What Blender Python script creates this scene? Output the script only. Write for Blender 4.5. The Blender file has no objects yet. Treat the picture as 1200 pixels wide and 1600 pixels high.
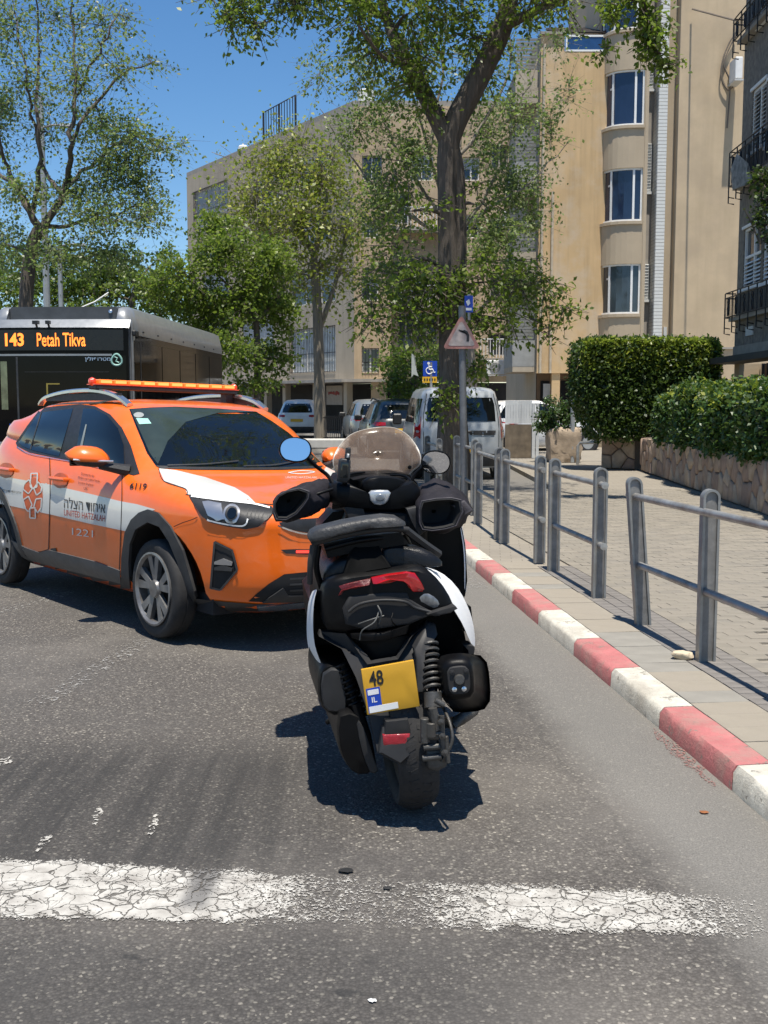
import bpy, bmesh, math, random
import numpy as np
from mathutils import Vector, Matrix, Quaternion
from mathutils.geometry import delaunay_2d_cdt
from mathutils.bvhtree import BVHTree

R = math.radians
V = Vector
rnd = random.Random(7)
nrs = np.random.RandomState(11)
SC = bpy.context.scene
COL = SC.collection

# ------------------------------------------------------------------ camera, sky, sun, exposure
FPX, YH, CAMH = 1700.0, 627.0, 1.55
PITCH = math.atan((800 - YH) / FPX)
cd = bpy.data.cameras.new('camera')
cd.sensor_fit = 'HORIZONTAL'; cd.sensor_width = 36.0; cd.lens = 36.0 * FPX / 1200.0
cd.clip_start = 0.05; cd.clip_end = 3000
cam = bpy.data.objects.new('camera', cd); COL.objects.link(cam)
cam.location = (0, 0, CAMH); cam.rotation_euler = (R(90) - PITCH, 0, 0)
SC.camera = cam

SUN_EL, SUN_AZ = R(76), math.atan2(0.10, -0.99)        # sun stands behind the camera, a little to the right
w = bpy.data.worlds.new('World'); SC.world = w; w.use_nodes = True
nt = w.node_tree; nt.nodes.clear()
sky = nt.nodes.new('ShaderNodeTexSky'); sky.sky_type = 'NISHITA'; sky.sun_disc = False
sky.sun_elevation = SUN_EL; sky.sun_rotation = SUN_AZ
sky.air_density = 1.0; sky.dust_density = 0.0; sky.ozone_density = 4.0
bg = nt.nodes.new('ShaderNodeBackground'); bg.inputs['Strength'].default_value = 0.10
wo = nt.nodes.new('ShaderNodeOutputWorld')
hs = nt.nodes.new('ShaderNodeHueSaturation'); hs.inputs['Saturation'].default_value = 1.2
nt.links.new(sky.outputs[0], hs.inputs['Color']); nt.links.new(hs.outputs[0], bg.inputs[0]); nt.links.new(bg.outputs[0], wo.inputs[0])
sl = bpy.data.lights.new('sun', 'SUN'); sl.energy = 5.0; sl.angle = R(0.5); sl.color = (1.0, 0.94, 0.835)
so = bpy.data.objects.new('sun', sl); COL.objects.link(so)
sd = V((math.sin(SUN_AZ) * math.cos(SUN_EL), math.cos(SUN_AZ) * math.cos(SUN_EL), math.sin(SUN_EL)))
so.rotation_euler = sd.to_track_quat('Z', 'Y').to_euler(); so.location = sd * 60
SC.view_settings.view_transform = 'Standard'; SC.view_settings.look = 'None'
SC.view_settings.exposure = 0.50; SC.view_settings.gamma = 1.0
SC.view_settings.use_curve_mapping = False
SC.render.engine = 'CYCLES'
SC.cycles.max_bounces = 8; SC.cycles.transparent_max_bounces = 16

# ------------------------------------------------------------------ survey of the street: sight line -> place
_S, _C = math.sin(PITCH), math.cos(PITCH)
def _ray(x, y): return (x - 600.0, FPX * _C + (800 - y) * _S, (800 - y) * _C - FPX * _S)
def W(x, y, Y):
    r = _ray(x, y); k = Y / r[1]
    return V((r[0] * k, Y, CAMH + r[2] * k))
def G(x, y, z=0.0):
    r = _ray(x, y); k = (z - CAMH) / r[2]
    return V((r[0] * k, r[1] * k, z))
def kx(y): return 1.39 - 0.098 * (y - 4.22)             # foot of the kerb
KH = 0.10                                               # pavement height

# ------------------------------------------------------------------ materials
MATS = {}
def _n(nt, t, **kw):
    n = nt.nodes.new(t)
    for k, v in kw.items():
        if k in n.inputs: n.inputs[k].default_value = v
        else: setattr(n, k, v)
    return n
def ramp(nt, fac, stops):
    r = nt.nodes.new('ShaderNodeValToRGB'); e = r.color_ramp.elements
    while len(e) > 1: e.remove(e[-1])
    e[0].position = stops[0][0]; e[0].color = (*stops[0][1], 1) if len(stops[0][1]) == 3 else stops[0][1]
    for p, c in stops[1:]:
        q = e.new(p); q.color = (*c, 1)
    nt.links.new(fac, r.inputs[0]); return r.outputs[0]
def mixc(nt, a, b, fac, mode='MIX'):
    m = nt.nodes.new('ShaderNodeMix'); m.data_type = 'RGBA'; m.blend_type = mode
    for s, v in ((m.inputs[0], fac), (m.inputs[6], a), (m.inputs[7], b)):
        if hasattr(v, 'is_linked'): nt.links.new(v, s)
        elif isinstance(v, (int, float)): s.default_value = v
        else: s.default_value = (*v, 1)
    return m.outputs[2]
def mth(nt, op, a, b=0.0, c=0.0):
    m = nt.nodes.new('ShaderNodeMath'); m.operation = op
    for i, v in enumerate((a, b, c)):
        if hasattr(v, 'is_linked'): nt.links.new(v, m.inputs[i])
        else: m.inputs[i].default_value = v
    return m.outputs[0]
def coords(nt, scale=(1, 1, 1), loc=(0, 0, 0), rot=(0, 0, 0), kind='Object'):
    tc = nt.nodes.new('ShaderNodeTexCoord'); mp = nt.nodes.new('ShaderNodeMapping')
    mp.inputs['Scale'].default_value = scale; mp.inputs['Location'].default_value = loc; mp.inputs['Rotation'].default_value = rot
    nt.links.new(tc.outputs[kind], mp.inputs[0]); return mp.outputs[0]
def noise(nt, vec, scale, detail=4, rough=.55, dist=0.0):
    n = _n(nt, 'ShaderNodeTexNoise', Scale=scale, Detail=detail, Roughness=rough, Distortion=dist)
    nt.links.new(vec, n.inputs['Vector']); return n.outputs[0]
def newmat(name):
    m = bpy.data.materials.new(name); m.use_nodes = True; nt = m.node_tree
    return m, nt, nt.nodes['Principled BSDF']
def M(name, col, rough=.6, metal=0., var=.18, scale=6., bump=0., bscale=60., coat=0., spec=.5, streak=0., grime=None, emit=None, es=1., trans=0., alpha=1.):
    if name in MATS: return MATS[name]
    m, nt, b = newmat(name)
    vec = coords(nt); f = noise(nt, vec, scale, 5)
    c = V(col); lo = c * (1 - var); hi = V([min(.95, x * (1 + var)) for x in c])
    colr = ramp(nt, f, [(.28, tuple(lo)), (.72, tuple(hi))])
    if streak:
        s = noise(nt, coords(nt, (1.3, 1.3, .09)), 3.2, 4)
        colr = mixc(nt, colr, tuple(c * .55), mth(nt, 'MULTIPLY', mth(nt, 'SUBTRACT', s, .48), streak * 4))
        nt.nodes[-1]
    if grime:
        g = ramp(nt, noise(nt, vec, scale * .35 + .3, 6, .65), [(.47, (0, 0, 0)), (.66, (1, 1, 1))])
        colr = mixc(nt, colr, grime, mth(nt, 'MULTIPLY', g, .6))
    nt.links.new(colr, b.inputs['Base Color'])
    rr = mth(nt, 'MULTIPLY_ADD', noise(nt, vec, scale * 3, 3), .16, rough - .08)
    nt.links.new(rr, b.inputs['Roughness'])
    b.inputs['Metallic'].default_value = metal; b.inputs['Coat Weight'].default_value = coat
    b.inputs['Coat Roughness'].default_value = .06; b.inputs['Specular IOR Level'].default_value = spec
    if bump:
        bp = _n(nt, 'ShaderNodeBump', Strength=min(1, bump), Distance=.01)
        nt.links.new(noise(nt, vec, bscale, 6, .6), bp.inputs['Height']); nt.links.new(bp.outputs[0], b.inputs['Normal'])
    if emit:
        b.inputs['Emission Color'].default_value = (*emit, 1); b.inputs['Emission Strength'].default_value = es
    if trans: b.inputs['Transmission Weight'].default_value = trans
    if alpha < 1: b.inputs['Alpha'].default_value = alpha
    MATS[name] = m; return m
def leafmat(name, c0, c1, c2, tr=.35, rough=.45):
    m, nt, b = newmat(name)
    g = nt.nodes.new('ShaderNodeNewGeometry')
    col = ramp(nt, g.outputs['Random Per Island'], [(0, c0), (.5, c1), (1, c2)])
    big = noise(nt, coords(nt), .9, 3)
    col = mixc(nt, col, tuple(V(c2) * 1.15), mth(nt, 'MULTIPLY', mth(nt, 'SUBTRACT', big, .42), 1.6))
    nt.links.new(col, b.inputs['Base Color']); b.inputs['Roughness'].default_value = rough
    t = nt.nodes.new('ShaderNodeBsdfTranslucent'); nt.links.new(mixc(nt, col, (.5, .8, .1), .25), t.inputs[0])
    mx = nt.nodes.new('ShaderNodeMixShader'); mx.inputs[0].default_value = tr
    nt.links.new(b.outputs[0], mx.inputs[1]); nt.links.new(t.outputs[0], mx.inputs[2])
    nt.links.new(mx.outputs[0], nt.nodes['Material Output'].inputs[0]); return m

# ------------------------------------------------------------------ mesh helpers
def chain(o):
    m = Matrix.Identity(4)
    while o: m = o.matrix_basis @ m; o = o.parent
    return m
class MB:
    def __init__(s): s.v = []; s.f = []; s.m = []
    def add(s, vs, fs, mi=0):
        k = len(s.v); s.v += [tuple(v) for v in vs]
        for f in fs: s.f.append(tuple(i + k for i in f)); s.m.append(mi)
        return s
    def quad(s, a, b, c, d, mi=0): return s.add([a, b, c, d], [(0, 1, 2, 3)], mi)
    def box(s, c, sz, rot=None, mi=0, taper=1.0):
        x, y, z = sz[0] / 2, sz[1] / 2, sz[2] / 2; c = V(c); t = taper
        vs = [V(p) for p in ((-x, -y, -z), (x, -y, -z), (x, y, -z), (-x, y, -z), (-x * t, -y * t, z), (x * t, -y * t, z), (x * t, y * t, z), (-x * t, y * t, z))]
        if rot is not None:
            q = rot if not isinstance(rot, (int, float)) else Matrix.Rotation(rot, 3, 'Z')
            vs = [q @ v for v in vs]
        return s.add([v + c for v in vs], [(0, 3, 2, 1), (4, 5, 6, 7), (0, 1, 5, 4), (1, 2, 6, 5), (2, 3, 7, 6), (3, 0, 4, 7)], mi)
    def tube(s, pts, rad, n=8, mi=0, cap=True):
        pts = [V(p) for p in pts]; N = len(pts)
        if not hasattr(rad, '__len__'): rad = [rad] * N
        t0 = (pts[1] - pts[0]).normalized()
        up = V((0, 0, 1)) if abs(t0.z) < .9 else V((1, 0, 0))
        a = t0.cross(up).normalized(); vs = []
        for i, p in enumerate(pts):
            t = (pts[min(i + 1, N - 1)] - pts[max(i - 1, 0)]).normalized()
            a = (a - t * a.dot(t)).normalized(); b = t.cross(a)
            for k in range(n):
                g = 2 * math.pi * k / n
                vs.append(p + (a * math.cos(g) + b * math.sin(g)) * rad[i])
        fs = [(i * n + k, i * n + (k + 1) % n, (i + 1) * n + (k + 1) % n, (i + 1) * n + k) for i in range(N - 1) for k in range(n)]
        if cap: fs += [tuple(range(n - 1, -1, -1)), tuple((N - 1) * n + k for k in range(n))]
        return s.add(vs, fs, mi)
    def lathe(s, prof, c=(0, 0, 0), axis=(0, 0, 1), n=24, mi=0, closed=False):
        ax = V(axis).normalized(); q = V((0, 0, 1)).rotation_difference(ax); c = V(c); vs = []
        for (r, h) in prof:
            for k in range(n):
                g = 2 * math.pi * k / n; vs.append(c + q @ V((r * math.cos(g), r * math.sin(g), h)))
        m = len(prof); fs = []
        for i in range(m if closed else m - 1):
            j = (i + 1) % m
            for k in range(n): fs.append((i * n + k, i * n + (k + 1) % n, j * n + (k + 1) % n, j * n + k))
        if not closed:
            fs += [tuple(range(n - 1, -1, -1)), tuple((m - 1) * n + k for k in range(n))]
        return s.add(vs, fs, mi)
    def loft(s, rings, cap=True, mi=0, closed=True):
        n = len(rings[0]); k = n if closed else n - 1; vs = [p for r in rings for p in r]
        fs = [(i * n + j, i * n + (j + 1) % n, (i + 1) * n + (j + 1) % n, (i + 1) * n + j) for i in range(len(rings) - 1) for j in range(k)]
        if cap and closed: fs += [tuple(range(n - 1, -1, -1)), tuple((len(rings) - 1) * n + j for j in range(n))]
        return s.add(vs, fs, mi)
    def prism(s, poly, off, mi=0):
        """poly: 3D points of the face, off: vector of the thickness"""
        n = len(poly); off = V(off); a = [V(p) for p in poly]
        return s.add(a + [p + off for p in a], [tuple(range(n - 1, -1, -1)), tuple(range(n, 2 * n))] + [(i, (i + 1) % n, n + (i + 1) % n, n + i) for i in range(n)], mi)
    def build(s, name, mat, parent=None, world=False, bevel=0., bseg=1, sub=0, smooth=True, ang=35, fix=True):
        me = bpy.data.meshes.new(name)
        vs = s.v
        if world and parent:
            q = chain(parent).inverted(); vs = [q @ V(p) for p in vs]
        me.from_pydata([tuple(p) for p in vs], [], s.f)
        mats = mat if isinstance(mat, (list, tuple)) else [mat]
        for x in mats: me.materials.append(x)
        if len(mats) > 1: me.polygons.foreach_set('material_index', s.m)
        if fix or bevel:
            bm = bmesh.new(); bm.from_mesh(me)
            if fix: bmesh.ops.recalc_face_normals(bm, faces=bm.faces)
            if bevel:
                es = [e for e in bm.edges if len(e.link_faces) == 2 and e.calc_face_angle(0) > R(28)]
                bmesh.ops.bevel(bm, geom=es, offset=bevel, segments=bseg, affect='EDGES', profile=.5, clamp_overlap=True)
            bm.to_mesh(me); bm.free()
        if smooth:
            me.polygons.foreach_set('use_smooth', [True] * len(me.polygons))
            if not sub: me.set_sharp_from_angle(angle=R(ang))
        o = bpy.data.objects.new(name, me); COL.objects.link(o)
        if parent: o.parent = parent
        if sub:
            md = o.modifiers.new('sub', 'SUBSURF'); md.levels = sub; md.render_levels = sub
        return o
def tag(o, label=None, cat=None, group=None, kind=None):
    for k, v in (('label', label), ('category', cat), ('group', group), ('kind', kind)):
        if v: o[k] = v
    return o
def thing(name, label, cat, loc=(0, 0, 0), rz=0., group=None, mat=None):
    o = bpy.data.objects.new(name, None); COL.objects.link(o); o.empty_display_size = .1
    if mat is not None: o.matrix_basis = mat
    else: o.location = loc; o.rotation_euler = (0, 0, rz)
    return tag(o, label, cat, group)
def struct(name, mb, mat, **kw):
    o = mb.build(name, mat, **kw); o['kind'] = 'structure'; return o
def dup(o, parent=None, mat=None):
    c = o.copy(); COL.objects.link(c)
    if parent: c.parent = parent
    if mat is not None: c.matrix_basis = mat
    for ch in list(o.children):
        dup(ch, c)
    return c
def link(name, me, parent=None, loc=(0, 0, 0)):
    o = bpy.data.objects.new(name, me); COL.objects.link(o); o.location = loc
    if parent: o.parent = parent
    return o
def text_mesh(txt, size=1.0, bold=0.0, sx=1.0, align='CENTER', extrude=0.0):
    cu = bpy.data.curves.new('t', 'FONT'); cu.body = txt; cu.size = size; cu.align_x = align; cu.align_y = 'CENTER'
    cu.offset = bold; cu.extrude = extrude; cu.resolution_u = 3
    o = bpy.data.objects.new('t', cu); COL.objects.link(o); dg = bpy.context.evaluated_depsgraph_get(); dg.update()
    me = bpy.data.meshes.new_from_object(o.evaluated_get(dg)); vs = [V((v.co.x * sx, v.co.y, v.co.z)) for v in me.vertices]
    fs = [tuple(p.vertices) for p in me.polygons]
    bpy.data.objects.remove(o); bpy.data.curves.remove(cu); bpy.data.meshes.remove(me); return vs, fs
def curve_pts(pts, n=4):
    """Catmull-Rom through pts"""
    pts = [V(p) for p in pts]; out = []
    for i in range(len(pts) - 1):
        a, b, c, d = pts[max(i - 1, 0)], pts[i], pts[i + 1], pts[min(i + 2, len(pts) - 1)]
        for k in range(n):
            t = k / n
            out.append(.5 * (2 * b + (c - a) * t + (2 * a - 5 * b + 4 * c - d) * t * t + (3 * b - a - 3 * c + d) * t ** 3))
    return out + [pts[-1]]

# common materials
m_white = M('white_paint', (.78, .78, .76), .5, var=.06)
m_black = M('black_plastic', (.018, .018, .019), .5, var=.3, scale=20, bump=.15, bscale=200)
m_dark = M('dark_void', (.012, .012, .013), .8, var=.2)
m_rubber = M('tyre_rubber', (.022, .021, .021), .8, var=.3, scale=15, bump=.2, bscale=120)
m_glass = M('tinted_glass', (.010, .013, .014), .05, var=.2, spec=.6)
m_wglass = M('window_glass', (.035, .045, .055), .06, var=.4, scale=1.2, spec=.8)
m_steel = M('galvanised_steel', (.40, .395, .375), .45, .6, var=.2, scale=11, bump=.2, grime=(.17, .13, .10))
m_postgrey = M('grey_post_paint', (.20, .195, .185), .55, .2, var=.25, scale=14, bump=.15, grime=(.13, .115, .10))
m_chrome = M('satin_metal', (.62, .63, .64), .22, .9, var=.06)
m_alu = M('alloy', (.45, .45, .46), .32, .8, var=.1)
m_red = M('red_lens', (.32, .006, .009), .15, var=.15, coat=.6)
m_yellow = M('plate_yellow', (.72, .40, .02), .45, var=.08)
m_blue = M('sign_blue', (.01, .06, .42), .4, var=.1)
def barkmat(name, c, gs=9.):
    m, nt, b = newmat(name); v = coords(nt, (1, 1, .09)); f = noise(nt, v, gs * 2.4, 8, .7, .5); f2 = noise(nt, coords(nt), 3, 4)
    col = ramp(nt, f, [(.34, tuple(V(c) * .55)), (.5, c), (.68, tuple(V(c) * 1.4))]); col = mixc(nt, col, tuple(V(c) * 1.35), mth(nt, 'MULTIPLY', f2, .4)); nt.links.new(col, b.inputs['Base Color']); b.inputs['Roughness'].default_value = .92
    bp = _n(nt, 'ShaderNodeBump', Strength=1., Distance=.05); nt.links.new(f, bp.inputs['Height']); nt.links.new(bp.outputs[0], b.inputs['Normal']); return m
m_bark = barkmat('bark', (.125, .102, .082))
m_paleb = barkmat('pale_bark', (.24, .205, .16), 5.)
# ------------------------------------------------------------------ ground and road
def asphalt(name, base, dirt=True):
    m, nt, b = newmat(name)
    vec = coords(nt)
    vo = _n(nt, 'ShaderNodeTexVoronoi', Scale=105.0); nt.links.new(vec, vo.inputs['Vector'])
    sp = nt.nodes.new('ShaderNodeSeparateColor'); nt.links.new(vo.outputs['Color'], sp.inputs[0])
    agg = ramp(nt, sp.outputs[0], [(0, tuple(V(base) * .62)), (.5, tuple(V(base) * .88)), (.84, tuple(V(base) * 1.12)), (.95, (.21, .195, .165)), (1, (.36, .33, .28))])
    edge = ramp(nt, vo.outputs['Distance'], [(.25, (1, 1, 1)), (.75, (.55, .54, .53))])
    col = mixc(nt, agg, edge, .8, 'MULTIPLY')
    n1 = noise(nt, vec, 1.1, 6, .6)
    col = mixc(nt, col, (.085, .079, .073), mth(nt, 'MULTIPLY', ramp(nt, n1, [(.42, (0, 0, 0)), (.70, (1, 1, 1))]), .6))
    n2 = noise(nt, coords(nt, (1, 1, 1), (4, 9, 0)), .55, 4)
    col = mixc(nt, col, (.22, .20, .175), mth(nt, 'MULTIPLY', ramp(nt, n2, [(.5, (0, 0, 0)), (.72, (1, 1, 1))]), .45))
    # round oil spots
    ov = ramp(nt, noise(nt, coords(nt, (1, 1.3, 1), (7.3, 2.1, 0)), 5.2, 3), [(.69, (0, 0, 0)), (.74, (1, 1, 1))])
    col = mixc(nt, col, (.028, .027, .026), mth(nt, 'MULTIPLY', ov, .75))
    sx = nt.nodes.new('ShaderNodeSeparateXYZ'); nt.links.new(vec, sx.inputs[0]); X, Y = sx.outputs[0], sx.outputs[1]
    # braking marks before the stop line, left: thin streaks along the lane
    st = noise(nt, coords(nt, (1, .05, 1), rot=(0, 0, R(8))), 11, 4, .65)
    mk = mth(nt, 'MULTIPLY', ramp(nt, Y, [(0, (0, 0, 0)), (1, (1, 1, 1))]), 1.0)
    def band(v, lo, hi, soft):
        mr = _n(nt, 'ShaderNodeMapRange', interpolation_type='SMOOTHSTEP'); mr.inputs[1].default_value = lo - soft; mr.inputs[2].default_value = lo + soft
        nt.links.new(v, mr.inputs[0]); m2 = _n(nt, 'ShaderNodeMapRange', interpolation_type='SMOOTHSTEP'); m2.inputs[1].default_value = hi - soft; m2.inputs[2].default_value = hi + soft
        nt.links.new(v, m2.inputs[0]); return mth(nt, 'MULTIPLY', mr.outputs[0], mth(nt, 'SUBTRACT', 1, m2.outputs[0]))
    area = mth(nt, 'MULTIPLY', band(X, -2.4, -.25, .35), band(Y, 3.35, 4.75, .3))
    area = mth(nt, 'MULTIPLY', area, ramp(nt, st, [(.36, (.42, .42, .42)), (.62, (1, 1, 1))]))
    col = mixc(nt, col, (.026, .025, .024), mth(nt, 'MULTIPLY', area, .8))
    area2 = mth(nt, 'MULTIPLY', band(Y, 2.2, 3.02, .10), band(X, -1.6, .3, .5))
    col = mixc(nt, col, (.03, .03, .03), mth(nt, 'MULTIPLY', area2, mth(nt, 'MULTIPLY', n1, .8)))
    # pale dusty gutter strip along the kerb
    kd = mth(nt, 'SUBTRACT', mth(nt, 'MULTIPLY_ADD', Y, -.098, 1.39 + .098 * 4.22), X)   # metres from the kerb foot
    kd = mth(nt, 'ADD', kd, mth(nt, 'MULTIPLY_ADD', noise(nt, vec, 2.2, 5, .7), .30, -.15))
    gm = _n(nt, 'ShaderNodeMapRange', interpolation_type='SMOOTHSTEP'); gm.inputs[1].default_value = .62; gm.inputs[2].default_value = .36
    nt.links.new(kd, gm.inputs[0])
    fine = noise(nt, vec, 160, 3, .7)
    gcol = ramp(nt, fine, [(.3, (.10, .095, .085)), (.55, (.215, .205, .185)), (.75, (.33, .315, .29))])
    col = mixc(nt, col, gcol, mth(nt, 'MULTIPLY', gm.outputs[0], .66))
    # hairline joint between gutter and lane
    jl = band(kd, .56, .585, .012)
    col = mixc(nt, col, (.05, .048, .045), mth(nt, 'MULTIPLY', jl, .22))
    nt.links.new(col, b.inputs['Base Color'])
    b.inputs['Roughness'].default_value = .82; b.inputs['Specular IOR Level'].default_value = .35
    bp = _n(nt, 'ShaderNodeBump', Strength=.55, Distance=.006)
    h = mth(nt, 'ADD', mth(nt, 'MULTIPLY', vo.outputs['Distance'], -1), mth(nt, 'MULTIPLY', fine, .4))
    nt.links.new(h, bp.inputs['Height']); nt.links.new(bp.outputs[0], b.inputs['Normal'])
    return m
m_asph = asphalt('asphalt', (.118, .107, .096))
m_earth = M('dusty_ground', (.20, .17, .13), .95, var=.25, scale=.4, bump=.3)
struct('ground', MB().quad((-900, -300, -.03), (900, -300, -.03), (900, 1500, -.03), (-900, 1500, -.03)), m_earth)
struct('road', MB().quad((-60, -40, 0), (14, -40, 0), (14, 58, 0), (-60, 58, 0)), m_asph)

def paint_mat(name):
    m, nt, b = newmat(name)
    vec = coords(nt)
    sx = nt.nodes.new('ShaderNodeSeparateXYZ'); nt.links.new(vec, sx.inputs[0]); X, Y = sx.outputs[0], sx.outputs[1]
    wob = noise(nt, vec, 7, 5, .65); wv = mth(nt, 'MULTIPLY_ADD', wob, .14, -.07)
    # two worn stretches: full at the left, rubbed through in the middle, thinner at the right
    wx = ramp(nt, mth(nt, 'MULTIPLY_ADD', X, .25, .5), [(.0, (1, 1, 1)), (.34, (.95, .95, .95)), (.41, (.68, .68, .68)), (.455, (.40, .40, .40)), (.515, (.34, .34, .34)), (.55, (.58, .58, .58)), (.62, (.86, .86, .86)), (.70, (.74, .74, .74)), (.75, (.52, .52, .52)), (.785, (.3, .3, .3)), (.81, (0, 0, 0))])
    def sstep(v, a, b_):
        mr = _n(nt, 'ShaderNodeMapRange', interpolation_type='SMOOTHSTEP'); mr.inputs[1].default_value = a; mr.inputs[2].default_value = b_
        nt.links.new(v, mr.inputs[0]); return mr.outputs[0]
    yy = mth(nt, 'ADD', mth(nt, 'ADD', Y, wv), mth(nt, 'MULTIPLY', X, .055))
    lo = sstep(yy, 3.03, 3.12); hi = mth(nt, 'SUBTRACT', 1, sstep(mth(nt, 'ADD', yy, mth(nt, 'MULTIPLY', X, .06)), 3.36, 3.46))
    cov = mth(nt, 'MULTIPLY', mth(nt, 'MULTIPLY', lo, hi), wx)
    # crack net
    dv = mixc(nt, vec, (0, 0, 0), 0.0)
    nv = _n(nt, 'ShaderNodeTexNoise', Scale=9.0, Detail=4.0); nt.links.new(vec, nv.inputs['Vector'])
    va = nt.nodes.new('ShaderNodeVectorMath'); va.operation = 'MULTIPLY_ADD'; va.inputs[1].default_value = (.13, .13, 0)
    nt.links.new(nv.outputs['Color'], va.inputs[0]); nt.links.new(vec, va.inputs[2])
    cr = None
    for sc, wd in ((13.5, .034), (29.0, .036)):
        vo = _n(nt, 'ShaderNodeTexVoronoi', feature='DISTANCE_TO_EDGE', Scale=sc); nt.links.new(va.outputs[0], vo.inputs['Vector'])
        thr = mth(nt, 'MULTIPLY', mth(nt, 'SUBTRACT', noise(nt, vec, 5.5, 3), .18), wd * 2.6)
        c = mth(nt, 'LESS_THAN', vo.outputs['Distance'], thr)
        cr = c if cr is None else mth(nt, 'MAXIMUM', cr, mth(nt, 'MULTIPLY', c, mth(nt, 'GREATER_THAN', noise(nt, vec, 2.3, 2), .50)))
    flake = mth(nt, 'LESS_THAN', noise(nt, vec, 105, 5, .72), mth(nt, 'MULTIPLY_ADD', cov, .36, .30))
    a = mth(nt, 'MULTIPLY', flake, mth(nt, 'SUBTRACT', 1, mth(nt, 'MULTIPLY', cr, .8)))
    a = mth(nt, 'MULTIPLY', a, mth(nt, 'GREATER_THAN', cov, .02))
    # a black rubber smear crossing it
    sm = mth(nt, 'MULTIPLY', mth(nt, 'SUBTRACT', 1, sstep(mth(nt, 'ABSOLUTE', mth(nt, 'ADD', X, mth(nt, 'MULTIPLY_ADD', wob, .05, .56))), .02, .07)), sstep(Y, 3.15, 3.24))
    col = ramp(nt, noise(nt, vec, 14, 5), [(.3, (.29, .27, .24)), (.65, (.50, .48, .435))])
    col = mixc(nt, col, (.12, .115, .11), mth(nt, 'MULTIPLY', sm, .85))
    nt.links.new(col, b.inputs['Base Color']); b.inputs['Roughness'].default_value = .75
    nt.links.new(a, b.inputs['Alpha'])
    return m
struct('stop_line', MB().quad((-2.4, 2.85, .004), (1.36, 2.85, .004), (1.36, 3.8, .004), (-2.4, 3.8, .004)), paint_mat('worn_stop_line_paint'))
def flecks(name, thr, col, sc=16):
    m, nt, b = newmat(name); vec = coords(nt)
    a = mth(nt, 'GREATER_THAN', noise(nt, vec, sc, 6, .7), thr)
    b.inputs['Base Color'].default_value = (*col, 1); b.inputs['Roughness'].default_value = .8
    nt.links.new(a, b.inputs['Alpha']); return m
m_fleck = flecks('paint_remnant', .53, (.42, .40, .36), 34); m_fleck2 = flecks('faded_paint', .58, (.30, .29, .27), 30)
def strip(a, b_, wd, z=.004):
    a, b_ = V(a), V(b_); d = (b_ - a).normalized(); n = V((-d.y, d.x, 0)) * wd / 2
    return [V((p.x, p.y, z)) for p in (a - n, b_ - n, b_ + n, a + n)]
def blotch(mb, a, b_, wd):
    a, b_ = V(a), V(b_); d = b_ - a; n = V((-d.y, d.x, 0)).normalized() * wd / 2; rk_ = random.Random(int(a.x * 1000)); lf, rt = [], []
    for i in range(15):
        t = i / 14; k = math.sin(math.pi * min(1, max(.04, t))) ** .6; p = a + d * t; lf.append(p + n * k * rk_.uniform(.2, 1.25)); rt.append(p - n * k * rk_.uniform(.2, 1.25))
    for i in range(14): mb.quad(*[V((q.x, q.y, .004)) for q in (lf[i], lf[i + 1], rt[i + 1], rt[i])])
mb = MB()
for (p, q, wd) in (((-10, 1190), (22, 1192), .12), ((58, 1332), (80, 1300), .05), ((146, 1292), (158, 1258), .035), ((232, 1312), (246, 1270), .035)):
    blotch(mb, G(*p), G(*q), wd)
struct('old_road_marking', mb, m_fleck)
mb = MB(); mb.quad(*strip(G(-60, 975), G(110, 925), .16)); mb.quad(*strip(G(60, 1100), G(230, 1000), .14)); mb.quad(*strip(G(740, 920), G(690, 870), .3))
struct('faded_lane_line', mb, m_fleck2)
m_pinkdust = flecks('red_paint_dust', .54, (.24, .12, .105), 90)
mb = MB(); blotch(mb, (kx(4.3) - .05, 4.25, 0), (kx(5.0) - .03, 5.05, 0), .09); struct('red_paint_spill', mb, m_pinkdust)

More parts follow.
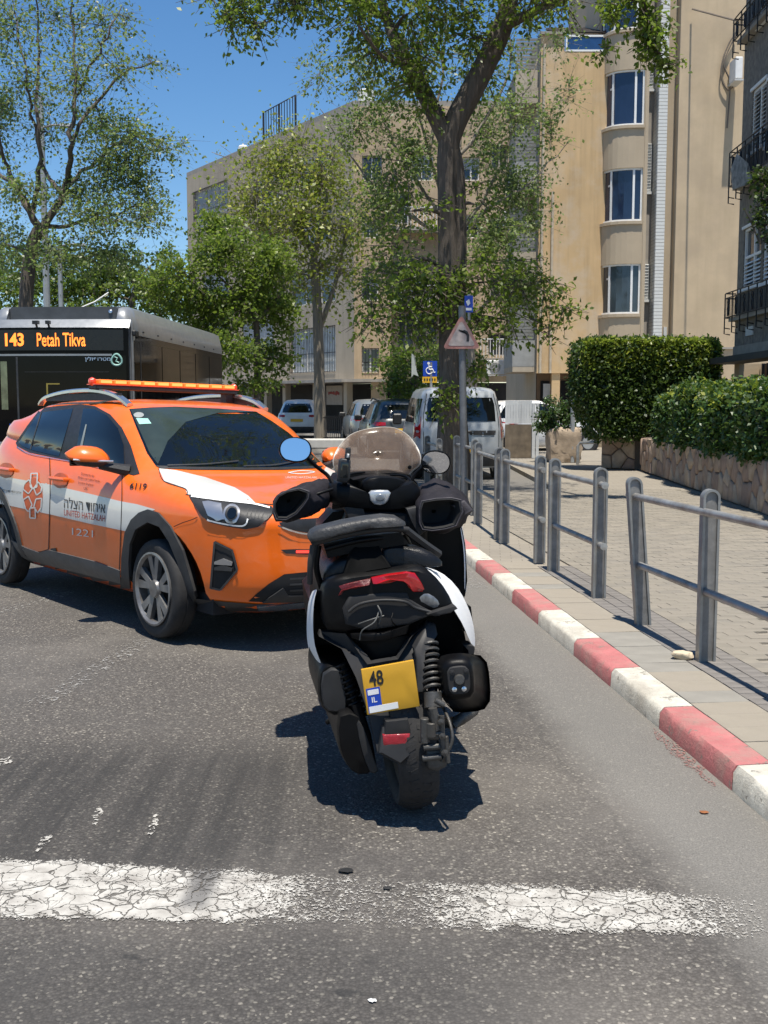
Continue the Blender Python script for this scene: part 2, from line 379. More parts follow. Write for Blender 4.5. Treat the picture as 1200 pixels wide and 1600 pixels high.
# ------------------------------------------------------------------ kerb of red and white stones
kerb = MB()
def kp(y, d, z): return V((kx(y) + d, y + d * .098, z))
kb = [(1.2, 1), (1.9, 0), (2.65, 1), (3.4, 0), (4.22, 1), (5.05, 0), (5.81, 1), (6.55, 0), (7.46, 1), (8.31, 0), (9.10, 1), (9.86, 0), (10.6, 1), (11.4, 0), (12.2, 1), (13.0, 0), (13.8, 1), (14.6, 0)]
for sgn in (0,): 
    kerb.prism([kp(-6, .01, -.05), kp(15.4, .01, -.05), kp(15.4, .155, -.05), kp(-6, .155, -.05)], (0, 0, KH + .03))
kerb_o = struct('kerb', kerb, M('kerb_concrete', (.27, .255, .225), .9, var=.2, scale=20, bump=.5))
def kerbpaint(name, c, seed):
    m, nt, b = newmat(name); v = coords(nt, loc=(seed, 0, 0))
    p = ramp(nt, noise(nt, v, 7, 6, .65), [(.3, tuple(V(c) * .82)), (.7, tuple(V(c) * 1.12))])
    stain = ramp(nt, noise(nt, coords(nt, (1, 1, .5), (seed + 3, 0, 0)), 5, 7, .72), [(.44, (0, 0, 0)), (.66, (1, 1, 1))]); p = mixc(nt, p, tuple(V(c).lerp(V((.30, .265, .215)), .75)), mth(nt, 'MULTIPLY', stain, .75))
    chip = mth(nt, 'GREATER_THAN', mth(nt, 'ADD', noise(nt, v, 11, 8, .75), mth(nt, 'MULTIPLY', noise(nt, v, 70, 4, .7), .22)), .725)
    col = mixc(nt, p, (.245, .225, .19), mth(nt, 'MULTIPLY', chip, .9)); nt.links.new(col, b.inputs['Base Color']); b.inputs['Roughness'].default_value = .8; b.inputs['Specular IOR Level'].default_value = .25
    bp = _n(nt, 'ShaderNodeBump', Strength=.8, Distance=.008); nt.links.new(mth(nt, 'SUBTRACT', noise(nt, v, 55, 6, .7), mth(nt, 'MULTIPLY', chip, .25)), bp.inputs['Height']); nt.links.new(bp.outputs[0], b.inputs['Normal']); return m
m_kred = kerbpaint('kerb_red_paint', (.46, .165, .16), 1.7)
m_kwhite = kerbpaint('kerb_white_paint', (.60, .57, .49), 5.2)
kk = random.Random(3)
for i in range(len(kb) - 1):
    y0, red = kb[i]; y1 = kb[i + 1][0]
    b_ = MB(); N = 6; rings = []
    for j in range(N + 1):
        y = y0 + .004 + (y1 - y0 - .008) * j / N; e = lambda a: kk.uniform(-a, a)
        rings.append([kp(y, .0 + e(.002), -.02), kp(y, .002 + e(.003), KH - .022 + e(.004)), kp(y, .022 + e(.003), KH + .002 + e(.002)), kp(y, .165 + e(.002), KH + .006 + e(.001)), kp(y, .165, -.02)])
    b_.loft(rings); b_.build('kerb_stone', m_kred if red else m_kwhite, kerb_o, ang=50)

# ------------------------------------------------------------------ pavement
m_pave = M('pavement_concrete', (.27, .24, .195), .9, var=.16, scale=3, bump=.4, bscale=80, grime=(.20, .18, .15))
def pavetex(name, c0, c1, sx_, sy_, mort=.02):
    m, nt, b = newmat(name); vec = coords(nt, rot=(0, 0, R(5.6)))
    br = _n(nt, 'ShaderNodeTexBrick', Scale=1.0); nt.links.new(vec, br.inputs['Vector'])
    br.inputs['Brick Width'].default_value = sx_; br.inputs['Row Height'].default_value = sy_; br.inputs['Mortar Size'].default_value = mort * .2
    br.inputs['Color1'].default_value = (*c0, 1); br.inputs['Color2'].default_value = (*c1, 1); br.inputs['Mortar'].default_value = (*(V(c0) * .6), 1)
    n = noise(nt, vec, 1.3, 6, .65)
    col = mixc(nt, br.outputs['Color'], (.33, .29, .23), mth(nt, 'MULTIPLY', n, .5)); col = mixc(nt, col, (.13, .115, .10), mth(nt, 'MULTIPLY', ramp(nt, noise(nt, vec, .45, 5), [(.5, (0, 0, 0)), (.7, (1, 1, 1))]), .35))
    nt.links.new(col, b.inputs['Base Color']); b.inputs['Roughness'].default_value = .88; b.inputs['Specular IOR Level'].default_value = .3
    bp = _n(nt, 'ShaderNodeBump', Strength=.5, Distance=.01); nt.links.new(mth(nt, 'ADD', mth(nt, 'MULTIPLY', br.outputs['Fac'], -1), mth(nt, 'MULTIPLY', noise(nt, vec, 90, 4), .3)), bp.inputs['Height']); nt.links.new(bp.outputs[0], b.inputs['Normal'])
    return m
m_pavetex = pavetex('far_pavers', (.225, .202, .168), (.26, .234, .195), .2, .1)
sw = MB()
outl = [kp(-6, .16, 0), kp(15.2, .16, 0), (2.9, 15.6, 0), (2.95, 60, 0), (60, 60, 0), (60, -6, 0)]
sw.prism([V((p[0], p[1], -.2)) for p in outl], (0, 0, .2 + KH - .012))
pav = struct('pavement', sw, m_pavetex, smooth=False)
m_slab = M('paving_slab', (.275, .242, .192), .9, var=.10, scale=5, bump=.4, bscale=110, grime=(.24, .21, .17))
m_slabg = M('grey_slab', (.24, .225, .195), .9, var=.12, scale=5, bump=.4, bscale=110)
m_sett = M('grey_sett', (.17, .155, .14), .9, var=.25, scale=7, bump=.5, bscale=70)
m_pbrick = [M('paver_sand', (.235, .208, .168), .9, var=.14, scale=6, bump=.4, bscale=90, grime=(.2, .18, .15)), M('paver_buff', (.222, .198, .16), .9, var=.14, scale=6, bump=.4, bscale=90), M('paver_grey', (.205, .184, .152), .9, var=.16, scale=6, bump=.4, bscale=90)]
def slab_mesh(name, lx, ly, mat, h=.03):
    b_ = MB().box((0, 0, -h / 2), (lx, ly, h)); o = b_.build(name, mat, bevel=.0018, smooth=False); me = o.data; bpy.data.objects.remove(o); return me
tilt = math.atan(.098)
def lay(me, name, y, d, z):
    o = link(name, me, pav, kp(y, d, z)); o.rotation_euler = (kk.uniform(-.006, .006), kk.uniform(-.006, .006), tilt); return o
sm = [slab_mesh('paving_slab', .30, .195, m_slab), slab_mesh('paving_slab', .30, .195, m_slabg)]
y = 3.6; i = 0
while y < 9.6:
    lay(sm[1 if 5.8 < y < 6.7 or kk.random() < .12 else 0], 'paving_slab', y, .168 + .152, KH + .004 + kk.uniform(0, .004)); y += .2
st = slab_mesh('paving_sett', .096, .096, m_sett)
y = 4.6; n = 0
stm = MB()
while y < 9.4:
    for c in range(3):
        if y < 7.6 and n < 95: lay(st, 'paving_sett', y, .475 + .05 + c * .1, KH + .003 + kk.uniform(0, .004)); n += 1
        else: stm.box(kp(y, .525 + c * .1, KH - .008), (.094, .094, .024), tilt)
    y += .1
o = stm.build('far_paving_setts', m_sett, pav, smooth=False); o['kind'] = 'stuff'
pm = [slab_mesh('paving_brick', .1975, .0975, m) for m in m_pbrick]
cnt = 0; far = [MB(), MB(), MB()]
rows = []
y = 4.9
while y < 17.5:
    odd = int(round(y * 10)) % 2; d = .78 + (.1 if odd else 0)
    if odd: far[1].box(kp(y, .83, KH - .009), (.096, .0975, .022), tilt)
    while d < 4.6:
        p = kp(y, d + .1, KH)
        sx = 600 + FPX * p.x / p.y
        if sx < 1215 and p.x < 5.0: rows.append((p.y, y, d + .1))
        d += .2
    y += .1
for (_, y, d) in sorted(rows):
    k = 0 if kk.random() < .5 else (1 if kk.random() < .6 else 2)
    if cnt < 160: lay(pm[k], 'paving_brick', y, d, KH + .002 + kk.uniform(0, .002)); cnt += 1
    else: far[k].box(kp(y, d, KH - .009 + kk.uniform(0, .002)), (.1975, .0975, .022), tilt)
for k in range(3):
    o = far[k].build('far_paving_bricks', m_pbrick[k], pav, smooth=False, fix=False); o['kind'] = 'stuff'

# ------------------------------------------------------------------ railings
def rail_post(lean=V((0, 0, 0)), h=.97, wd=.098, th=.05):
    """flat post with a round head: raised rim round a recessed face, broad side across the rail (x), rail along y"""
    r = wd / 2; arc = [(r * math.cos(a), h - r + r * math.sin(a)) for a in [math.pi * k / 10 for k in range(11)]]
    out = [(r, 0)] + arc + [(-r, 0)]
    f = (r - .014) / r; inn = [(x * f, (z - (h - r)) * f + h - r if z > h - r - .001 else z) for x, z in out]
    mb = MB(); L = lambda x, y, z: V((x, y, z)) + lean * (z / h)
    n = len(out)
    for sgn in (-1, 1):
        y0 = sgn * th / 2; y1 = sgn * (th / 2 - .012)
        vs = [L(x, y0, z) for x, z in out] + [L(x, y0, z) for x, z in inn] + [L(x, y1, z) for x, z in inn]
        fs = [(i, i + 1, n + i + 1, n + i) for i in range(n - 1)] + [(n + i, n + i + 1, 2 * n + i + 1, 2 * n + i) for i in range(n - 1)] + [tuple(range(2 * n, 3 * n))]
        k = len(mb.m); mb.add(vs, fs); mb.m[k:] = [0] * (n - 1) + [1] * (n)
    mb.add([L(x, -th / 2, z) for x, z in out] + [L(x, th / 2, z) for x, z in out], [(i, i + 1, n + i + 1, n + i) for i in range(n - 1)])
    return mb
m_postedge = M('post_edge_steel', (.27, .275, .27), .45, .5, var=.15, scale=14, grime=(.2, .18, .15))
GR = 'grey steel railings along the kerb'
def railing(label, pts, lean=None, ext=(.10, .10)):
    p0, p1 = V(pts[0]), V(pts[-1]); d = (p1 - p0).normalized(); ang = math.atan2(d.y, d.x) - math.pi / 2
    t = thing('railing', label, 'railing', p0, ang, GR)
    for i, p in enumerate(pts):
        l = (lean or {}).get(i, V((0, 0, 0)))
        mb = rail_post(l); o = (V(p) - p0).length
        mb.v = [tuple(V(q) + V((0, o, 0))) for q in mb.v]
        mb.build('post', [m_postedge, m_postgrey], t, fix=False, ang=30)
    Lg = (p1 - p0).length
    for z, e in ((.845, .0), (.40, .0)):
        l0 = (lean or {}).get(0, V((0, 0, 0))) * (z / .97)
        a = V((0, -ext[0], z)) + l0; b_ = V((0, Lg + ext[1], z))
        o = MB().tube([a, V((0, 0, z)) + l0, b_ - V((0, ext[1], 0)), b_], .0225, 12).build('rail', m_steel, t)
        for q in (a, b_):
            MB().lathe([(.0, -.012), (.024, -.012), (.027, -.004), (.027, .012), (.0, .014)], q, (0, 1, 0), 12).build('rail_cap', m_steel, o)
    return t
railing('nearest grey railing, its far post leaning, a pale stone at its foot', [(1.68, 6.95, KH), (1.80, 5.97, KH), (1.92, 4.95, KH)], {0: V((.085, .0, 0))}, (.1, .5))
railing('second grey railing from the camera, beside the red and white kerb', [(1.45, 9.22, KH), (1.585, 7.94, KH)])
railing('third grey railing from the camera, behind the right hand mirror of the scooter', [(1.235, 11.1, KH), (1.40, 9.72, KH)])
railing('fourth grey railing from the camera, right in front of the warning sign pole', [(1.12, 12.9, KH), (1.215, 11.45, KH)])
railing('fifth grey railing, in front of the large tree trunk', [(1.03, 15.4, KH), (1.16, 13.9, KH)])
railing('farthest grey railing, left of the large tree trunk and behind the windscreen', [(.74, 18.6, KH - .1), (.87, 17.2, KH - .1)])

# the stone at the railing foot
b_ = MB(); bm = bmesh.new(); bmesh.ops.create_icosphere(bm, subdivisions=3, radius=1)
rk = random.Random(5)
from mathutils import noise as mn
for v in bm.verts:
    n_ = mn.noise(v.co * 1.3 + V((3, 1, 2))); v.co = v.co * (1 + .35 * n_ + .12 * mn.noise(v.co * 4)); v.co = V((v.co.x * .055, v.co.y * .04, max(v.co.z, -.75) * .032))
b_.add([v.co for v in bm.verts], [[v.index for v in f.verts] for f in bm.faces]); bm.free()
p = G(1066, 1031, KH); o = b_.build('stone', M('pale_stone', (.55, .46, .33), .9, var=.15, scale=30, bump=.5)); o.location = (p.x, p.y, KH + .026)
tag(o, 'pale rough stone lying on the pavement at the foot of a railing post', 'stone')
# scraps on the road
for (px, py, s, lab, c) in ((540, 1363, .018, 'small black scrap lying on the worn stop line, left of the cracks', (.01, .01, .01)), (606, 1390, .010, 'tiny dark scrap lying on the stop line below the scooter', (.02, .02, .02)), (1100, 1271, .012, 'small dry brown leaf lying on the road near the kerb', (.25, .09, .03)), (582, 1566, .008, 'tiny white chip lying on the asphalt at the bottom', (.7, .7, .68))):
    q = G(px, py); b_ = MB(); bm = bmesh.new(); bmesh.ops.create_icosphere(bm, subdivisions=2, radius=1)
    for v in bm.verts: v.co = v.co * (1 + .6 * mn.noise(v.co * 1.7 + V((px, py, 0)))); v.co = V((v.co.x * s * 1.4, v.co.y * s, v.co.z * s * .18))
    b_.add([v.co for v in bm.verts], [[v.index for v in f.verts] for f in bm.faces]); bm.free()
    o = b_.build('litter', M('litter_%d' % px, c, .8)); o.location = (q.x, q.y, .005 + s * .12); tag(o, lab, 'litter')
# ------------------------------------------------------------------ walls with real openings
def wall(mb, P, wu, hv, holes, rev=.18, usplit=(), mi=0):
    us = sorted(set([0, wu] + [h[0] for h in holes] + [h[2] for h in holes] + list(usplit)))
    vs = sorted(set([0, hv] + [h[1] for h in holes] + [h[3] for h in holes]))
    for i in range(len(us) - 1):
        for j in range(len(vs) - 1):
            cu, cv = (us[i] + us[i + 1]) / 2, (vs[j] + vs[j + 1]) / 2
            if any(h[0] < cu < h[2] and h[1] < cv < h[3] for h in holes): continue
            mb.quad(P(us[i], vs[j], 0), P(us[i + 1], vs[j], 0), P(us[i + 1], vs[j + 1], 0), P(us[i], vs[j + 1], 0), mi)
    for (a, b, c, d) in holes:
        uu = [a] + [x for x in us if a < x < c] + [c]
        for i in range(len(uu) - 1):
            for v_ in (b, d): mb.quad(P(uu[i], v_, 0), P(uu[i + 1], v_, 0), P(uu[i + 1], v_, rev), P(uu[i], v_, rev), mi)
        for u_ in (a, c): mb.quad(P(u_, b, 0), P(u_, d, 0), P(u_, d, rev), P(u_, b, rev), mi)
def pbox(mb, P, u0, v0, u1, v1, d0, d1, n=1, mi=0):
    for k in range(n):
        a, b = u0 + (u1 - u0) * k / n, u0 + (u1 - u0) * (k + 1) / n
        c = [P(x, y, z) for z in (d0, d1) for (x, y) in ((a, v0), (b, v0), (b, v1), (a, v1))]
        mb.add(c, [(0, 3, 2, 1), (4, 5, 6, 7), (0, 1, 5, 4), (1, 2, 6, 5), (2, 3, 7, 6), (3, 0, 4, 7)], mi)
def plane_P(o, u, n):
    o, u, n = V(o), V(u).normalized(), V(n).normalized()
    return lambda a, b, d: o + u * a + V((0, 0, b)) - n * d
m_curt = M('grey_curtain', (.20, .20, .21), .9, var=.25, scale=6)
def window(parent, P, h, rev=.18, cols=(.5,), trans=None, fr=.05, mat=None, pane=None, n=1, bars=False, shutter=0., curtain=False):
    u0, v0, u1, v1 = h; mb = MB(); d0, d1 = rev - .09, rev - .02
    for (a, b, c, d) in ((u0, v0, u0 + fr, v1), (u1 - fr, v0, u1, v1)): pbox(mb, P, a, b, c, d, d0, d1)
    pbox(mb, P, u0 + fr, v0, u1 - fr, v0 + fr, d0, d1, n); pbox(mb, P, u0 + fr, v1 - fr, u1 - fr, v1, d0, d1, n)
    for c in cols:
        x = u0 + (u1 - u0) * c; pbox(mb, P, x - fr * .6, v0 + fr, x + fr * .6, v1 - fr, d0, d1)
    if trans:
        for (ca, cb, tv) in trans:
            pbox(mb, P, u0 + (u1 - u0) * ca + fr * .6, v0 + (v1 - v0) * tv - fr * .5, u0 + (u1 - u0) * cb - fr * .6, v0 + (v1 - v0) * tv + fr * .5, d0 + .002, d1)
    f = mb.build('window', mat or m_white, parent, smooth=False)
    g = MB(); pbox(g, P, u0 + .01, v0 + .01, u1 - .01, v1 - .01, rev - .045, rev - .03, n); g.build('pane', pane or m_wglass, f, smooth=False)
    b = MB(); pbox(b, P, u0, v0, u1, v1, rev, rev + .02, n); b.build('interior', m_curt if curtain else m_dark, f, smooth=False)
    if shutter:
        s = MB(); k = 0; vt = v0 + (v1 - v0) * (1 - shutter)
        while vt + k * .07 < v1 - fr - .03:
            pbox(s, P, u0 + fr, vt + k * .07, u1 - fr, vt + k * .07 + .05, d0 - .02 + .002, d0 + .02); k += 1
        s.build('shutter', m_shut, f, smooth=False)
    if bars:
        s = MB(); k = max(3, int((u1 - u0) / .16))
        for i in range(k + 1):
            x = u0 + .02 + (u1 - u0 - .04) * i / k; pbox(s, P, x - .011, v0, x + .011, v1, -.06, -.04)
        for y in (v0 + .03, v0 + (v1 - v0) * .42, v1 - .03): pbox(s, P, u0 - .01, y - .014, u1 + .01, y + .014, -.038, -.02)
        s.build('window_bars', m_black, f, smooth=False)
    return f
m_shut = M('pale_shutter', (.55, .56, .55), .6, var=.1)
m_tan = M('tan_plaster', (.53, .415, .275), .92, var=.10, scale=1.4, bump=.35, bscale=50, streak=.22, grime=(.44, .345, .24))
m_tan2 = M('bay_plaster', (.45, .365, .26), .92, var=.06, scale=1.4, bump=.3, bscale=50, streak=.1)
m_ochre = M('ochre_plaster', (.56, .39, .21), .92, var=.10, scale=.9, bump=.4, bscale=40, streak=.42, grime=(.56, .49, .40))
m_greyp = M('grey_plaster', (.43, .365, .28), .92, var=.14, scale=.6, bump=.3, bscale=30, streak=.35)
m_buff = M('buff_plaster', (.49, .37, .24), .92, var=.2, scale=.8, bump=.3, bscale=30, streak=.5, grime=(.36, .29, .21))
m_greyst = M('grey_stone_cladding', (.19, .165, .135), .88, var=.35, scale=9, bump=.7, bscale=30)
m_tile = M('white_wall_tile', (.66, .66, .63), .4, var=.05)
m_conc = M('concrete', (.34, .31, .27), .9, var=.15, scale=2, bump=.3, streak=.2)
m_iron = M('black_iron', (.02, .02, .022), .5, .3, var=.2)
m_navy = M('navy_glass', (.012, .022, .055), .06, var=.3, scale=1, spec=.8)

# ---- tan building with the curved bay
bt = thing('apartment_building', 'tan apartment building with a curved window bay and a white tiled column', 'building', (8.0, 36, 0), group='apartment buildings')
Yb = 34.3
zy = lambda y, Y=Yb: W(900, y, Y).z
arc = [V((7.4, 37.5, 0)), V((7.02, 36.4, 0)), V((6.82, 35.6, 0)), V((6.80, 34.98, 0)), V((7.05, 34.5, 0)), V((7.5, 34.3, 0)), V((7.98, 34.27, 0))]
arc = curve_pts(arc, 3); al = [0]
for i in range(1, len(arc)): al.append(al[-1] + (arc[i] - arc[i - 1]).length)
AL = al[-1]
def Pb(u, v, d):
    u = max(0, min(AL, u)); i = max(k for k in range(len(al)) if al[k] <= u + 1e-9); i = min(i, len(al) - 2)
    t = (u - al[i]) / (al[i + 1] - al[i]); p = arc[i].lerp(arc[i + 1], t); tg = (arc[i + 1] - arc[i]).normalized()
    if i + 2 < len(arc): tg = tg.lerp((arc[i + 2] - arc[i + 1]).normalized(), t).normalized()
    n = V((-tg.y, tg.x, 0)); q = p + n * d
    return V((q.x, q.y, v))
ua = al[7]; ub = AL - .03
wins = [(ua, zy(490), ub, zy(412)), (ua, zy(345), ub, zy(262)), (ua, zy(195), ub, zy(108)), (ua, zy(44), ub, zy(-45))]
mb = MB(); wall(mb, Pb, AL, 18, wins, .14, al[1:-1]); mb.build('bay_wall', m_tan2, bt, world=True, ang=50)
def wworld(fn):
    """windows are surveyed in world places: shift them into the frame of their building"""
    return fn
def Pin(P, root):
    q = chain(root).inverted(); return lambda a, b, d: q @ P(a, b, d)
Pbl = Pin(Pb, bt)
for i, h in enumerate(wins):
    window(bt, Pbl, h, .14, (.46, .86), [(0, .46, .70 if i else .72)], .055, n=10, pane=m_navy if i else m_wglass, curtain=(i == 0))
    for (z0, z1) in ((h[1] - .10, h[1] - .01),):
        s = MB(); pbox(s, Pbl, al[2], z0, AL - .02, z1, -.06, 0.0, 14); s.build('window_sill', m_tan2, bt, smooth=False)
# flank of the bay, tiled column, recessed strip, plain tan wall
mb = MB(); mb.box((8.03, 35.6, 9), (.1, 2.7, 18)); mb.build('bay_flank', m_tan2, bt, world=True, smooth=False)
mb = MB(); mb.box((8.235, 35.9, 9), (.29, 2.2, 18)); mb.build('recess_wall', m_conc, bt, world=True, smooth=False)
for (ya, yb_) in ((413, 468), (225, 300), (100, 140)):
    mb = MB(); z0, z1 = zy(yb_, 34.8), zy(ya, 34.8)
    mb.box((8.20, 34.76, (z0 + z1) / 2), (.22, .06, z1 - z0)); f = mb.build('narrow_shutter', m_shut, bt, world=True, smooth=False)
    sl_ = MB(); k = int((z1 - z0) / .09)
    for j in range(k): sl_.box((8.20, 34.72, z0 + (j + .5) * (z1 - z0) / k), (.19, .03, .055), Matrix.Rotation(.5, 3, 'X'))
    sl_.build('slats', m_shut, f, world=True, smooth=False)
    MB().box((8.21, 34.72, z0 - .05), (.26, .14, .08)).build('sill', m_tile, bt, world=True, smooth=False)
colm = MB(); colm.box((8.50, 34.55, 9), (.27, .7, 18)); co = colm.build('tiled_column', m_conc, bt, world=True, smooth=False)
tb = MB(); k = 0
while k * .105 < 15:
    tb.box((8.50, 34.19, 3.0 + k * .105), (.262, .02, .092)); tb.box((8.362, 34.5, 3.0 + k * .105), (.006, .6, .092)); k += 1
o = tb.build('wall_tiles', m_tile, co, world=True, smooth=False); o['kind'] = 'stuff'
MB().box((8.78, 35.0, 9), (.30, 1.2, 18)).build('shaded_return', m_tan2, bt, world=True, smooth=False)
MB().box((10.9, 39, 9), (3.96, 10, 18)).build('side_wall', m_tan, bt, world=True, smooth=False)
MB().box((10.3, 33.98, zy(545, 34) + .02), (2.6, .08, .06)).build('string_course', m_conc, bt, world=True, smooth=False)
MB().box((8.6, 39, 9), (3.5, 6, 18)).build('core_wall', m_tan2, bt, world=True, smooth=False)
MB().box((8.77, 34.36, zy(518, 34.3)), (.10, .06, .28)).build('vent_grille', m_shut, bt, world=True, smooth=False)

# ---- ochre building with the roof terrace
bo = thing('apartment_building', 'ochre stained building with a blank end wall, glass roof parapet and dark slatted pergola', 'building', (6, 37, 0), group='apartment buildings')
zo = lambda y: W(880, y, 37).z
xo = lambda x: W(x, 400, 37).x
P0 = plane_P((xo(841), 37, 0), (1, 0, 0), (0, -1, 0)); wd = 3.2
mb = MB(); z0 = zo(583)
mb.box((xo(841) + wd / 2, 41, (z0 + zo(80)) / 2), (wd, 8, zo(80) - z0)); mb.box((xo(859), 41, (zo(80) + zo(55)) / 2 + .002), (xo(877) - xo(841), 8, zo(55) - zo(80)))
mb.build('end_wall', m_ochre, bo, world=True, smooth=False)
MB().box((xo(859), 41.0, zo(54) + .03), (xo(879) - xo(840), 8.2, .08)).build('coping', m_conc, bo, world=True, smooth=False)
g = MB().box((xo(912), 37.02, (zo(78) + zo(57)) / 2), (xo(946) - xo(879), .02, zo(57) - zo(78) - .03)); f = g.build('glass_parapet', M('blue_glass', (.02, .06, .16), .05, var=.2, spec=.8), bo, world=True, smooth=False)
MB().box((xo(912), 37.02, zo(56)), (xo(946) - xo(879), .05, .06)).box((xo(912), 37.02, zo(79)), (xo(946) - xo(879), .06, .06)).box((xo(880), 37.02, zo(67)), (.05, .05, .45)).build('parapet_frame', m_white, f, world=True, smooth=False)
pg = MB()
for j in range(7): pg.box((xo(916), 37.4 + j * .55, zo(44) + j * .20), (1.7, .34, .05), Matrix.Rotation(.35, 3, 'X'))
pgo = pg.build('pergola_slats', M('dark_wood', (.035, .028, .024), .8, var=.3), bo, world=True, smooth=False)
pp = MB()
for x in (xo(876), xo(940)): pp.box((x, 37.5, zo(60)), (.09, .09, 1.2)); pp.tube([(x, 37.3, zo(44) - .04), (x, 40.9, zo(44) + 1.24)], .06, 6)
pp.build('pergola_posts', MATS['dark_wood'], pgo, world=True)
# its street front (left return, recessed balconies), ground floor under it
ret = MB(); Pr = plane_P((xo(841) - .01, 37.05, 0), (0, 1, 0), (-1, 0, 0))
hs = [(1.2, z0 + .9 + 2.95 * k, 3.0, z0 + 2.3 + 2.95 * k) for k in range(4)]
wall(ret, Pr, 9, zo(57), hs, .3); ret.build('street_front', m_greyp, bo, world=True, smooth=False)
Prl = Pin(Pr, bo)
for h in hs: window(bo, Prl, h, .2, (.5,), None, .06, shutter=.45)
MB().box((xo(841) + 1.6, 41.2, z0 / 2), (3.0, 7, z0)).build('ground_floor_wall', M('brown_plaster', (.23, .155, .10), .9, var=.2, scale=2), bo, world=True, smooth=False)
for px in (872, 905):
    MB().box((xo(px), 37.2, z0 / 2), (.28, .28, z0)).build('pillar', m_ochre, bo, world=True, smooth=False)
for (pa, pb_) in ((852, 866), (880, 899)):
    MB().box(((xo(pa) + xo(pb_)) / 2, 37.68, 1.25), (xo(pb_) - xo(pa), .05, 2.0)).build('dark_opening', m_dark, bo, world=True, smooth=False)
MB().box((xo(862), 37.62, 1.9), (.26, .06, .5)).build('white_panel', m_white, bo, world=True, smooth=False)
for x_d, zt_d in ((xo(846), zo(70)), (xo(862), zo(300))): MB().tube([(x_d, 36.93, z0), (x_d, 36.93, zt_d)], .045, 8).build('drain_pipe', M('pipe_paint', (.50, .42, .31), .7), bo, world=True)
# balcony stack in front of the return
for k in range(4):
    zb = z0 + .05 + 2.95 * k
    b_ = MB().box((xo(822), 38.6, zb + .09), (.75, 2.6, .18)); f = b_.build('balcony', m_greyp, bo, world=True, smooth=False)
    MB().box((xo(822) - .36, 38.6, zb + .62), (.05, 2.6, .88)).box((xo(822), 37.32, zb + .62), (.75, .05, .88)).build('balcony_front', m_greyp if k % 2 else M('corrugated_grey', (.30, .30, .29), .6, var=.15), f, world=True, smooth=False)
    bl = MB()
    for j in range(9): bl.box((xo(822) - .02, 37.34, zb + 1.15 + j * .11), (.70, .02, .085))
    bl.build('balcony_shutter', M('grey_slats', (.20, .20, .19), .6, var=.2), f, world=True, smooth=False)

bo.location = V((0, 0, CAMH)) + (bo.location - V((0, 0, CAMH))) * .943; bo.scale = (.943,) * 3
# ---- far building, two wings meeting at a corner
bf = thing('apartment_building', 'large weathered five storey apartment building behind the street trees, with shops under it', 'building', (0, 56, 0), group='apartment buildings')
YF = 52.0
xf = lambda x: W(x, 400, YF).x
zf = lambda y: W(600, y, YF).z
HF = zf(166)
A = W(292, 300, 68); A.z = 0; Bc = V((xf(553), YF, 0))
ul = (Bc - A); LL = ul.length; ul.normalize(); nl = V((ul.y, -ul.x, 0))
Pl = plane_P(A, ul, nl); SL = zf(597)
def uat(px):                                    # place along the left wing seen at this column
    k = (px - 600) / FPX; return (A.x - k * A.y * 1.0) / (k * ul.y - ul.x) if abs(k * ul.y - ul.x) > 1e-6 else 0
zl = lambda px, y: W(px, y, (A + ul * uat(px)).y).z
holes = []
spec = [(310, 362, 352, 290, True), (312, 352, 410, 372, False), (400, 440, 330, 275, True), (400, 440, 420, 380, False), (455, 525, 582, 512, True), (455, 525, 475, 420, False), (465, 520, 380, 330, False), (470, 520, 290, 235, False), (380, 430, 560, 500, False), (320, 360, 540, 490, False), (320, 360, 470, 425, False)]
for (a, b, yb_, yt, br) in spec:
    holes.append((uat(a), zl((a + b) / 2, yb_), uat(b), zl((a + b) / 2, yt)))
mb = MB(); wall(mb, lambda u, v, d: Pl(u, v + SL, d), LL, HF - SL, [(h[0], h[1] - SL, h[2], h[3] - SL) for h in holes], .22)
mb.build('left_wing_wall', m_greyp, bf, world=True, smooth=False)
Pll = Pin(Pl, bf)
for h, s in zip(holes, spec): window(bf, Pll, h, .22, (.33, .66) if s[1] - s[0] > 45 else (.5,), None, .06, mat=m_white if s[4] else m_shut, bars=s[4], shutter=0 if s[4] else .5, pane=M('pale_curtain_glass', (.62, .64, .64), .25, var=.3, scale=2) if s[4] else None)
# right wing
Pf = plane_P((Bc.x, YF, 0), (1, 0, 0), (0, -1, 0)); WR = xf(838) - Bc.x
uf = lambda px: xf(px) - Bc.x
fh = []; fk = []
for (a, b, yb_, yt, kind) in ((566, 597, 282, 243, 'b'), (566, 590, 372, 342, 's'), (565, 591, 470, 432, 's'), (565, 592, 582, 544, 'b'), (615, 640, 350, 300, 'd'), (622, 646, 545, 488, 'd'), (650, 684, 545, 488, 'd'), (622, 680, 475, 436, 's'), (640, 676, 282, 240, 's'), (766, 792, 262, 226, 'd'), (763, 790, 372, 340, 's'), (766, 800, 470, 430, 'd'), (764, 800, 556, 520, 'd'), (722, 748, 372, 335, 's'), (722, 748, 282, 245, 's')):
    fh.append((uf(a), zf(yb_), uf(b), zf(yt))); fk.append(kind)
mb = MB(); wall(mb, lambda u, v, d: Pf(u, v + SL, d), WR, HF - SL, [(h[0], h[1] - SL, h[2], h[3] - SL) for h in fh], .25)
mb.build('right_wing_wall', m_buff, bf, world=True, smooth=False)
Pfl = Pin(Pf, bf)
for h, k in zip(fh, fk): window(bf, Pfl, h, .25, (.5,), None, .06, mat=m_white if k != 'd' else m_conc, bars=(k == 'b'), shutter=.5 if k == 's' else 0, curtain=False)
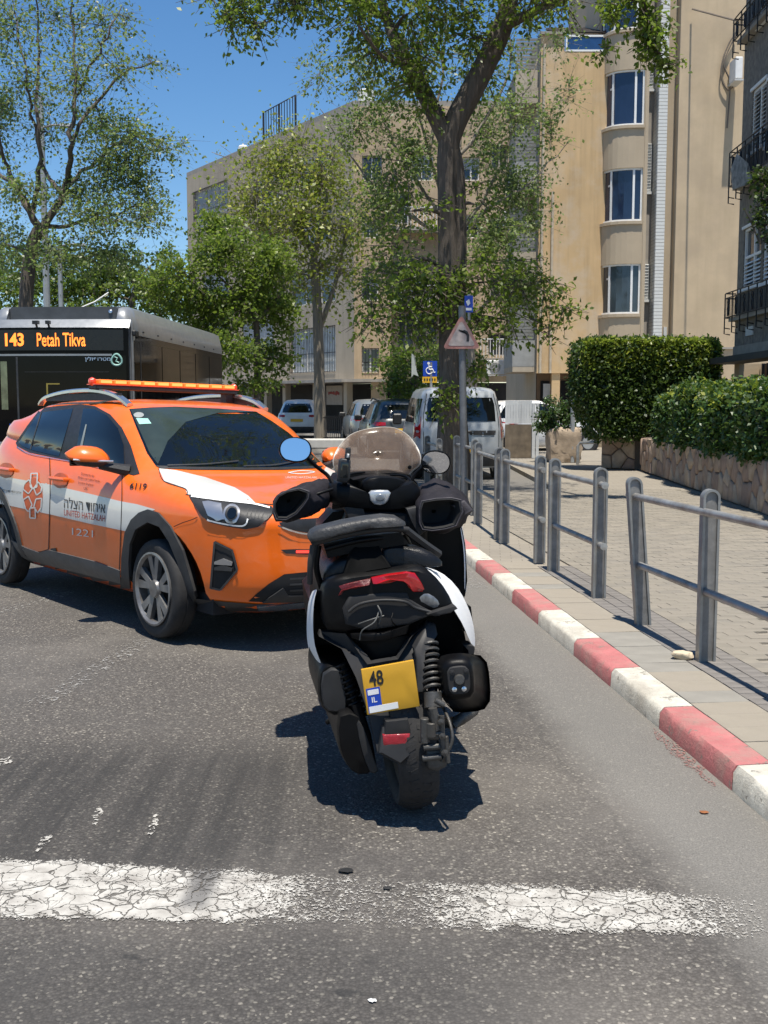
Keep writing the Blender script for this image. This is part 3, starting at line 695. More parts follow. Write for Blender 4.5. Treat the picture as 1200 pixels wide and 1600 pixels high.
# stone pilaster courses, balcony slabs and rails on the right wing
pl_ = MB()
for j in range(int((HF - SL) / .30)):
    for (a, b) in ((598, 612), (692, 716)): pl_.box(((xf(a) + xf(b)) / 2, YF - .05, SL + .15 + j * .30), (xf(b) - xf(a) - .02, .10, .275))
o = pl_.build('pilaster_courses', M('pilaster_stone', (.47, .36, .24), .9, var=.15, scale=1.5), bf, world=True, smooth=False); o['kind'] = 'stuff'
for (a, b, y) in ((612, 690, 478), (612, 690, 358), (750, 838, 560)):
    s = MB().box(((xf(a) + xf(b)) / 2, YF - .45, zf(y) - .1), (xf(b) - xf(a), .9, .16)); so_ = s.build('balcony', m_conc, bf, world=True, smooth=False)
    r_ = MB(); n = int((xf(b) - xf(a)) / .14)
    for j in range(n + 1): r_.box((xf(a) + j * (xf(b) - xf(a)) / n, YF - .86, zf(y) + .42), (.03, .03, .84))
    r_.box(((xf(a) + xf(b)) / 2, YF - .86, zf(y) + .86), (xf(b) - xf(a), .05, .05)); r_.build('balcony_rail', m_white, so_, world=True, smooth=False)
# roof, parapet, back
rf = MB().prism([A + V((0, 0, HF)), Bc + V((0, 0, HF)), V((xf(838), YF, HF)), V((xf(838), YF + 14, HF)), V((A.x + 8, A.y + 14, HF))], (0, 0, .25)); rf.build('roof_slab', m_conc, bf, world=True, smooth=False)
MB().prism([A + V((.05, .05, 0)), V((A.x + 8, A.y + 14, 0)), V((A.x + 8.2, A.y + 14, 0)), A + V((.25, .05, 0))], (0, 0, HF)).build('end_wall', m_greyp, bf, world=True, smooth=False)
# shop front under the slab
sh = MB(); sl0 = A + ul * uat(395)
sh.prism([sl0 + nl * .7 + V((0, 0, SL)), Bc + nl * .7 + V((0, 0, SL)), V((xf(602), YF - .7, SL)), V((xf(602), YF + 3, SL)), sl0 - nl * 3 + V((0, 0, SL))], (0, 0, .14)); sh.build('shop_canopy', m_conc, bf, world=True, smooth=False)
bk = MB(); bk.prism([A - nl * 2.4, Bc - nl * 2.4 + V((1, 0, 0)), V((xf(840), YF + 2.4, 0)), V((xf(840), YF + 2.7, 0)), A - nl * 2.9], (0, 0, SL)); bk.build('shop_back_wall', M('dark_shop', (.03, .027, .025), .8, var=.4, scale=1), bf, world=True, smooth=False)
for px in (385, 412, 441, 488, 536):
    p = A + ul * uat(px) - nl * .3; MB().box((p.x, p.y, SL / 2), (.32, .32, SL), math.atan2(ul.y, ul.x)).build('pillar', m_greyp, bf, world=True, smooth=False)
MB().box((xf(592), YF + .3, SL / 2), (.75, .4, SL)).build('pillar', m_buff, bf, world=True, smooth=False)
p = A + ul * uat(510) - nl * .5
sg = MB().box((p.x, p.y, 1.85), (1.55, .06, .95), math.atan2(ul.y, ul.x)); sgo = sg.build('shop_sign', M('sign_board', (.33, .27, .21), .7, var=.1), bf, world=True, smooth=False)
q_ = MB(); rk = random.Random(9)
for j in range(9): q_.box(p + ul * (-.5 + j * .12) + nl * .05 + V((0, 0, 1.95 + rk.uniform(-.03, .03))), (.07, .02, rk.uniform(.1, .24)), math.atan2(ul.y, ul.x) + rk.uniform(-.2, .2))
q_.build('sign_lettering', M('dull_red', (.30, .04, .03), .6), sgo, world=True, smooth=False)
# roof railing, tanks, dish
rr = thing('roof_railing', 'dark roof railing standing on the far building above the yellow green tree', 'railing', W(412, 222, 57) + V((0, 0, 0)))
r0 = W(412, 224, 61); r1 = W(462, 205, 57.6); zt = 3.2
mb = MB()
for j in range(13): q = r0.lerp(r1, j / 12); q.z = HF + .25; mb.tube([q, q + V((0, 0, zt * .55))], .025 if j % 6 else .06, 5)
for hh in (.12, zt * .55): a, b = r0.copy(), r1.copy(); a.z = b.z = HF + .25 + hh; mb.tube([a, b], .03, 5)
mb.build('rail_frame', m_iron, rr, world=True)
for (px, py, Y, rr_, hh, lab) in ((380, 238, 64.2, .28, .75, 'white water tank on the roof edge left of the dark roof railing'), (338, 252, 67.2, .3, .45, 'low white tank on the roof edge near the left corner'), (572, 160, 55, .42, 1.3, 'tall white solar water tank on the roof left of the large tree')):
    q = W(px, py, Y); t = thing('water_tank', lab, 'water tank', (q.x, q.y, HF + .25), group='water tanks on the roof')
    MB().lathe([(rr_ * .9, 0), (rr_, .05), (rr_, hh - .08), (rr_ * .7, hh), (.02, hh + .03)], n=16).build('tank', m_white, t); MB().lathe([(.05, hh), (.05, hh + .12), (.0, hh + .13)], n=8).build('cap', m_shut, t)
q = W(826, 266, 44); t = thing('satellite_dish', 'round white satellite dish left of the ochre wall', 'satellite dish', q)
MB().lathe([(.0, .10), (.18, .085), (.30, .05), (.38, 0), (.37, -.01), (.28, .03), (.0, .08)], axis=(-.25, .9, -.35), n=24).build('dish', m_white, t)
MB().tube([(0, .1, 0), (.05, .25, -.25), (.25, .9, -.3)], .025, 6).tube([(0, -.0, -.36), (.1, -.35, -.05)], .012, 6).box((.1, -.37, -.03), (.07, .09, .07)).build('arm', m_steel, t)
def ac(px, py, Y, lab, w_=.82, h=.56, rz=0):
    q = W(px, py, Y); t = thing('air_conditioner', lab, 'air conditioner', q, rz, 'air conditioners on the walls')
    MB().box((0, .15, 0), (w_, .32, h)).build('casing', m_white, t, bevel=.02)
    MB().lathe([(.0, .012), (h * .36, .012), (h * .40, .0), (h * .36, -.004)], (-.1, -.012, 0), (0, -1, 0), 20).build('fan_grille', M('ac_grey', (.3, .3, .3), .6), t)
    gb = MB()
    for k in range(9): gb.box((-.1, -.035, (k - 4) * h * .085), (h * .76 * math.sqrt(max(.05, 1 - ((k - 4) / 4.6) ** 2)), .008, .008))
    gb.build('grille_bars', m_white, t, smooth=False)
    MB().box((0, .12, -h / 2 - .04), (w_ * 1.02, .3, .03)).box((-w_ * .3, .28, -h / 2 - .06), (.03, .5, .03)).box((w_ * .3, .28, -h / 2 - .06), (.03, .5, .03)).build('bracket', m_shut, t)
ac(777, 574, 44, 'white air conditioner with a round fan on the brown wall right of the warning sign')
ac(796, 342, 46, 'small white air conditioner high among the twigs left of the ochre wall', .5, .6)
ac(797, 440, 46, 'white box air conditioner halfway up, just above the branches left of the ochre wall', .45, .6)
ac(815, 200, 46, 'topmost white air conditioner beside the ochre wall', .6, .5)
ac(655, 600, 51, 'white air conditioner low on the far building behind the small tree', .7, .5)
q = W(1150, 110, 33.6); t = thing('air_conditioner', 'white air conditioner seen edge on where the tan wall meets the grey building', 'air conditioner', q, group='air conditioners on the walls')
MB().box((0, 0, 0), (.22, .6, .62)).build('casing', m_white, t, bevel=.02); MB().box((0, .02, -.36), (.26, .7, .04)).build('bracket', m_shut, t)
for (pts, lab) in (([(1150, 50), (1138, 70), (1129, 95), (1127, 122), (1137, 140), (1145, 136)], 'looped cable hanging on the tan wall beside the air conditioner, widest loop'), ([(1150, 55), (1141, 72), (1131, 100), (1140, 125), (1140, 150), (1136, 200)], 'long cable trailing down the tan wall below the air conditioner')):
    o = MB().tube(curve_pts([W(x, y, 33.9) for x, y in pts], 5), .025, 6).build('cable', M('cable_grey', (.16, .13, .10), .8)); tag(o, lab, 'cable', 'loose cables on the tan wall')
o = MB().tube([W(1082, 14, 33.9), W(1150, 32, 31)], .028, 6).build('metal_rod', M('cable_grey', (.16, .13, .10))); tag(o, 'thin rod sticking out sideways high on the tan wall', 'rod')

# ---- grey stone building at the right edge
bg_ = thing('apartment_building', 'dark grey stone clad building at the right edge with iron window guards', 'building', (7.25, 22.7, 0), group='apartment buildings')
g0 = V((7.25, 22.7, 0)); gu = V((-.03, -1, 0)).normalized(); gn = V((-1, .03, 0)).normalized()
Pg = plane_P(g0, gu, gn)
def ug(px):
    k = (px - 600) / FPX; return (k * g0.y - g0.x) / (gu.x - k * gu.y)
zg = lambda px, y: W(px, y, (g0 + gu * ug(px)).y).z
gh = []
for (a, b, yt, yb_) in ((1151, 1178, 352, 447), (1157, 1178, 133, 232), (1181, 1199, 338, 440), (1181, 1199, 118, 222), (1163, 1199, -70, 20)):
    gh.append((ug(a), zg((a + b) / 2, yb_), ug(b), zg((a + b) / 2, yt)))
ZL = zg(1170, 558)
mb = MB(); wall(mb, lambda u, v, d: Pg(u, v + ZL, d), 13, 15, [(h[0], h[1] - ZL, h[2], h[3] - ZL) for h in gh], .15); mb.build('front_wall', m_greyst, bg_, world=True, smooth=False)
# cladding panels: joints as thin proud slabs
Pgl = Pin(Pg, bg_)
for j in range(6):
    for i in range(7):
        a, b, c, d = .02 + i * .62, ZL + .02 + j * .66, .02 + i * .62 + .60, ZL + .66 + j * .66 - .02
        if b > zg(1170, 450) or a > 3.2: continue
        s = MB(); pbox(s, Pgl, a, b, c, d, -.02, 0); s.build('cladding_panel', m_greyst, bg_, smooth=False)
for k, h in enumerate(gh):
    f = window(bg_, Pgl, h, .12, (.55,), [(0, 1, .52)] if k in (0, 2) else None, .05, shutter=0)
    s = MB(); top = .5 if k in (0, 2) else .97; v = h[1] + .08
    while v < h[1] + (h[3] - h[1]) * top - .08:
        for (ca, cb) in ((.04, .52), (.58, .96)):
            a, b = h[0] + (h[2] - h[0]) * ca, h[0] + (h[2] - h[0]) * cb
            s.add([Pgl(a, v, .0), Pgl(b, v, .0), Pgl(b, v + .05, .05), Pgl(a, v + .05, .05), Pgl(a, v, .012), Pgl(b, v, .012), Pgl(b, v + .05, .062), Pgl(a, v + .05, .062)], [(0, 1, 2, 3), (7, 6, 5, 4), (0, 4, 5, 1), (3, 2, 6, 7)])
        v += .075
    s.build('louvres', m_white, f, smooth=False)
    fm = MB(); pbox(fm, Pgl, h[0] - .06, h[1] - .07, h[2] + .06, h[1] - .005, -.06, .0); fm.build('sill', m_white, f, smooth=False); fm = MB(); pbox(fm, Pgl, h[0] - .06, h[3] + .005, h[2] + .06, h[3] + .06, -.03, .0); fm.build('lintel', m_white, f, smooth=False)
for (yt, yb_) in ((459, 497), (238, 292), (30, 64)):
    z1, z0_ = zg(1143, yt), zg(1143, yb_); gd = MB(); so_ = -.22
    def gp(u, z, d=so_): return Pgl(u, z, d)
    for z in (z0_, z1, z1 - .10): gd.tube([gp(-.0, z), gp(4.2, z)], .014, 5); gd.tube([gp(-.0, z), gp(-.05, z, 0)], .014, 5)
    for i in range(9):
        u = -.05 + i * .53
        gd.tube([gp(u, z1), gp(u, z0_ - .32), gp(u, z0_ - .34, so_ + .12)], .014, 5)
        gd.tube([gp(u, z0_ - .2), gp(u, z0_ - .22, so_ + .12)], .011, 5)
        for k in range(1, 6): gd.tube([gp(u + k * .088, z0_), gp(u + k * .088, z1 - .1)], .006, 4)
        gd.tube(curve_pts([gp(u + .26, z0_ + .03), gp(u + .20, (z0_ + z1) / 2 - .08), gp(u + .26, (z0_ + z1) / 2), gp(u + .32, (z0_ + z1) / 2 + .06), gp(u + .26, z1 - .13)], 3), .016, 5)
        gd.tube(curve_pts([gp(u + .26, z0_ + .03), gp(u + .32, (z0_ + z1) / 2 - .08), gp(u + .26, (z0_ + z1) / 2), gp(u + .20, (z0_ + z1) / 2 + .06), gp(u + .26, z1 - .13)], 3), .016, 5)
    gd.build('window_guard', m_iron, bg_)
    sb = MB(); pbox(sb, Pgl, .02, z0_ - .08, 4.2, z0_ - .0, -.16, -.0); sb.build('sill_slab', m_conc, bg_, smooth=False)
o = MB().prism([W(1143, 262, 22.2), W(1152, 240, 22), W(1170, 256, 21.4), W(1176, 285, 21.2), W(1146, 296, 22)], (.02, .12, 0)).build('cloth', M('grey_rag', (.24, .23, .21), .9, var=.5, scale=9, bump=.5, bscale=20)); tag(o, 'grey cloth hung over the second floor window guard at the right edge', 'cloth')
s = MB(); pbox(s, Pgl, -.15, ZL - .10, 6, ZL + .02, -.5, .1); s.build('canopy', M('dark_canopy', (.05, .045, .04), .7), bg_, smooth=False)
s = MB(); pbox(s, Pgl, -.02, ZL + .02, 6, ZL + .26, -.035, 0); s.build('stone_band', M('pale_stone_band', (.33, .28, .22), .9, var=.15), bg_, smooth=False)
s = MB(); pbox(s, Pgl, .35, 0, 8, ZL - .1, .5, .6); s.build('lobby_wall', M('brown_door', (.10, .05, .035), .6, var=.3), bg_, smooth=False)
s = MB(); pbox(s, Pgl, 0, 0, .34, ZL - .1, .0, .6); s.build('entrance_pier', m_tan, bg_, smooth=False)
s = MB()
for i in range(12): pbox(s, Pgl, .5 + i * .3, 0, .54 + i * .3, ZL - .1, .40, .46)
for j in range(6): pbox(s, Pgl, .4, .3 + j * .42, 4.5, .34 + j * .42, .42, .44)
s.build('entrance_lattice', m_iron, bg_, smooth=False)
s = MB(); pbox(s, Pgl, ug(1162), zg(1168, 524), ug(1173), zg(1168, 510), -.05, -.021); s.build('house_number_plate', m_shut, bg_, smooth=False)

# ------------------------------------------------------------------ stone garden walls
def clip(poly, a, b):                       # keep the half nearer to a than to b
    m = ((a[0] + b[0]) / 2, (a[1] + b[1]) / 2); n = (b[0] - a[0], b[1] - a[1]); out = []
    s = lambda p: (p[0] - m[0]) * n[0] + (p[1] - m[1]) * n[1]
    for i in range(len(poly)):
        p, q = poly[i], poly[(i + 1) % len(poly)]; sp, sq = s(p), s(q)
        if sp <= 0: out.append(p)
        if (sp < 0) != (sq < 0) and abs(sp - sq) > 1e-12: t = sp / (sp - sq); out.append((p[0] + (q[0] - p[0]) * t, p[1] + (q[1] - p[1]) * t))
    return out
m_stones = [M('wall_stone_a', (.33, .245, .18), .9, var=.2, scale=9, bump=.7, bscale=40), M('wall_stone_b', (.28, .20, .15), .9, var=.2, scale=9, bump=.7, bscale=40), M('wall_stone_c', (.38, .30, .22), .9, var=.2, scale=9, bump=.7, bscale=40)]
m_mort = M('wall_mortar', (.13, .10, .08), .95, var=.2, scale=20)
def stone_wall(label, p0, p1, h, th, cell=(.24, .30), seed=1):
    p0, p1 = V(p0), V(p1); u = (p1 - p0).normalized(); Lw = (p1 - p0).length; n = V((u.y, -u.x, 0)); n = n if n.dot(-p0) > 0 else -n
    t = thing('stone_wall', label, 'wall', p0, 0, 'stone garden walls')
    MB().prism([V((0, 0, 0)), u * Lw, u * Lw - n * th, -n * th], (0, 0, h)).build('wall_core', m_mort, t, smooth=False)
    rk = random.Random(seed); pts = []; nx, nz = max(1, int(Lw / cell[0])), max(1, int(h / cell[1]))
    for i in range(nx):
        for j in range(nz): pts.append(((i + .5 + rk.uniform(-.42, .42)) * Lw / nx, (j + .5 + rk.uniform(-.40, .40) + (.25 if i % 2 else -.2)) * h / nz))
    for k, a in enumerate(pts):
        poly = [(0, 0), (Lw, 0), (Lw, h), (0, h)]
        for q in pts:
            if q != a and abs(q[0] - a[0]) < cell[0] * 4: poly = clip(poly, a, q)
        if len(poly) < 3: continue
        cx = sum(p[0] for p in poly) / len(poly); cz = sum(p[1] for p in poly) / len(poly); ins = lambda p, f, g: (cx + (p[0] - cx) * f, cz + (p[1] - cz) * g)
        b_ = MB(); to = lambda p, d: u * p[0] + V((0, 0, p[1])) + n * d; d0 = rk.uniform(.03, .055)
        f1 = .93; rings = [[to(ins(p, f1, f1), -.01) for p in poly], [to(ins(p, f1 - .01, f1 - .01), d0 * .6) for p in poly], [to(ins(p, .80, .82), d0 + rk.uniform(-.006, .006)) for p in poly]]
        b_.loft(rings); b_.build('stone', m_stones[rk.randrange(3)], t, ang=60)
    return t
def capb(t, pts, h):
    MB().prism([V((p[0], p[1], 0)) for p in pts], (0, 0, h))
stone_wall('long crazy paved stone garden wall under the spreading bush at the right', (5.42, 22.8, KH), (4.80, 11.6, KH), .70, .5, seed=2)
stone_wall('short shaded end of the stone wall, left of the lamp gap under the tall hedge', (4.72, 23.6, KH), (5.36, 23.2, KH), .70, .4, (.2, .3), 3)
# ------------------------------------------------------------------ foliage
def leaf_cloud(P, size, up=.3, aspect=.62, jit=.35):
    """numpy kites, folded along the rib: P (N,3) places"""
    N = len(P); d = nrs.normal(size=(N, 3)); d[:, 2] -= .35; d /= np.linalg.norm(d, axis=1)[:, None]
    n = nrs.normal(size=(N, 3)); n[:, 2] = np.abs(n[:, 2]) + up; n -= d * (n * d).sum(1)[:, None]; n /= np.linalg.norm(n, axis=1)[:, None] + 1e-9
    s = np.cross(d, n); L = (size * (1 + jit * nrs.uniform(-1, 1, N)))[:, None]
    v = np.stack([P, P + d * L * .45 + s * L * aspect * .5 + n * L * .08, P + d * L, P + d * L * .45 - s * L * aspect * .5 + n * L * .08], 1).reshape(-1, 3)
    return v
def leaves_obj(name, vs, mat, parent):
    me = bpy.data.meshes.new(name); n = len(vs) // 4
    me.vertices.add(len(vs)); me.vertices.foreach_set('co', vs.astype(np.float32).ravel())
    me.loops.add(len(vs)); me.loops.foreach_set('vertex_index', np.arange(len(vs), dtype=np.int32))
    me.polygons.add(n); me.polygons.foreach_set('loop_start', np.arange(0, len(vs), 4, dtype=np.int32)); 
    me.update(calc_edges=True); me.materials.append(mat)
    o = bpy.data.objects.new(name, me); COL.objects.link(o); o.parent = parent; return o
class Tree:
    def __init__(s, name, label, base, bark, lmat, group=None, seed=1, lsize=.08):
        s.t = thing(name, label, 'tree', base, group=group); s.o = np.array(base); s.tr = MB(); s.br = MB(); s.L = []; s.bark = bark; s.lmat = lmat; s.rs = np.random.RandomState(seed); s.lsize = lsize; s.nodes = []; s.tw = .011
    def limb(s, pts, rad, n=9, main=True, wob=.0):
        pts = [V(p) for p in pts]; N = len(pts); c = curve_pts(pts, 5); rr = np.interp(np.linspace(0, N - 1, len(c)), range(N), rad)
        c = [p + V(tuple(s.rs.normal(size=3) * wob)) if 0 < i < len(c) - 1 else p for i, p in enumerate(c)]
        (s.tr if main else s.br).tube([p - s.t.location for p in c], list(rr), n)
        s.nodes += [(p, r) for p, r in zip(c, rr)]
    def blob(s, c, rad, twigs, per=14, tl=.45, droop=.25, link=True, shell=.5, bare=0.):
        """a bough: one limb from the nearest wood, twigs spread through its volume, leaves along each twig"""
        c = V(c); rad = V(rad) if hasattr(rad, '__len__') else V((rad,) * 3)
        if link and s.nodes:
            q, r = min(s.nodes, key=lambda k: (k[0] - c).length + max(0, (k[0].z - c.z)) * .6)
            mid = q.lerp(c, .5) + V(tuple(s.rs.normal(size=3) * .06 * (q - c).length)) + V((0, 0, .08 * (q - c).length))
            s.limb([q, mid, c], [min(r * .6, .05), min(r * .45, .03), .008], 5, False)
        core = [(k[0]) for k in s.nodes[-9:]]
        for k in range(twigs):
            d = s.rs.normal(size=3); d /= np.linalg.norm(d); f = s.rs.uniform(shell, 1) ** .7
            p = c + V((d[0] * rad.x * f, d[1] * rad.y * f, d[2] * rad.z * f))
            dr = V((d[0], d[1], d[2] * .5 - droop)).normalized(); L = tl * s.rs.uniform(.5, 1.3); a = p - dr * L * .6
            b = p + dr * L * .5 + V((0, 0, -droop * L * .3))
            st = c.lerp(a, .35) if k % 8 == 0 else a
            s.br.tube([st - s.t.location, a.lerp(p, .3) - s.t.location, b - s.t.location], [s.tw, s.tw * .7, s.tw * .3], 3, cap=False)
            m = max(2, int(per * s.rs.uniform(.5, 1.5)))
            tt = s.rs.uniform(bare, 1, m)[:, None]; A, B = np.array(a), np.array(b)
            s.L.append(A + (B - A) * tt + s.rs.normal(size=(m, 3)) * tl * .16)
    def done(s, trunk='trunk'):
        if s.tr.v: s.tr.build(trunk, s.bark, s.t, fix=False, ang=80)
        if s.br.v: s.br.build('branches', s.bark, s.t, fix=False, ang=80)
        P = np.concatenate(s.L) - s.o
        leaves_obj('crown', leaf_cloud(P, np.full(len(P), s.lsize)), s.lmat, s.t); return s.t
lf_main = leafmat('leaves_fresh', (.05, .09, .012), (.11, .165, .022), (.20, .24, .035), .46)
lf_dark = leafmat('leaves_deep', (.04, .075, .014), (.09, .145, .022), (.17, .21, .04), .42)
lf_yel = leafmat('leaves_yellow_green', (.09, .13, .016), (.19, .23, .03), (.37, .36, .05), .38)
lf_sil = leafmat('leaves_grey_green', (.06, .105, .035), (.13, .19, .062), (.25, .28, .105), .42)
lf_hedge = leafmat('hedge_leaves', (.013, .030, .006), (.030, .062, .010), (.062, .105, .016), .2, .5)
lf_hedge2 = leafmat('bush_leaves', (.016, .042, .010), (.032, .075, .016), (.06, .115, .025), .2, .45)
lf_suntip = leafmat('sunlit_hedge_tips', (.13, .19, .018), (.23, .28, .03), (.34, .36, .055), .4, .4)  # sun on the hedge top put into a brighter leaf colour

# main tree by the railings
Y0 = 17.9
def TW(x, y, dy=0.): return W(x, y, Y0 + dy)
T = Tree('street_tree', 'large tree with a thick forked trunk behind the warning sign', tuple(G(706, 762, KH)), m_bark, lf_main, 'street trees', 4, .085)
b0 = G(706, 762, KH)
T.limb([b0 + V((-.02, 0, -.1)), TW(703, 640), TW(702, 520), TW(700, 400), TW(699, 300), TW(700, 235), TW(712, 190), TW(738, 140), TW(766, 85), TW(785, 42), TW(800, -10), TW(822, -70)], [.30, .19, .172, .162, .158, .17, .185, .185, .175, .165, .12, .07], 14)
T.limb([b0 + V((.14, .05, -.1)), TW(713, 620, .1), TW(715, 500, .08), TW(717, 400, .06), TW(716, 320, .06), TW(712, 262, .05), TW(700, 222), TW(680, 180), TW(655, 130, .2), TW(628, 85, .3), TW(605, 30, .5), TW(585, -50, .6)], [.24, .15, .135, .128, .125, .132, .15, .14, .13, .12, .08, .05], 12)
T.limb([TW(785, 42), TW(830, 20, -.6), TW(900, -15, -1.5), TW(990, -40, -3)], [.10, .07, .05, .03], 7)
T.limb([TW(605, 30, .5), TW(520, -20, -.5), TW(420, -50, -1.5)], [.06, .045, .03], 7)
T.limb([TW(640, 100), TW(600, 90, -.8), TW(560, 40, -1.4)], [.05, .03, .02], 6)
for (x, y, dy, rx, ry, rz, tw, per) in (
    (640, 20, 0, 70, 55, 1.1, 70, 16), (560, 25, -.6, 50, 48, .9, 55, 16), (700, 5, .3, 70, 45, 1.1, 60, 16), (590, 90, -.4, 45, 30, .6, 34, 14), (655, 95, -.5, 40, 40, .6, 34, 14), (640, 140, -.4, 36, 26, .5, 20, 12), (668, 165, -.4, 22, 24, .4, 12, 12),
    (735, 60, 0, 45, 50, .7, 36, 13), (760, 120, .5, 40, 40, .6, 22, 10), (830, 0, -.8, 55, 34, .9, 46, 15), (880, 10, -1.4, 40, 26, .7, 22, 13), (790, -15, -.6, 60, 30, .9, 36, 14),
    (380, 15, -1.2, 30, 26, .5, 26, 12), (360, 38, -1.2, 12, 26, .3, 14, 10), (404, 45, -1.2, 13, 18, .3, 12, 10), (465, 12, -1.0, 32, 22, .5, 26, 12), (440, 0, -1.0, 60, 14, .5, 26, 12), (500, 0, -.8, 40, 16, .5, 22, 12), (330, 0, -1.3, 30, 8, .4, 10, 10)):
    T.blob(TW(x, y, dy), (rx * Y0 / FPX, rz, ry * Y0 / FPX), tw, per, .5, .3)
# epicormic shoots along the stem
for (x, y, dy, rx, ry, rz, tw, per) in (
    (640, 330, -.2, 60, 60, .7, 34, 12), (620, 420, -.2, 60, 50, .7, 40, 12), (668, 455, -.35, 55, 48, .6, 50, 14), (690, 470, -.42, 45, 36, .3, 40, 13), (640, 500, -.3, 42, 44, .5, 36, 13), (610, 270, .1, 40, 40, .6, 16, 9), (745, 320, 0, 38, 50, .5, 16, 9),
    (760, 440, -.2, 48, 56, .7, 42, 12), (810, 440, -.3, 50, 46, .7, 40, 12), (790, 500, -.3, 60, 34, .7, 34, 12), (850, 455, -.4, 44, 34, .6, 22, 11), (880, 490, -.5, 30, 18, .5, 12, 10), (855, 525, -.5, 14, 22, .3, 8, 9), (745, 510, -.2, 30, 26, .4, 20, 12), (740, 580, 0, 18, 24, .3, 12, 12), (690, 620, -.42, 22, 40, .12, 20, 10), (585, 500, -.2, 40, 40, .6, 26, 12), (575, 460, 0, 24, 30, .5, 14, 10)):
    T.blob(TW(x, y, dy), (rx * Y0 / FPX, rz, ry * Y0 / FPX), tw, per, .42, .35)
# the rest of the crown, above the picture
for (x, y, dy, rx, ry, rz, tw, per) in ((560, -90, -.5, 90, 70, 1.5, 60, 15), (680, -120, 0, 90, 80, 1.6, 60, 15), (800, -100, 0, 90, 70, 1.5, 60, 15), (620, -230, .4, 110, 80, 1.7, 60, 15), (760, -240, .4, 110, 80, 1.7, 60, 15), (690, -350, .6, 110, 70, 1.6, 50, 15), (480, -150, -.8, 80, 60, 1.3, 40, 15), (900, -170, -.8, 80, 60, 1.3, 40, 15), (540, -320, .2, 80, 60, 1.3, 36, 15)):
    T.blob(TW(x, y, dy), (rx * Y0 / FPX, rz, ry * Y0 / FPX), tw, per, .55, .3)
for (x, Y, z, r) in ((-2.2, 14.5, 10.2, 1.3), (-.8, 13.4, 10.6, 1.4), (.6, 13.2, 9.6, 1.3), (2.0, 14.2, 9.8, 1.4), (-1.5, 15.2, 12.2, 1.5), (.2, 14.8, 12.8, 1.5), (1.8, 15.6, 12.4, 1.5), (.4, 16.5, 14.6, 1.6), (-.4, 12.2, 12.4, 1.2)):
    T.blob((x, Y, z), (r, r, r * .7), 44, 15, .6, .3)
# hanging branch at the upper right, nearer to the camera
T.limb([TW(900, -15, -1.5), W(985, -30, 15), W(1010, 20, 15), W(1022, 70, 15), W(1045, 105, 15)], [.04, .03, .02, .012, .006], 6, False)
for (x, y, rx, ry, tw) in ((995, 5, 42, 22, 26), (1012, 40, 24, 26, 24), (1015, 72, 20, 18, 18), (1030, 92, 14, 10, 8), (1046, 108, 9, 10, 6), (950, 18, 18, 20, 10), (945, 82, 9, 14, 5)):
    T.blob(W(x, y, 15), (rx * 15 / FPX, .3, ry * 15 / FPX), tw, 13, .3, .4, link=False)
T.done()

# slender pale tree behind the large one
Y1 = 29.0
T = Tree('street_tree', 'slender willowy tree with pale thin branches behind the large forked tree', tuple(W(742, 702, Y1)), m_paleb, lf_sil, 'street trees', 8, .10); T.tw = .008
T.t.location.z = KH; T.o[2] = KH
def T1(x, y, dy=0.): return W(x, y, Y1 + dy)
T.limb([V(tuple(T.o)), T1(735, 560), T1(720, 440), T1(715, 380)], [.16, .13, .11, .09], 8)
for pts in ([(715, 380), (650, 280), (600, 190), (560, 110)], [(715, 380), (670, 240), (640, 120), (630, 30)], [(715, 380), (720, 240), (745, 120), (765, 20)], [(715, 380), (780, 260), (820, 150), (850, 60)], [(715, 380), (620, 320), (560, 260), (500, 170)], [(715, 380), (760, 330), (830, 280), (890, 220)], [(670, 240), (690, 120), (700, 20)], [(720, 240), (790, 130), (800, 40)], [(735, 500), (640, 440), (570, 420)], [(735, 500), (800, 430), (850, 400)]):
    T.limb([T1(x, y, T.rs.uniform(-.5, .5)) for x, y in pts], np.linspace(.06, .008, len(pts)), 6, False, .03)
for (x, y, rx, ry, tw, per) in ((560, 110, 50, 55, 36, 7), (500, 110, 45, 50, 26, 6), (610, 150, 60, 55, 44, 7), (560, 200, 60, 45, 44, 8), (640, 250, 60, 60, 70, 10), (600, 330, 55, 60, 70, 11), (760, 220, 45, 60, 50, 9), (800, 180, 55, 60, 54, 7), (860, 210, 40, 60, 34, 6), (800, 290, 55, 50, 70, 11), (770, 370, 50, 55, 66, 12), (830, 340, 40, 40, 34, 8), (740, 110, 50, 70, 40, 5), (800, 80, 45, 50, 34, 5), (660, 80, 50, 60, 34, 6), (890, 150, 30, 40, 16, 5), (620, 430, 60, 45, 60, 11), (800, 450, 50, 50, 50, 11), (870, 60, 30, 40, 20, 5)):
    T.blob(T1(x, y, T.rs.uniform(-.7, .7)), (rx * Y1 / FPX, .8, ry * Y1 / FPX), int(tw * 1.6), int(per * 1.6), .7, .1, shell=.2)
T.done()

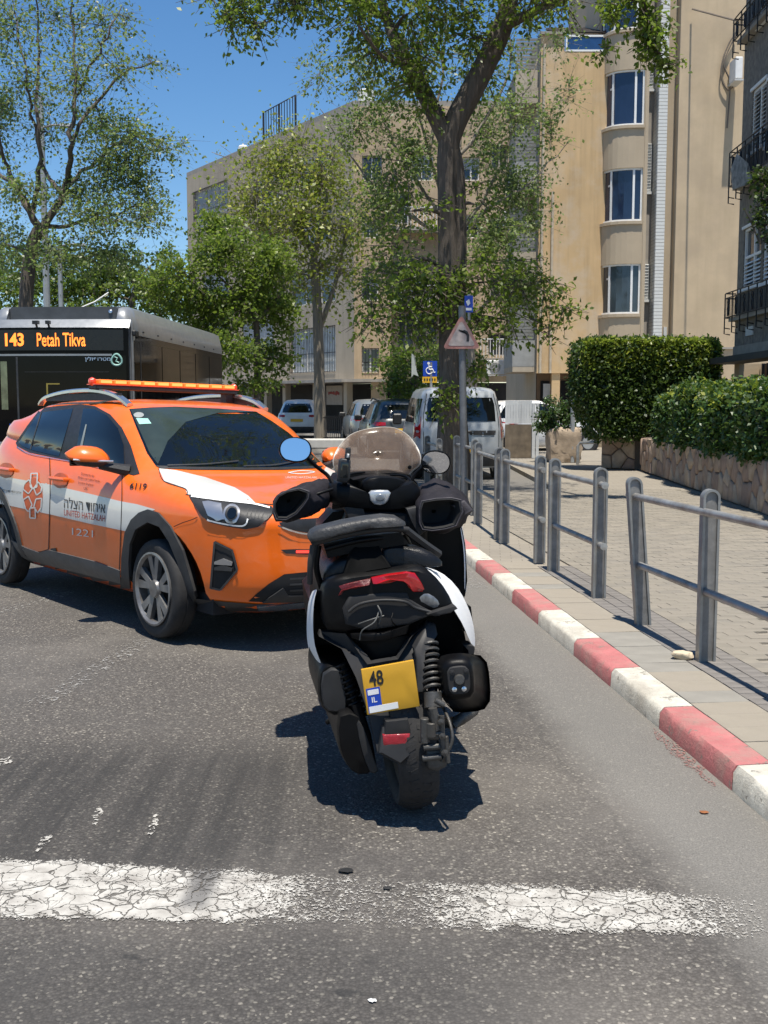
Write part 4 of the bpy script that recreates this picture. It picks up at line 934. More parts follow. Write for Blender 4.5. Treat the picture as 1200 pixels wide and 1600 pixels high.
# left tree above the bus
Y2 = 27.0
def T2(x, y, dy=0.): return W(x, y, Y2 + dy)
T = Tree('street_tree', 'tall open tree with a forked dark stem rising behind the bus at the left', tuple(W(38, 700, Y2)), m_bark, lf_sil, 'street trees', 15, .092); T.tw = .006
T.t.location.z = 0; T.o[2] = 0
T.limb([V(tuple(T.o)), T2(38, 560), T2(42, 450), T2(50, 385), T2(62, 358)], [.22, .19, .17, .15, .15], 10)
for pts, r in (([(62, 358), (40, 320), (15, 270), (0, 220), (-20, 140)], .10), ([(62, 358), (85, 330), (105, 290), (112, 220), (118, 150), (115, 60), (108, -30)], .11), ([(50, 335), (62, 250), (58, 160), (60, 60), (55, -40)], .07), ([(100, 300), (72, 270), (50, 180), (38, 100), (20, 0)], .06), ([(105, 290), (150, 250), (200, 215), (270, 220)], .06), ([(112, 220), (160, 150), (200, 110), (240, 96)], .05), ([(118, 150), (160, 70), (190, 10)], .04), ([(62, 358), (120, 350), (190, 330), (240, 310)], .06), ([(20, 290), (-30, 240), (-60, 150)], .06)):
    T.limb([T2(x, y, T.rs.uniform(-.6, .6)) for x, y in pts], np.linspace(r, .012, len(pts)), 7, True, .03)
for (x, y, rx, ry, tw, per) in ((20, 40, 60, 60, 60, 8), (90, 30, 60, 55, 60, 7), (160, 40, 50, 45, 44, 7), (195, 30, 30, 30, 16, 6), (40, 130, 60, 55, 64, 8), (120, 120, 60, 50, 60, 7), (185, 110, 45, 30, 34, 7), (235, 98, 32, 12, 12, 7), (0, 200, 40, 60, 40, 9), (80, 210, 55, 50, 44, 7), (160, 190, 55, 36, 54, 10), (210, 215, 46, 40, 54, 11), (250, 235, 34, 20, 22, 9), (285, 225, 24, 10, 6, 6), (170, 260, 60, 50, 84, 12), (215, 290, 50, 44, 60, 11), (120, 300, 60, 40, 56, 10), (30, 300, 60, 40, 50, 9), (150, 340, 70, 36, 76, 11), (230, 340, 40, 40, 40, 10), (80, 390, 80, 36, 66, 10), (0, 380, 50, 50, 50, 10), (170, 400, 60, 36, 56, 11), (0, 50, 10, 40, 12, 12), (5, 165, 16, 30, 22, 14)):
    T.blob(T2(x, y, T.rs.uniform(-1.2, 1.2)), (rx * 1.1 * Y2 / FPX, 1.1, ry * 1.1 * Y2 / FPX), int(tw * 1.7), per, .7, .15, shell=.1)
T.done()
# dense trees in the middle
def dense(label, base, Y, trunk, blobs, mat, seed, ls, bark=m_bark, tl=.6, k=1.0):
    T = Tree('street_tree', label, tuple(V((W(base[0], 640, Y).x, Y, 0))), bark, mat, 'street trees', seed, ls)
    pts = [V((W(base[0], 640, Y).x, Y, 0))] + [W(x, y, Y) for x, y in trunk[0]]
    T.limb(pts, trunk[1], 9)
    for tr in trunk[2:]: T.limb([W(x, y, Y + T.rs.uniform(-.4, .4)) for x, y in tr[0]], tr[1], 7)
    for (x, y, rx, ry, tw, per) in blobs: T.blob(W(x, y, Y + T.rs.uniform(-1, 1)), (rx * Y / FPX, min(1.6, rx * Y / FPX), ry * Y / FPX), int(tw * k), per, tl, .2, shell=.25)
    return T.done()
dense('tall yellow green tree with a pale bare stem in front of the far building', (500, 685), 43, ([(499, 600), (497, 520), (494, 450), (490, 400)], [.26, .22, .20, .18, .14], ([(497, 520), (515, 470), (530, 420), (540, 360)], [.12, .10, .07, .03]), ([(490, 400), (460, 330), (440, 260)], [.12, .08, .03]), ([(490, 400), (510, 320), (500, 250)], [.12, .08, .03])),
    [(440, 270, 60, 50, 90, 14), (500, 290, 55, 60, 90, 14), (400, 310, 40, 46, 60, 13), (470, 350, 70, 46, 110, 15), (540, 370, 40, 46, 60, 13), (420, 370, 50, 40, 60, 13), (550, 320, 24, 40, 24, 10), (470, 230, 50, 24, 40, 9), (540, 430, 30, 34, 30, 11), (440, 430, 40, 40, 44, 12), (500, 420, 40, 30, 40, 13), (395, 260, 28, 30, 24, 9), (470, 440, 24, 30, 24, 12), (380, 340, 30, 40, 40, 13), (430, 235, 30, 20, 24, 10), (520, 250, 30, 30, 30, 11)], lf_yel, 21, .165, m_paleb, 3.0)
dense('dark green bushy tree behind the orange car', (402, 625), 37, ([(402, 560), (400, 500), (396, 460)], [.14, .12, .10, .08], ([(400, 500), (370, 460), (340, 430)], [.08, .06, .02]), ([(400, 500), (430, 470), (450, 440)], [.08, .06, .02])),
    [(350, 400, 60, 46, 100, 16), (420, 420, 50, 50, 90, 16), (290, 440, 60, 46, 90, 16), (380, 480, 70, 46, 120, 17), (310, 500, 60, 44, 90, 16), (440, 490, 36, 44, 50, 15), (360, 550, 60, 40, 80, 16), (430, 560, 36, 36, 40, 14), (340, 360, 36, 34, 40, 14), (250, 450, 44, 34, 50, 14), (395, 600, 40, 20, 24, 13)], lf_main, 22, .14, k=1.6)
dense('leafy tree behind the bus roof, left of the far building', (200, 640), 40, ([(200, 560), (205, 480), (215, 440)], [.2, .16, .12, .08],),
    [(200, 440, 70, 34, 70, 14), (130, 455, 70, 30, 70, 14), (60, 455, 70, 36, 70, 14), (0, 460, 50, 40, 50, 14), (240, 470, 50, 40, 60, 15), (100, 500, 120, 40, 90, 13), (240, 540, 60, 60, 70, 14), (190, 410, 46, 26, 30, 10), (255, 400, 30, 20, 16, 9), (150, 430, 60, 30, 60, 14), (20, 420, 60, 34, 60, 14), (90, 410, 50, 26, 44, 12)], lf_dark, 23, .16, k=1.5)
dense('small dark tree beside the blue disabled parking sign', (650, 640), 31, ([(648, 600), (645, 570)], [.12, .10, .07],),
    [(630, 565, 46, 30, 70, 16), (665, 585, 34, 30, 50, 16), (615, 595, 30, 24, 36, 15), (745, 575, 22, 34, 34, 14), (690, 560, 36, 30, 44, 15), (640, 610, 40, 16, 30, 14)], lf_dark, 24, .12)
# plant at the right edge, hanging over the wall of the grey building
def small_bush(name, label, base, blobs, mat, ls, seed, cat='bush', group=None):
    T = Tree(name, label, tuple(base), m_bark, mat, group, seed, ls); T.t['category'] = cat; b = V(base)
    for k in range(5): T.limb([b + V((.05 * (k - 2), .03 * (k % 2), 0)), b + V((.12 * (k - 2), .05, .35)), b + V((.2 * (k - 2), .0, .6))], [.02, .014, .006], 5)
    for (c, r, tw, per) in blobs: T.blob(c, r, tw, per, .22, .1, shell=.55, link=False)
    return T.done('stems')
small_bush('creeper', 'leafy creeper hanging at the right edge beside the white louvred window', W(1196, 380, 19.5), [(W(1192, 285, 19.5), (.2, .3, .28), 24, 12), (W(1198, 330, 19.5), (.18, .3, .42), 40, 12), (W(1204, 260, 19.5), (.25, .3, .3), 20, 12), (W(1202, 375, 19.5), (.10, .2, .2), 14, 10)], lf_hedge, .08, 31)
pl0 = W(872, 700, 26.3)
small_bush('bush', 'small round bush on the rough stone planter in front of the ochre building', (pl0.x, 26.3, .95), [(V((W(x, 640, 26.3).x, 26.3, W(x, y, 26.3).z)), (r, r, r * .9), 60, 13) for x, y, r in ((865, 640, .38), (885, 648, .3), (850, 660, .25), (872, 660, .36))], lf_hedge2, .07, 32)
# clipped hedges: leaves over a dark twiggy core
def hedge(name, label, poly_fn, core, n, mat, ls, tipmat=None, ntip=0, cat='hedge'):
    t = thing(name, label, cat, core[0])
    c0 = V(core[0]); mb = MB()
    bm = bmesh.new(); bmesh.ops.create_cube(bm, size=2); bmesh.ops.subdivide_edges(bm, edges=bm.edges[:], cuts=7, use_grid_fill=True)
    vs = []
    for v in bm.verts:
        p = poly_fn(v.co.x, v.co.y, v.co.z, .90); q = p + V((mn.noise(p * 2.1), mn.noise(p * 2.1 + V((5, 0, 0))), mn.noise(p * 2.1 + V((0, 5, 0))))) * .09
        vs.append(q - c0)
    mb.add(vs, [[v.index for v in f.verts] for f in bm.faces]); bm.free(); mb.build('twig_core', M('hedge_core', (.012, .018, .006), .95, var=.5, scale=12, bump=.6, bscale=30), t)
    P = []; ux = nrs.uniform(-1, 1, (n, 3)); 
    for i in range(n):
        a = ux[i].copy(); r_ = nrs.uniform()
        k = 0 if r_ < .2 else (1 if r_ < .68 else 2)
        a[k] = (-1 if (k == 1) else (1 if (k == 2 and nrs.uniform() < .93) else math.copysign(1, a[k])))
        p = poly_fn(a[0], a[1], a[2], 1.0)
        bump = .09 * mn.noise(p * 3.1) + .05 * mn.noise(p * 8)
        q = c0 + (p - c0) * (1 + bump * .35) + V(tuple(nrs.normal(size=3) * .045)); P.append(tuple(q - c0))
    leaves_obj('leaves', leaf_cloud(np.array(P), np.full(n, ls), .5), mat, t)
    if tipmat:
        P = []
        for i in range(ntip):
            p = poly_fn(nrs.uniform(-1, 1), nrs.uniform(-1, 1), 1, 1.0) if i % 2 else poly_fn(nrs.uniform(-1, 1), -1, 1 - .55 * nrs.uniform() ** 2.2, 1.02); P.append(tuple(p - c0 + V((0, 0, nrs.uniform(-.08, .06))) + V(tuple(nrs.normal(size=3) * .03))))
        leaves_obj('sunlit_shoots', leaf_cloud(np.array(P), np.full(ntip, ls * .9), .2), tipmat, t)  # brighter leaves massed along the top stand in for sunlight there
    return t
def squircle(a, b, c, e=6):
    n_ = (abs(a) ** e + abs(b) ** e + abs(c) ** e) ** (1 / e); return (a / n_, b / n_, c / n_)
def tall_fn(a, b, c, k):
    a, b, c = squircle(a, b, c, 13); xl, xr = 4.12 + .42 * max(0, -c) ** 1.3, 7.05; x = (xl + xr) / 2 + a * k * (xr - xl) / 2
    return V((x, 23.6 + b * k * .75, 1.77 + c * k * 1.03))
hedge('tall_hedge', 'tall clipped hedge with a flat bright top, left of the grey building', tall_fn, ((5.6, 23.6, 1.7),), 26000, lf_hedge, .085, lf_suntip, 9000)
def low_fn(a, b, c, k):
    a, b, c = squircle(a, b, c); s = (a + 1) / 2; y = 21.6 - s * 9.6; x0 = 5.42 - (22.8 - y) * .0553
    xf_ = x0 - .06 + .10 * math.sin(y * 2.3) - .10 * max(0, -c); z1 = 1.74 + .08 * math.sin(y * 1.7 + 1) + .04 * math.sin(y * 4.1)
    z0_ = .70 if y > 19.5 else .72 + .0
    return V((x0 + .62 + (b if True else 0) * k * (.66 + .08 * math.sin(y * 3.1)), y, (z1 + z0_) / 2 + c * k * (z1 - z0_) / 2)) if True else None
def low2(a, b, c, k):                       # b = -1 is the street side
    return low_fn(a, b, c, k)
hedge('low_bush', 'spreading shiny green bush on top of the long stone wall', low2, ((5.8, 17, 1.3),), 30000, lf_hedge2, .085, lf_suntip, 2500, 'bush')

# ------------------------------------------------------------------ signs, posts, barriers
Ys = 14.6
t = thing('warning_sign', 'faded red bordered triangular bend sign on a thick grey pole', 'traffic sign', G(727, 790, KH) * 0 + V((W(727, 700, Ys).x, Ys, KH)))
bx = W(727, 700, Ys).x
MB().tube([(bx, Ys, KH - .05), (W(723, 600, Ys).x, Ys, W(723, 600, Ys).z), (W(722, 480, Ys).x, Ys, W(722, 478, Ys).z)], .048, 16).build('pole', M('dull_grey_pole', (.16, .165, .17), .5, .4, var=.2, scale=12, bump=.1), t, world=True)
c = [(721, 491), (751, 545), (691, 545)]
def tri(scale, Y, r=.14):
    cx, cy = 721, 527; pts = []
    q = [((x - cx) * scale + cx, (y - cy) * scale + cy) for x, y in c]
    for i in range(3):
        p, a, b = q[i], q[i - 1], q[(i + 1) % 3]
        e = lambda s, f: (p[0] + (s[0] - p[0]) * f, p[1] + (s[1] - p[1]) * f)
        A_, B_ = e(a, r), e(b, r)
        for k in range(5):
            f = k / 4; pts.append(((1 - f) ** 2 * A_[0] + 2 * f * (1 - f) * p[0] + f * f * B_[0], (1 - f) ** 2 * A_[1] + 2 * f * (1 - f) * p[1] + f * f * B_[1]))
    return [W(x, y, Y) for x, y in pts]
pf = MB().prism(tri(1.0, Ys - .085), (0, .012, 0)).build('plate', M('faded_sign_red', (.30, .135, .115), .6, var=.3, scale=18, grime=(.26, .22, .20)), t, world=True, smooth=False)
MB().prism(tri(.74, Ys - .088), (0, .002, 0)).build('face', M('faded_sign_white', (.33, .29, .275), .6, var=.25, scale=14, grime=(.27, .19, .17)), pf, world=True, smooth=False)
ar = [(730, 533), (731, 524), (728, 519), (722, 517.5), (717, 518.5), (717, 516.5), (724, 515.2), (731, 517.2), (734.5, 523), (734.5, 533)]
ar = [(733, 533.5), (733.3, 524), (731, 518.2), (726, 515.6), (718, 517.4), (716.4, 516.0), (717, 514.6), (722, 516.2), (722, 519.6), (727, 520.6), (729.2, 525), (729, 533.5)]
MB().prism([W(x, y, Ys - .091) for x, y in ar], (0, .002, 0)).build('arrow', m_black, pf, world=True, smooth=False)
MB().box((W(722, 520, Ys).x, Ys - .055, W(722, 520, Ys).z), (.12, .05, .05)).build('clamp', m_steel, t, world=True)
t = thing('direction_sign', 'small blue sign with white marks above the triangular warning sign, half hidden by leaves', 'traffic sign', W(733, 490, 15.3))
MB().prism([W(x, y, 15.3) for x, y in ((726, 462), (739, 462), (739, 488), (726, 488))], (0, .012, 0)).build('plate', m_blue, t, world=True, smooth=False)
MB().prism([W(x, y, 15.29) for x, y in ((728, 471), (733, 467), (735, 474), (731, 478))], (0, .002, 0)).prism([W(x, y, 15.29) for x, y in ((728, 481), (737, 481), (737, 485), (728, 485))], (0, .002, 0)).build('marks', m_white, t, world=True, smooth=False)
MB().tube([W(733, 460, 15.33), W(733, 500, 15.33)], .02, 8).build('bracket', m_steel, t, world=True)
# disabled parking sign
Yd = 22.8; g0_ = W(671, 700, Yd)
t = thing('parking_sign', 'blue wheelchair parking sign over a small yellow panel, behind the white van', 'traffic sign', (g0_.x, Yd + .02, 0))
MB().tube([(g0_.x + .03, Yd + .02, 0), (g0_.x + .03, Yd + .02, W(671, 566, Yd).z)], .03, 10).build('pole', m_steel, t, world=True)
pq = MB().prism([W(x, y, Yd) for x, y in ((661, 564), (683, 564), (683, 588), (661, 588))], (0, .012, 0)).build('blue_plate', m_blue, t, world=True, smooth=False)
yp = MB().prism([W(x, y, Yd) for x, y in ((660, 588.6), (682.5, 588.6), (682.5, 598), (660, 598))], (0, .012, 0)).build('yellow_plate', m_yellow, t, world=True, smooth=False)
wc = MB(); D_ = lambda x, y: W(x, y, Yd - .004)
wc.lathe([(.028, 0), (.0, .001)], D_(669.6, 567.6), (0, -1, 0), 12)
wc.tube([D_(670, 570), D_(670.5, 577), D_(676, 577), D_(678, 582), D_(680, 581.5)], .014, 6); wc.tube([D_(670, 573), D_(675, 573)], .011, 6)
wc.tube([D_(671 + 5.2 * math.cos(a), 579 - 5.2 * math.sin(a)) for a in np.linspace(1.9, 5.9, 14)], .011, 6)
wc.build('wheelchair_symbol', m_white, pq, world=True)
q_ = MB()
for k in range(5): q_.box(W(663.5 + k * 4, 593.2, Yd - .003), (.03, .003, .05))
q_.build('small_print', m_black, yp, world=True, smooth=False)
t = thing('notice_sheet', 'pale weathered sheet hanging in the small tree left of the disabled parking sign', 'sheet', W(645, 572, 27))
MB().prism([W(x, y, 27) for x, y in ((643, 552), (648, 556), (651, 580), (654, 588), (646, 585), (643, 590))], (0, .015, 0)).build('sheet', M('pale_sheet', (.45, .47, .43), .7), t, world=True, smooth=False)
# lamp posts
def lamp_post(label, px, Y, ytop, r, arm=None):
    x = W(px, 430, Y).x; t = thing('street_lamp', label, 'street lamp', (x, Y, 0), group='grey street lamps'); zt = W(px, ytop, Y).z
    MB().tube([(0, 0, 0), (0, 0, 1.0), (0, 0, zt)], [r * 1.4, r * 1.1, r * .7], 10).build('pole', M('pale_grey_pole', (.36, .38, .39), .5, .3, var=.1), t)
    MB().lathe([(r * 2.2, 0), (r * 2.2, .06), (r * 1.5, .1)], n=10).build('base_plate', m_steel, t)
    zz = zt if arm is None else arm
    MB().tube([(0, 0, zz), (.3, -.05, zz + .06), (.75, -.1, zz + .06)], .035, 8).build('arm', m_steel, t)
    MB().box((.75, -.1, zz + .04), (.42, .2, .10), taper=.7).build('lamp_head', M('lamp_grey', (.25, .26, .27), .5), t, bevel=.02)
lamp_post('nearer grey street lamp with a short arm, in front of the tall left tree', 72, 31.5, 150, .10, W(72, 200, 31.5).z)
lamp_post('farther thin grey street lamp just right of the nearer one', 94, 38, 385, .10)
# white panel gate with post
Yg = 28.0; z_ = lambda y: W(800, y, Yg).z; x_ = lambda x: W(x, 600, Yg).x
t = thing('panel_gate', 'white corrugated panel gate with a stained brown lower half, right of the white van', 'gate', (x_(790), Yg, KH))
for k in range(10):
    xa, xb = x_(790 + k * 4.2), x_(790 + k * 4.2 + 3.9); MB().box(((xa + xb) / 2, Yg, (z_(662) + z_(626)) / 2), (xb - xa, .03, z_(626) - z_(662))).build('panel', M('weathered_white', (.60, .61, .60), .6, var=.15, scale=4, streak=.4), t, world=True, smooth=False)
MB().box(((x_(790) + x_(832)) / 2, Yg + .01, (z_(663) + KH) / 2), (x_(832) - x_(790), .04, z_(663) - KH)).build('lower_board', M('stained_board', (.16, .125, .085), .8, var=.35, scale=5, streak=.4), t, world=True, smooth=False)
for x in (834, 840): MB().box((x_(x), Yg - .06, (z_(630) + KH) / 2), (.075, .075, z_(630) - KH)).build('gate_post', M('weathered_white', ()), t, world=True, smooth=False)
b_ = MB(); rk = random.Random(4); bm = bmesh.new(); bmesh.ops.create_cube(bm, size=2); bmesh.ops.subdivide_edges(bm, edges=bm.edges[:], cuts=6, use_grid_fill=True)
for v in bm.verts:
    p = V(squircle(*v.co, 12)); p = V(squircle(*v.co, 12)) if False else p; v.co = V((p.x * .38, p.y * .36, p.z * .42)) * (1 + .10 * mn.noise(p * 2.7) + .11 * mn.noise(p * 5) + .06 * mn.noise(p * 11))
b_.add([v.co for v in bm.verts], [[v.index for v in f.verts] for f in bm.faces]); bm.free()
o = b_.build('stone_planter', m_stones[2]); o.location = (W(880, 700, 26.3).x, 26.3, .5); tag(o, 'rough stone planter block carrying the small round bush', 'planter')
Yp = 26.0; t = thing('pipe_gateway', 'grey pipe frame standing left of the tall hedge', 'gateway', (W(896, 600, Yp).x, Yp, KH))
MB().tube([(W(896, 600, Yp).x, Yp, KH), W(896, 562, Yp)], .055, 8).tube([W(895, 562, Yp), W(960, 562, Yp)], .05, 8).build('upright', M('pale_grey_pole', ()), t, world=True)
t = thing('pipe_rail', 'low bent grey pipe rail by the gap in the stone wall', 'rail', (W(903, 700, 25.2).x, 25.2, KH))
MB().tube([(W(903, 700, 25.2).x, 25.2, KH), W(903, 697, 25.2), W(907, 692, 25.2), W(936, 691, 24.6)], .035, 8).build('pipe', m_steel, t, world=True)
# low white barrier and the little iron fence across the street
t = thing('concrete_barrier', 'low pale concrete kerb block across the street, right of the car windscreen', 'kerb block', (W(505, 690, 36).x, 36, 0))
MB().box((W(500, 690, 36).x, 36, .16), (1.9, .5, .32)).build('block', M('pale_concrete', (.5, .48, .44), .8, var=.1), t, world=True, bevel=.04)
t = thing('iron_fence', 'short black iron fence in front of the shops', 'fence', (W(525, 680, 42).x, 42, 0))
for k in range(14): MB().box((W(508 + k * 3, 680, 42).x, 42, .5), (.03, .03, 1.0)).build('fence_bar', m_iron, t, world=True, smooth=False)
MB().box((W(527, 680, 42).x, 42, .92), (1.1, .03, .04)).build('fence_rail', m_iron, t, world=True, smooth=False); MB().box((W(527, 680, 42).x, 42, .15), (1.1, .03, .04)).build('fence_rail', m_iron, t, world=True, smooth=False)
# ------------------------------------------------------------------ orange emergency car
def superring(z, xf_, xr_, w_, ef, er, n=18):
    pts = []
    for sgn_, full in ((1, False),):
        half = []
        xm = -.2
        for i in range(n + 1):
            t = math.pi / 2 * i / n; c, s_ = math.cos(t), math.sin(t)
            half.append((xm + (xf_ - xm) * c ** (2 / ef), w_ * s_ ** (2 / ef)))
        for i in range(1, n + 1):
            t = math.pi / 2 * i / n; c, s_ = math.cos(t), math.sin(t)
            half.append((xm + (xr_ - xm) * s_ ** (2 / er), w_ * c ** (2 / er) if i < n else 0.))
    return [(x, y, z) for x, y in half] + [(x, -y, z) for x, y in half[-2:0:-1]]
cX, cY, cyaw, cz0, crx, cry = -1.46, 7.88, -.885, .10, -.03, .004
e1 = V((math.cos(cyaw), math.sin(cyaw), cry)).normalized(); e2 = V((-math.sin(cyaw), math.cos(cyaw), crx)); e2 = (e2 - e1 * e2.dot(e1)).normalized(); e3 = e1.cross(e2)
KS = 1.069                                              # full size; the wheels stand on the road
CM = Matrix(((e1.x * KS, e2.x * KS, e3.x * KS, cX * KS), (e1.y * KS, e2.y * KS, e3.y * KS, cY * KS), (e1.z * KS, e2.z * KS, e3.z * KS, 0), (0, 0, 0, 1))); CI = CM.inverted()
car = thing('emergency_car', 'orange emergency response car with a white side stripe and an amber roof light bar', 'car', mat=CM)
def paint(name, col, rough=.32):
    m, nt, b = newmat(name); vec = coords(nt)
    d = ramp(nt, noise(nt, vec, 2.2, 6, .65), [(.35, tuple(V(col) * .93)), (.7, tuple(V(col) * 1.04))])
    dust = ramp(nt, noise(nt, coords(nt, (1, 1, 1.6)), 9, 7, .7), [(.48, (0, 0, 0)), (.8, (1, 1, 1))])
    d = mixc(nt, d, (.50, .40, .32), mth(nt, 'MULTIPLY', dust, .10)); nt.links.new(d, b.inputs['Base Color'])
    b.inputs['Roughness'].default_value = rough; b.inputs['Coat Weight'].default_value = .7; b.inputs['Coat Roughness'].default_value = .05
    nt.links.new(mth(nt, 'MULTIPLY_ADD', dust, .2, .03), b.inputs['Coat Roughness'])
    MATS[name] = m; return m
m_or = paint('orange_car_paint', (.88, .150, .008))
m_strp = paint('white_livery_film', (.66, .65, .60), .4)
m_clad = M('grey_black_cladding', (.035, .035, .036), .55, var=.2, scale=12, bump=.1, bscale=300, grime=(.075, .07, .065))
m_cladl = M('sunlit_sill_cladding', (.085, .083, .08), .5, var=.2, scale=8, grime=(.14, .125, .11))  # cladding in a paler grey, sunlight on the sill put into the colour
m_cglass = M('car_glass', (.004, .005, .005), .03, var=.15, spec=.8)
prof = [  # z, front, rear, half width, front exponent, rear exponent
    (.19, 1.70, -1.80, .70, 4.5, 5), (.24, 1.84, -1.90, .765, 4.3, 5), (.31, 1.92, -1.98, .815, 4.1, 5), (.38, 1.945, -2.0, .828, 4.0, 5), (.46, 1.95, -2.01, .840, 4.0, 5), (.56, 1.945, -2.02, .856, 4.0, 5),
    (.64, 1.94, -2.02, .866, 4.0, 5), (.70, 1.945, -2.02, .866, 4.0, 5), (.75, 1.94, -2.02, .862, 4.2, 5), (.79, 1.90, -2.02, .856, 4.4, 5), (.825, 1.80, -2.01, .848, 4.8, 5), (.86, 1.66, -2.0, .838, 5.2, 5), (.895, 1.48, -1.99, .825, 5.8, 5),
    (.93, 1.28, -1.98, .806, 6.5, 5), (.96, 1.08, -1.97, .785, 7, 5), (.985, .99, -1.96, .768, 6, 5), (1.005, .95, -1.95, .775, 5, 5), (1.06, .865, -1.91, .768, 4.4, 5), (1.15, .735, -1.84, .748, 4.4, 5), (1.24, .60, -1.74, .716, 4.4, 5), (1.32, .475, -1.62, .676, 4.4, 5),
    (1.37, .385, -1.52, .638, 4.4, 5), (1.405, .29, -1.40, .600, 4.4, 5), (1.43, .16, -1.28, .53, 4.2, 5), (1.447, -.0, -1.15, .44, 4, 4), (1.458, -.15, -1.0, .28, 3.5, 3.5), (1.462, -.3, -.85, .1, 3, 3)]
def belt_lift(x, z):
    b = max(0, min(1, (z - .62) / .28)) * max(0, min(1, (1.36 - z) / .30)); return -.072 * min(0, x - .75) * b * b * (3 - 2 * b)
rings = []
for p in prof:
    r = superring(*p); rings.append([V((x, y, z + belt_lift(x, z))) for x, y, z in r])
bmb = MB(); bmb.loft(rings)
body = bmb.build('body', m_or, car, smooth=True, ang=60)
bm = bmesh.new(); bm.from_mesh(body.data); CBVH = BVHTree.FromBMesh(bm); bm.free()
# wheel wells cut out of the shell
for (ax_, az_) in ((1.13, .31), (-1.49, .31)):
    for s_ in (-1, 1):
        cu = MB().lathe([(.395, -.24), (.395, .24)], (ax_, s_ * .80, az_), (0, 1, 0), 40).build('cutter', m_dark, car, fix=True)
        md = body.modifiers.new('well', 'BOOLEAN'); md.operation = 'DIFFERENCE'; md.object = cu; md.solver = 'EXACT'
bpy.context.view_layer.update(); dg = bpy.context.evaluated_depsgraph_get(); nm = bpy.data.meshes.new_from_object(body.evaluated_get(dg))
for md in list(body.modifiers): body.modifiers.remove(md)
for o in [c for c in car.children if c.name.startswith('cutter')]: bpy.data.objects.remove(o)
nm.materials.clear(); nm.materials.append(m_or); nm.materials.append(m_dark)
for p in nm.polygons: p.material_index = 1 if any(math.hypot(p.center.x - a, p.center.z - .31) < .402 and abs(p.center.y) > .5 and abs(p.normal.x * (p.center.x - a) + p.normal.z * (p.center.z - .31)) > .34 and abs(p.normal.y) < .45 for a in (1.13, -1.49)) or p.center.z < .21 else 0
body.data = nm; nm.name = 'body'; nm.polygons.foreach_set('use_smooth', [True] * len(nm.polygons)); nm.set_sharp_from_angle(angle=R(45))
cam_l = CI @ V((0, 0, CAMH))
def px_ray(x, y):                               # survey sight line in the frame of the car
    d = (CI.to_3x3() @ V(_ray(x, y))).normalized(); return cam_l, d
def side_ray(x, z, s_=-1): return V((x, s_ * 3, z)), V((0, -s_, 0))
def top_ray(x, y): return V((x, y, 3)), V((0, 0, -1))
def hit(rf, x, y, off, bvh):
    o, d = rf(x, y); loc, n, i, dist = bvh.ray_cast(o, d)
    if loc is None:
        t = max(0, (V((0, 0, .8)) - o).dot(d)); loc, n, i, dist = bvh.find_nearest(o + d * t)
    if n.dot(d) > 0: n = -n
    return loc + n * off, n
def tess(poly, step):
    P = []; n = len(poly)
    for i in range(n):
        a, b = V(poly[i]), V(poly[(i + 1) % n]); k = max(1, int((b - a).length / step))
        for j in range(k): P.append(a.lerp(b, j / k))
    m = len(P); xs = [p.x for p in P]; ys = [p.y for p in P]
    def inside(x, y):
        c = False
        for i in range(m):
            a, b = P[i], P[i - 1]
            if (a.y > y) != (b.y > y) and x < (b.x - a.x) * (y - a.y) / (b.y - a.y) + a.x: c = not c
        return c
    Q = list(P); y = min(ys) + step / 2
    while y < max(ys):
        x = min(xs) + step / 2
        while x < max(xs):
            if inside(x, y) and min((p - V((x, y))).length for p in P) > step * .4: Q.append(V((x, y)))
            x += step
        y += step
    r = delaunay_2d_cdt([q.to_2d() for q in Q], [], [list(range(m))], 1, 1e-6)
    return r[0], [f for f in r[2]]
def decal(name, mat, poly, rf=px_ray, off=.003, step=6, parent=None, bvh=None, skirt=0., mirror=False):
    vs, fs = tess([V((p[0], p[1])) for p in poly], step); bvh = bvh or CBVH
    h = [hit(rf, v.x, v.y, off, bvh) for v in vs]; P = [q[0] for q in h]; mb = MB(); mb.add(P, fs)
    if skirt:
        cnt = {}
        for f in fs:
            for i in range(len(f)):
                k = (f[i], f[(i + 1) % len(f)]); cnt[k] = cnt.get(k, 0) + 1
        for (a, b) in list(cnt):
            if (b, a) not in cnt: mb.quad(P[a], P[b], P[b] - h[b][1] * skirt, P[a] - h[a][1] * skirt)
    o = mb.build(name, mat, parent or car, fix=bool(skirt), ang=40)
    if mirror: mirror_part(o, mirror)
    return o
def mirror_part(o, name=None):
    me = o.data.copy()
    for v in me.vertices: v.co.y = -v.co.y
    me.flip_normals(); c = bpy.data.objects.new(o.name.split('.')[0], me); COL.objects.link(c); c.parent = o.parent; return c
def pline(name, mat, pts, wpx, rf=px_ray, off=.0035, parent=None, seg=5, bvh=None):
    pts = [V((p[0], p[1], 0)) for p in pts]; c = curve_pts(pts, seg) if len(pts) > 2 else [pts[0].lerp(pts[1], k / 8) for k in range(9)]
    mb = MB(); L = []; Rr = []
    for i, p in enumerate(c):
        t = (c[min(i + 1, len(c) - 1)] - c[max(i - 1, 0)]).normalized(); n = V((-t.y, t.x, 0)) * wpx / 2
        L.append(hit(rf, p.x + n.x, p.y + n.y, off, bvh or CBVH)[0]); Rr.append(hit(rf, p.x - n.x, p.y - n.y, off, bvh or CBVH)[0])
    for i in range(len(c) - 1): mb.quad(L[i], L[i + 1], Rr[i + 1], Rr[i])
    return mb.build(name, mat, parent or car, fix=False)
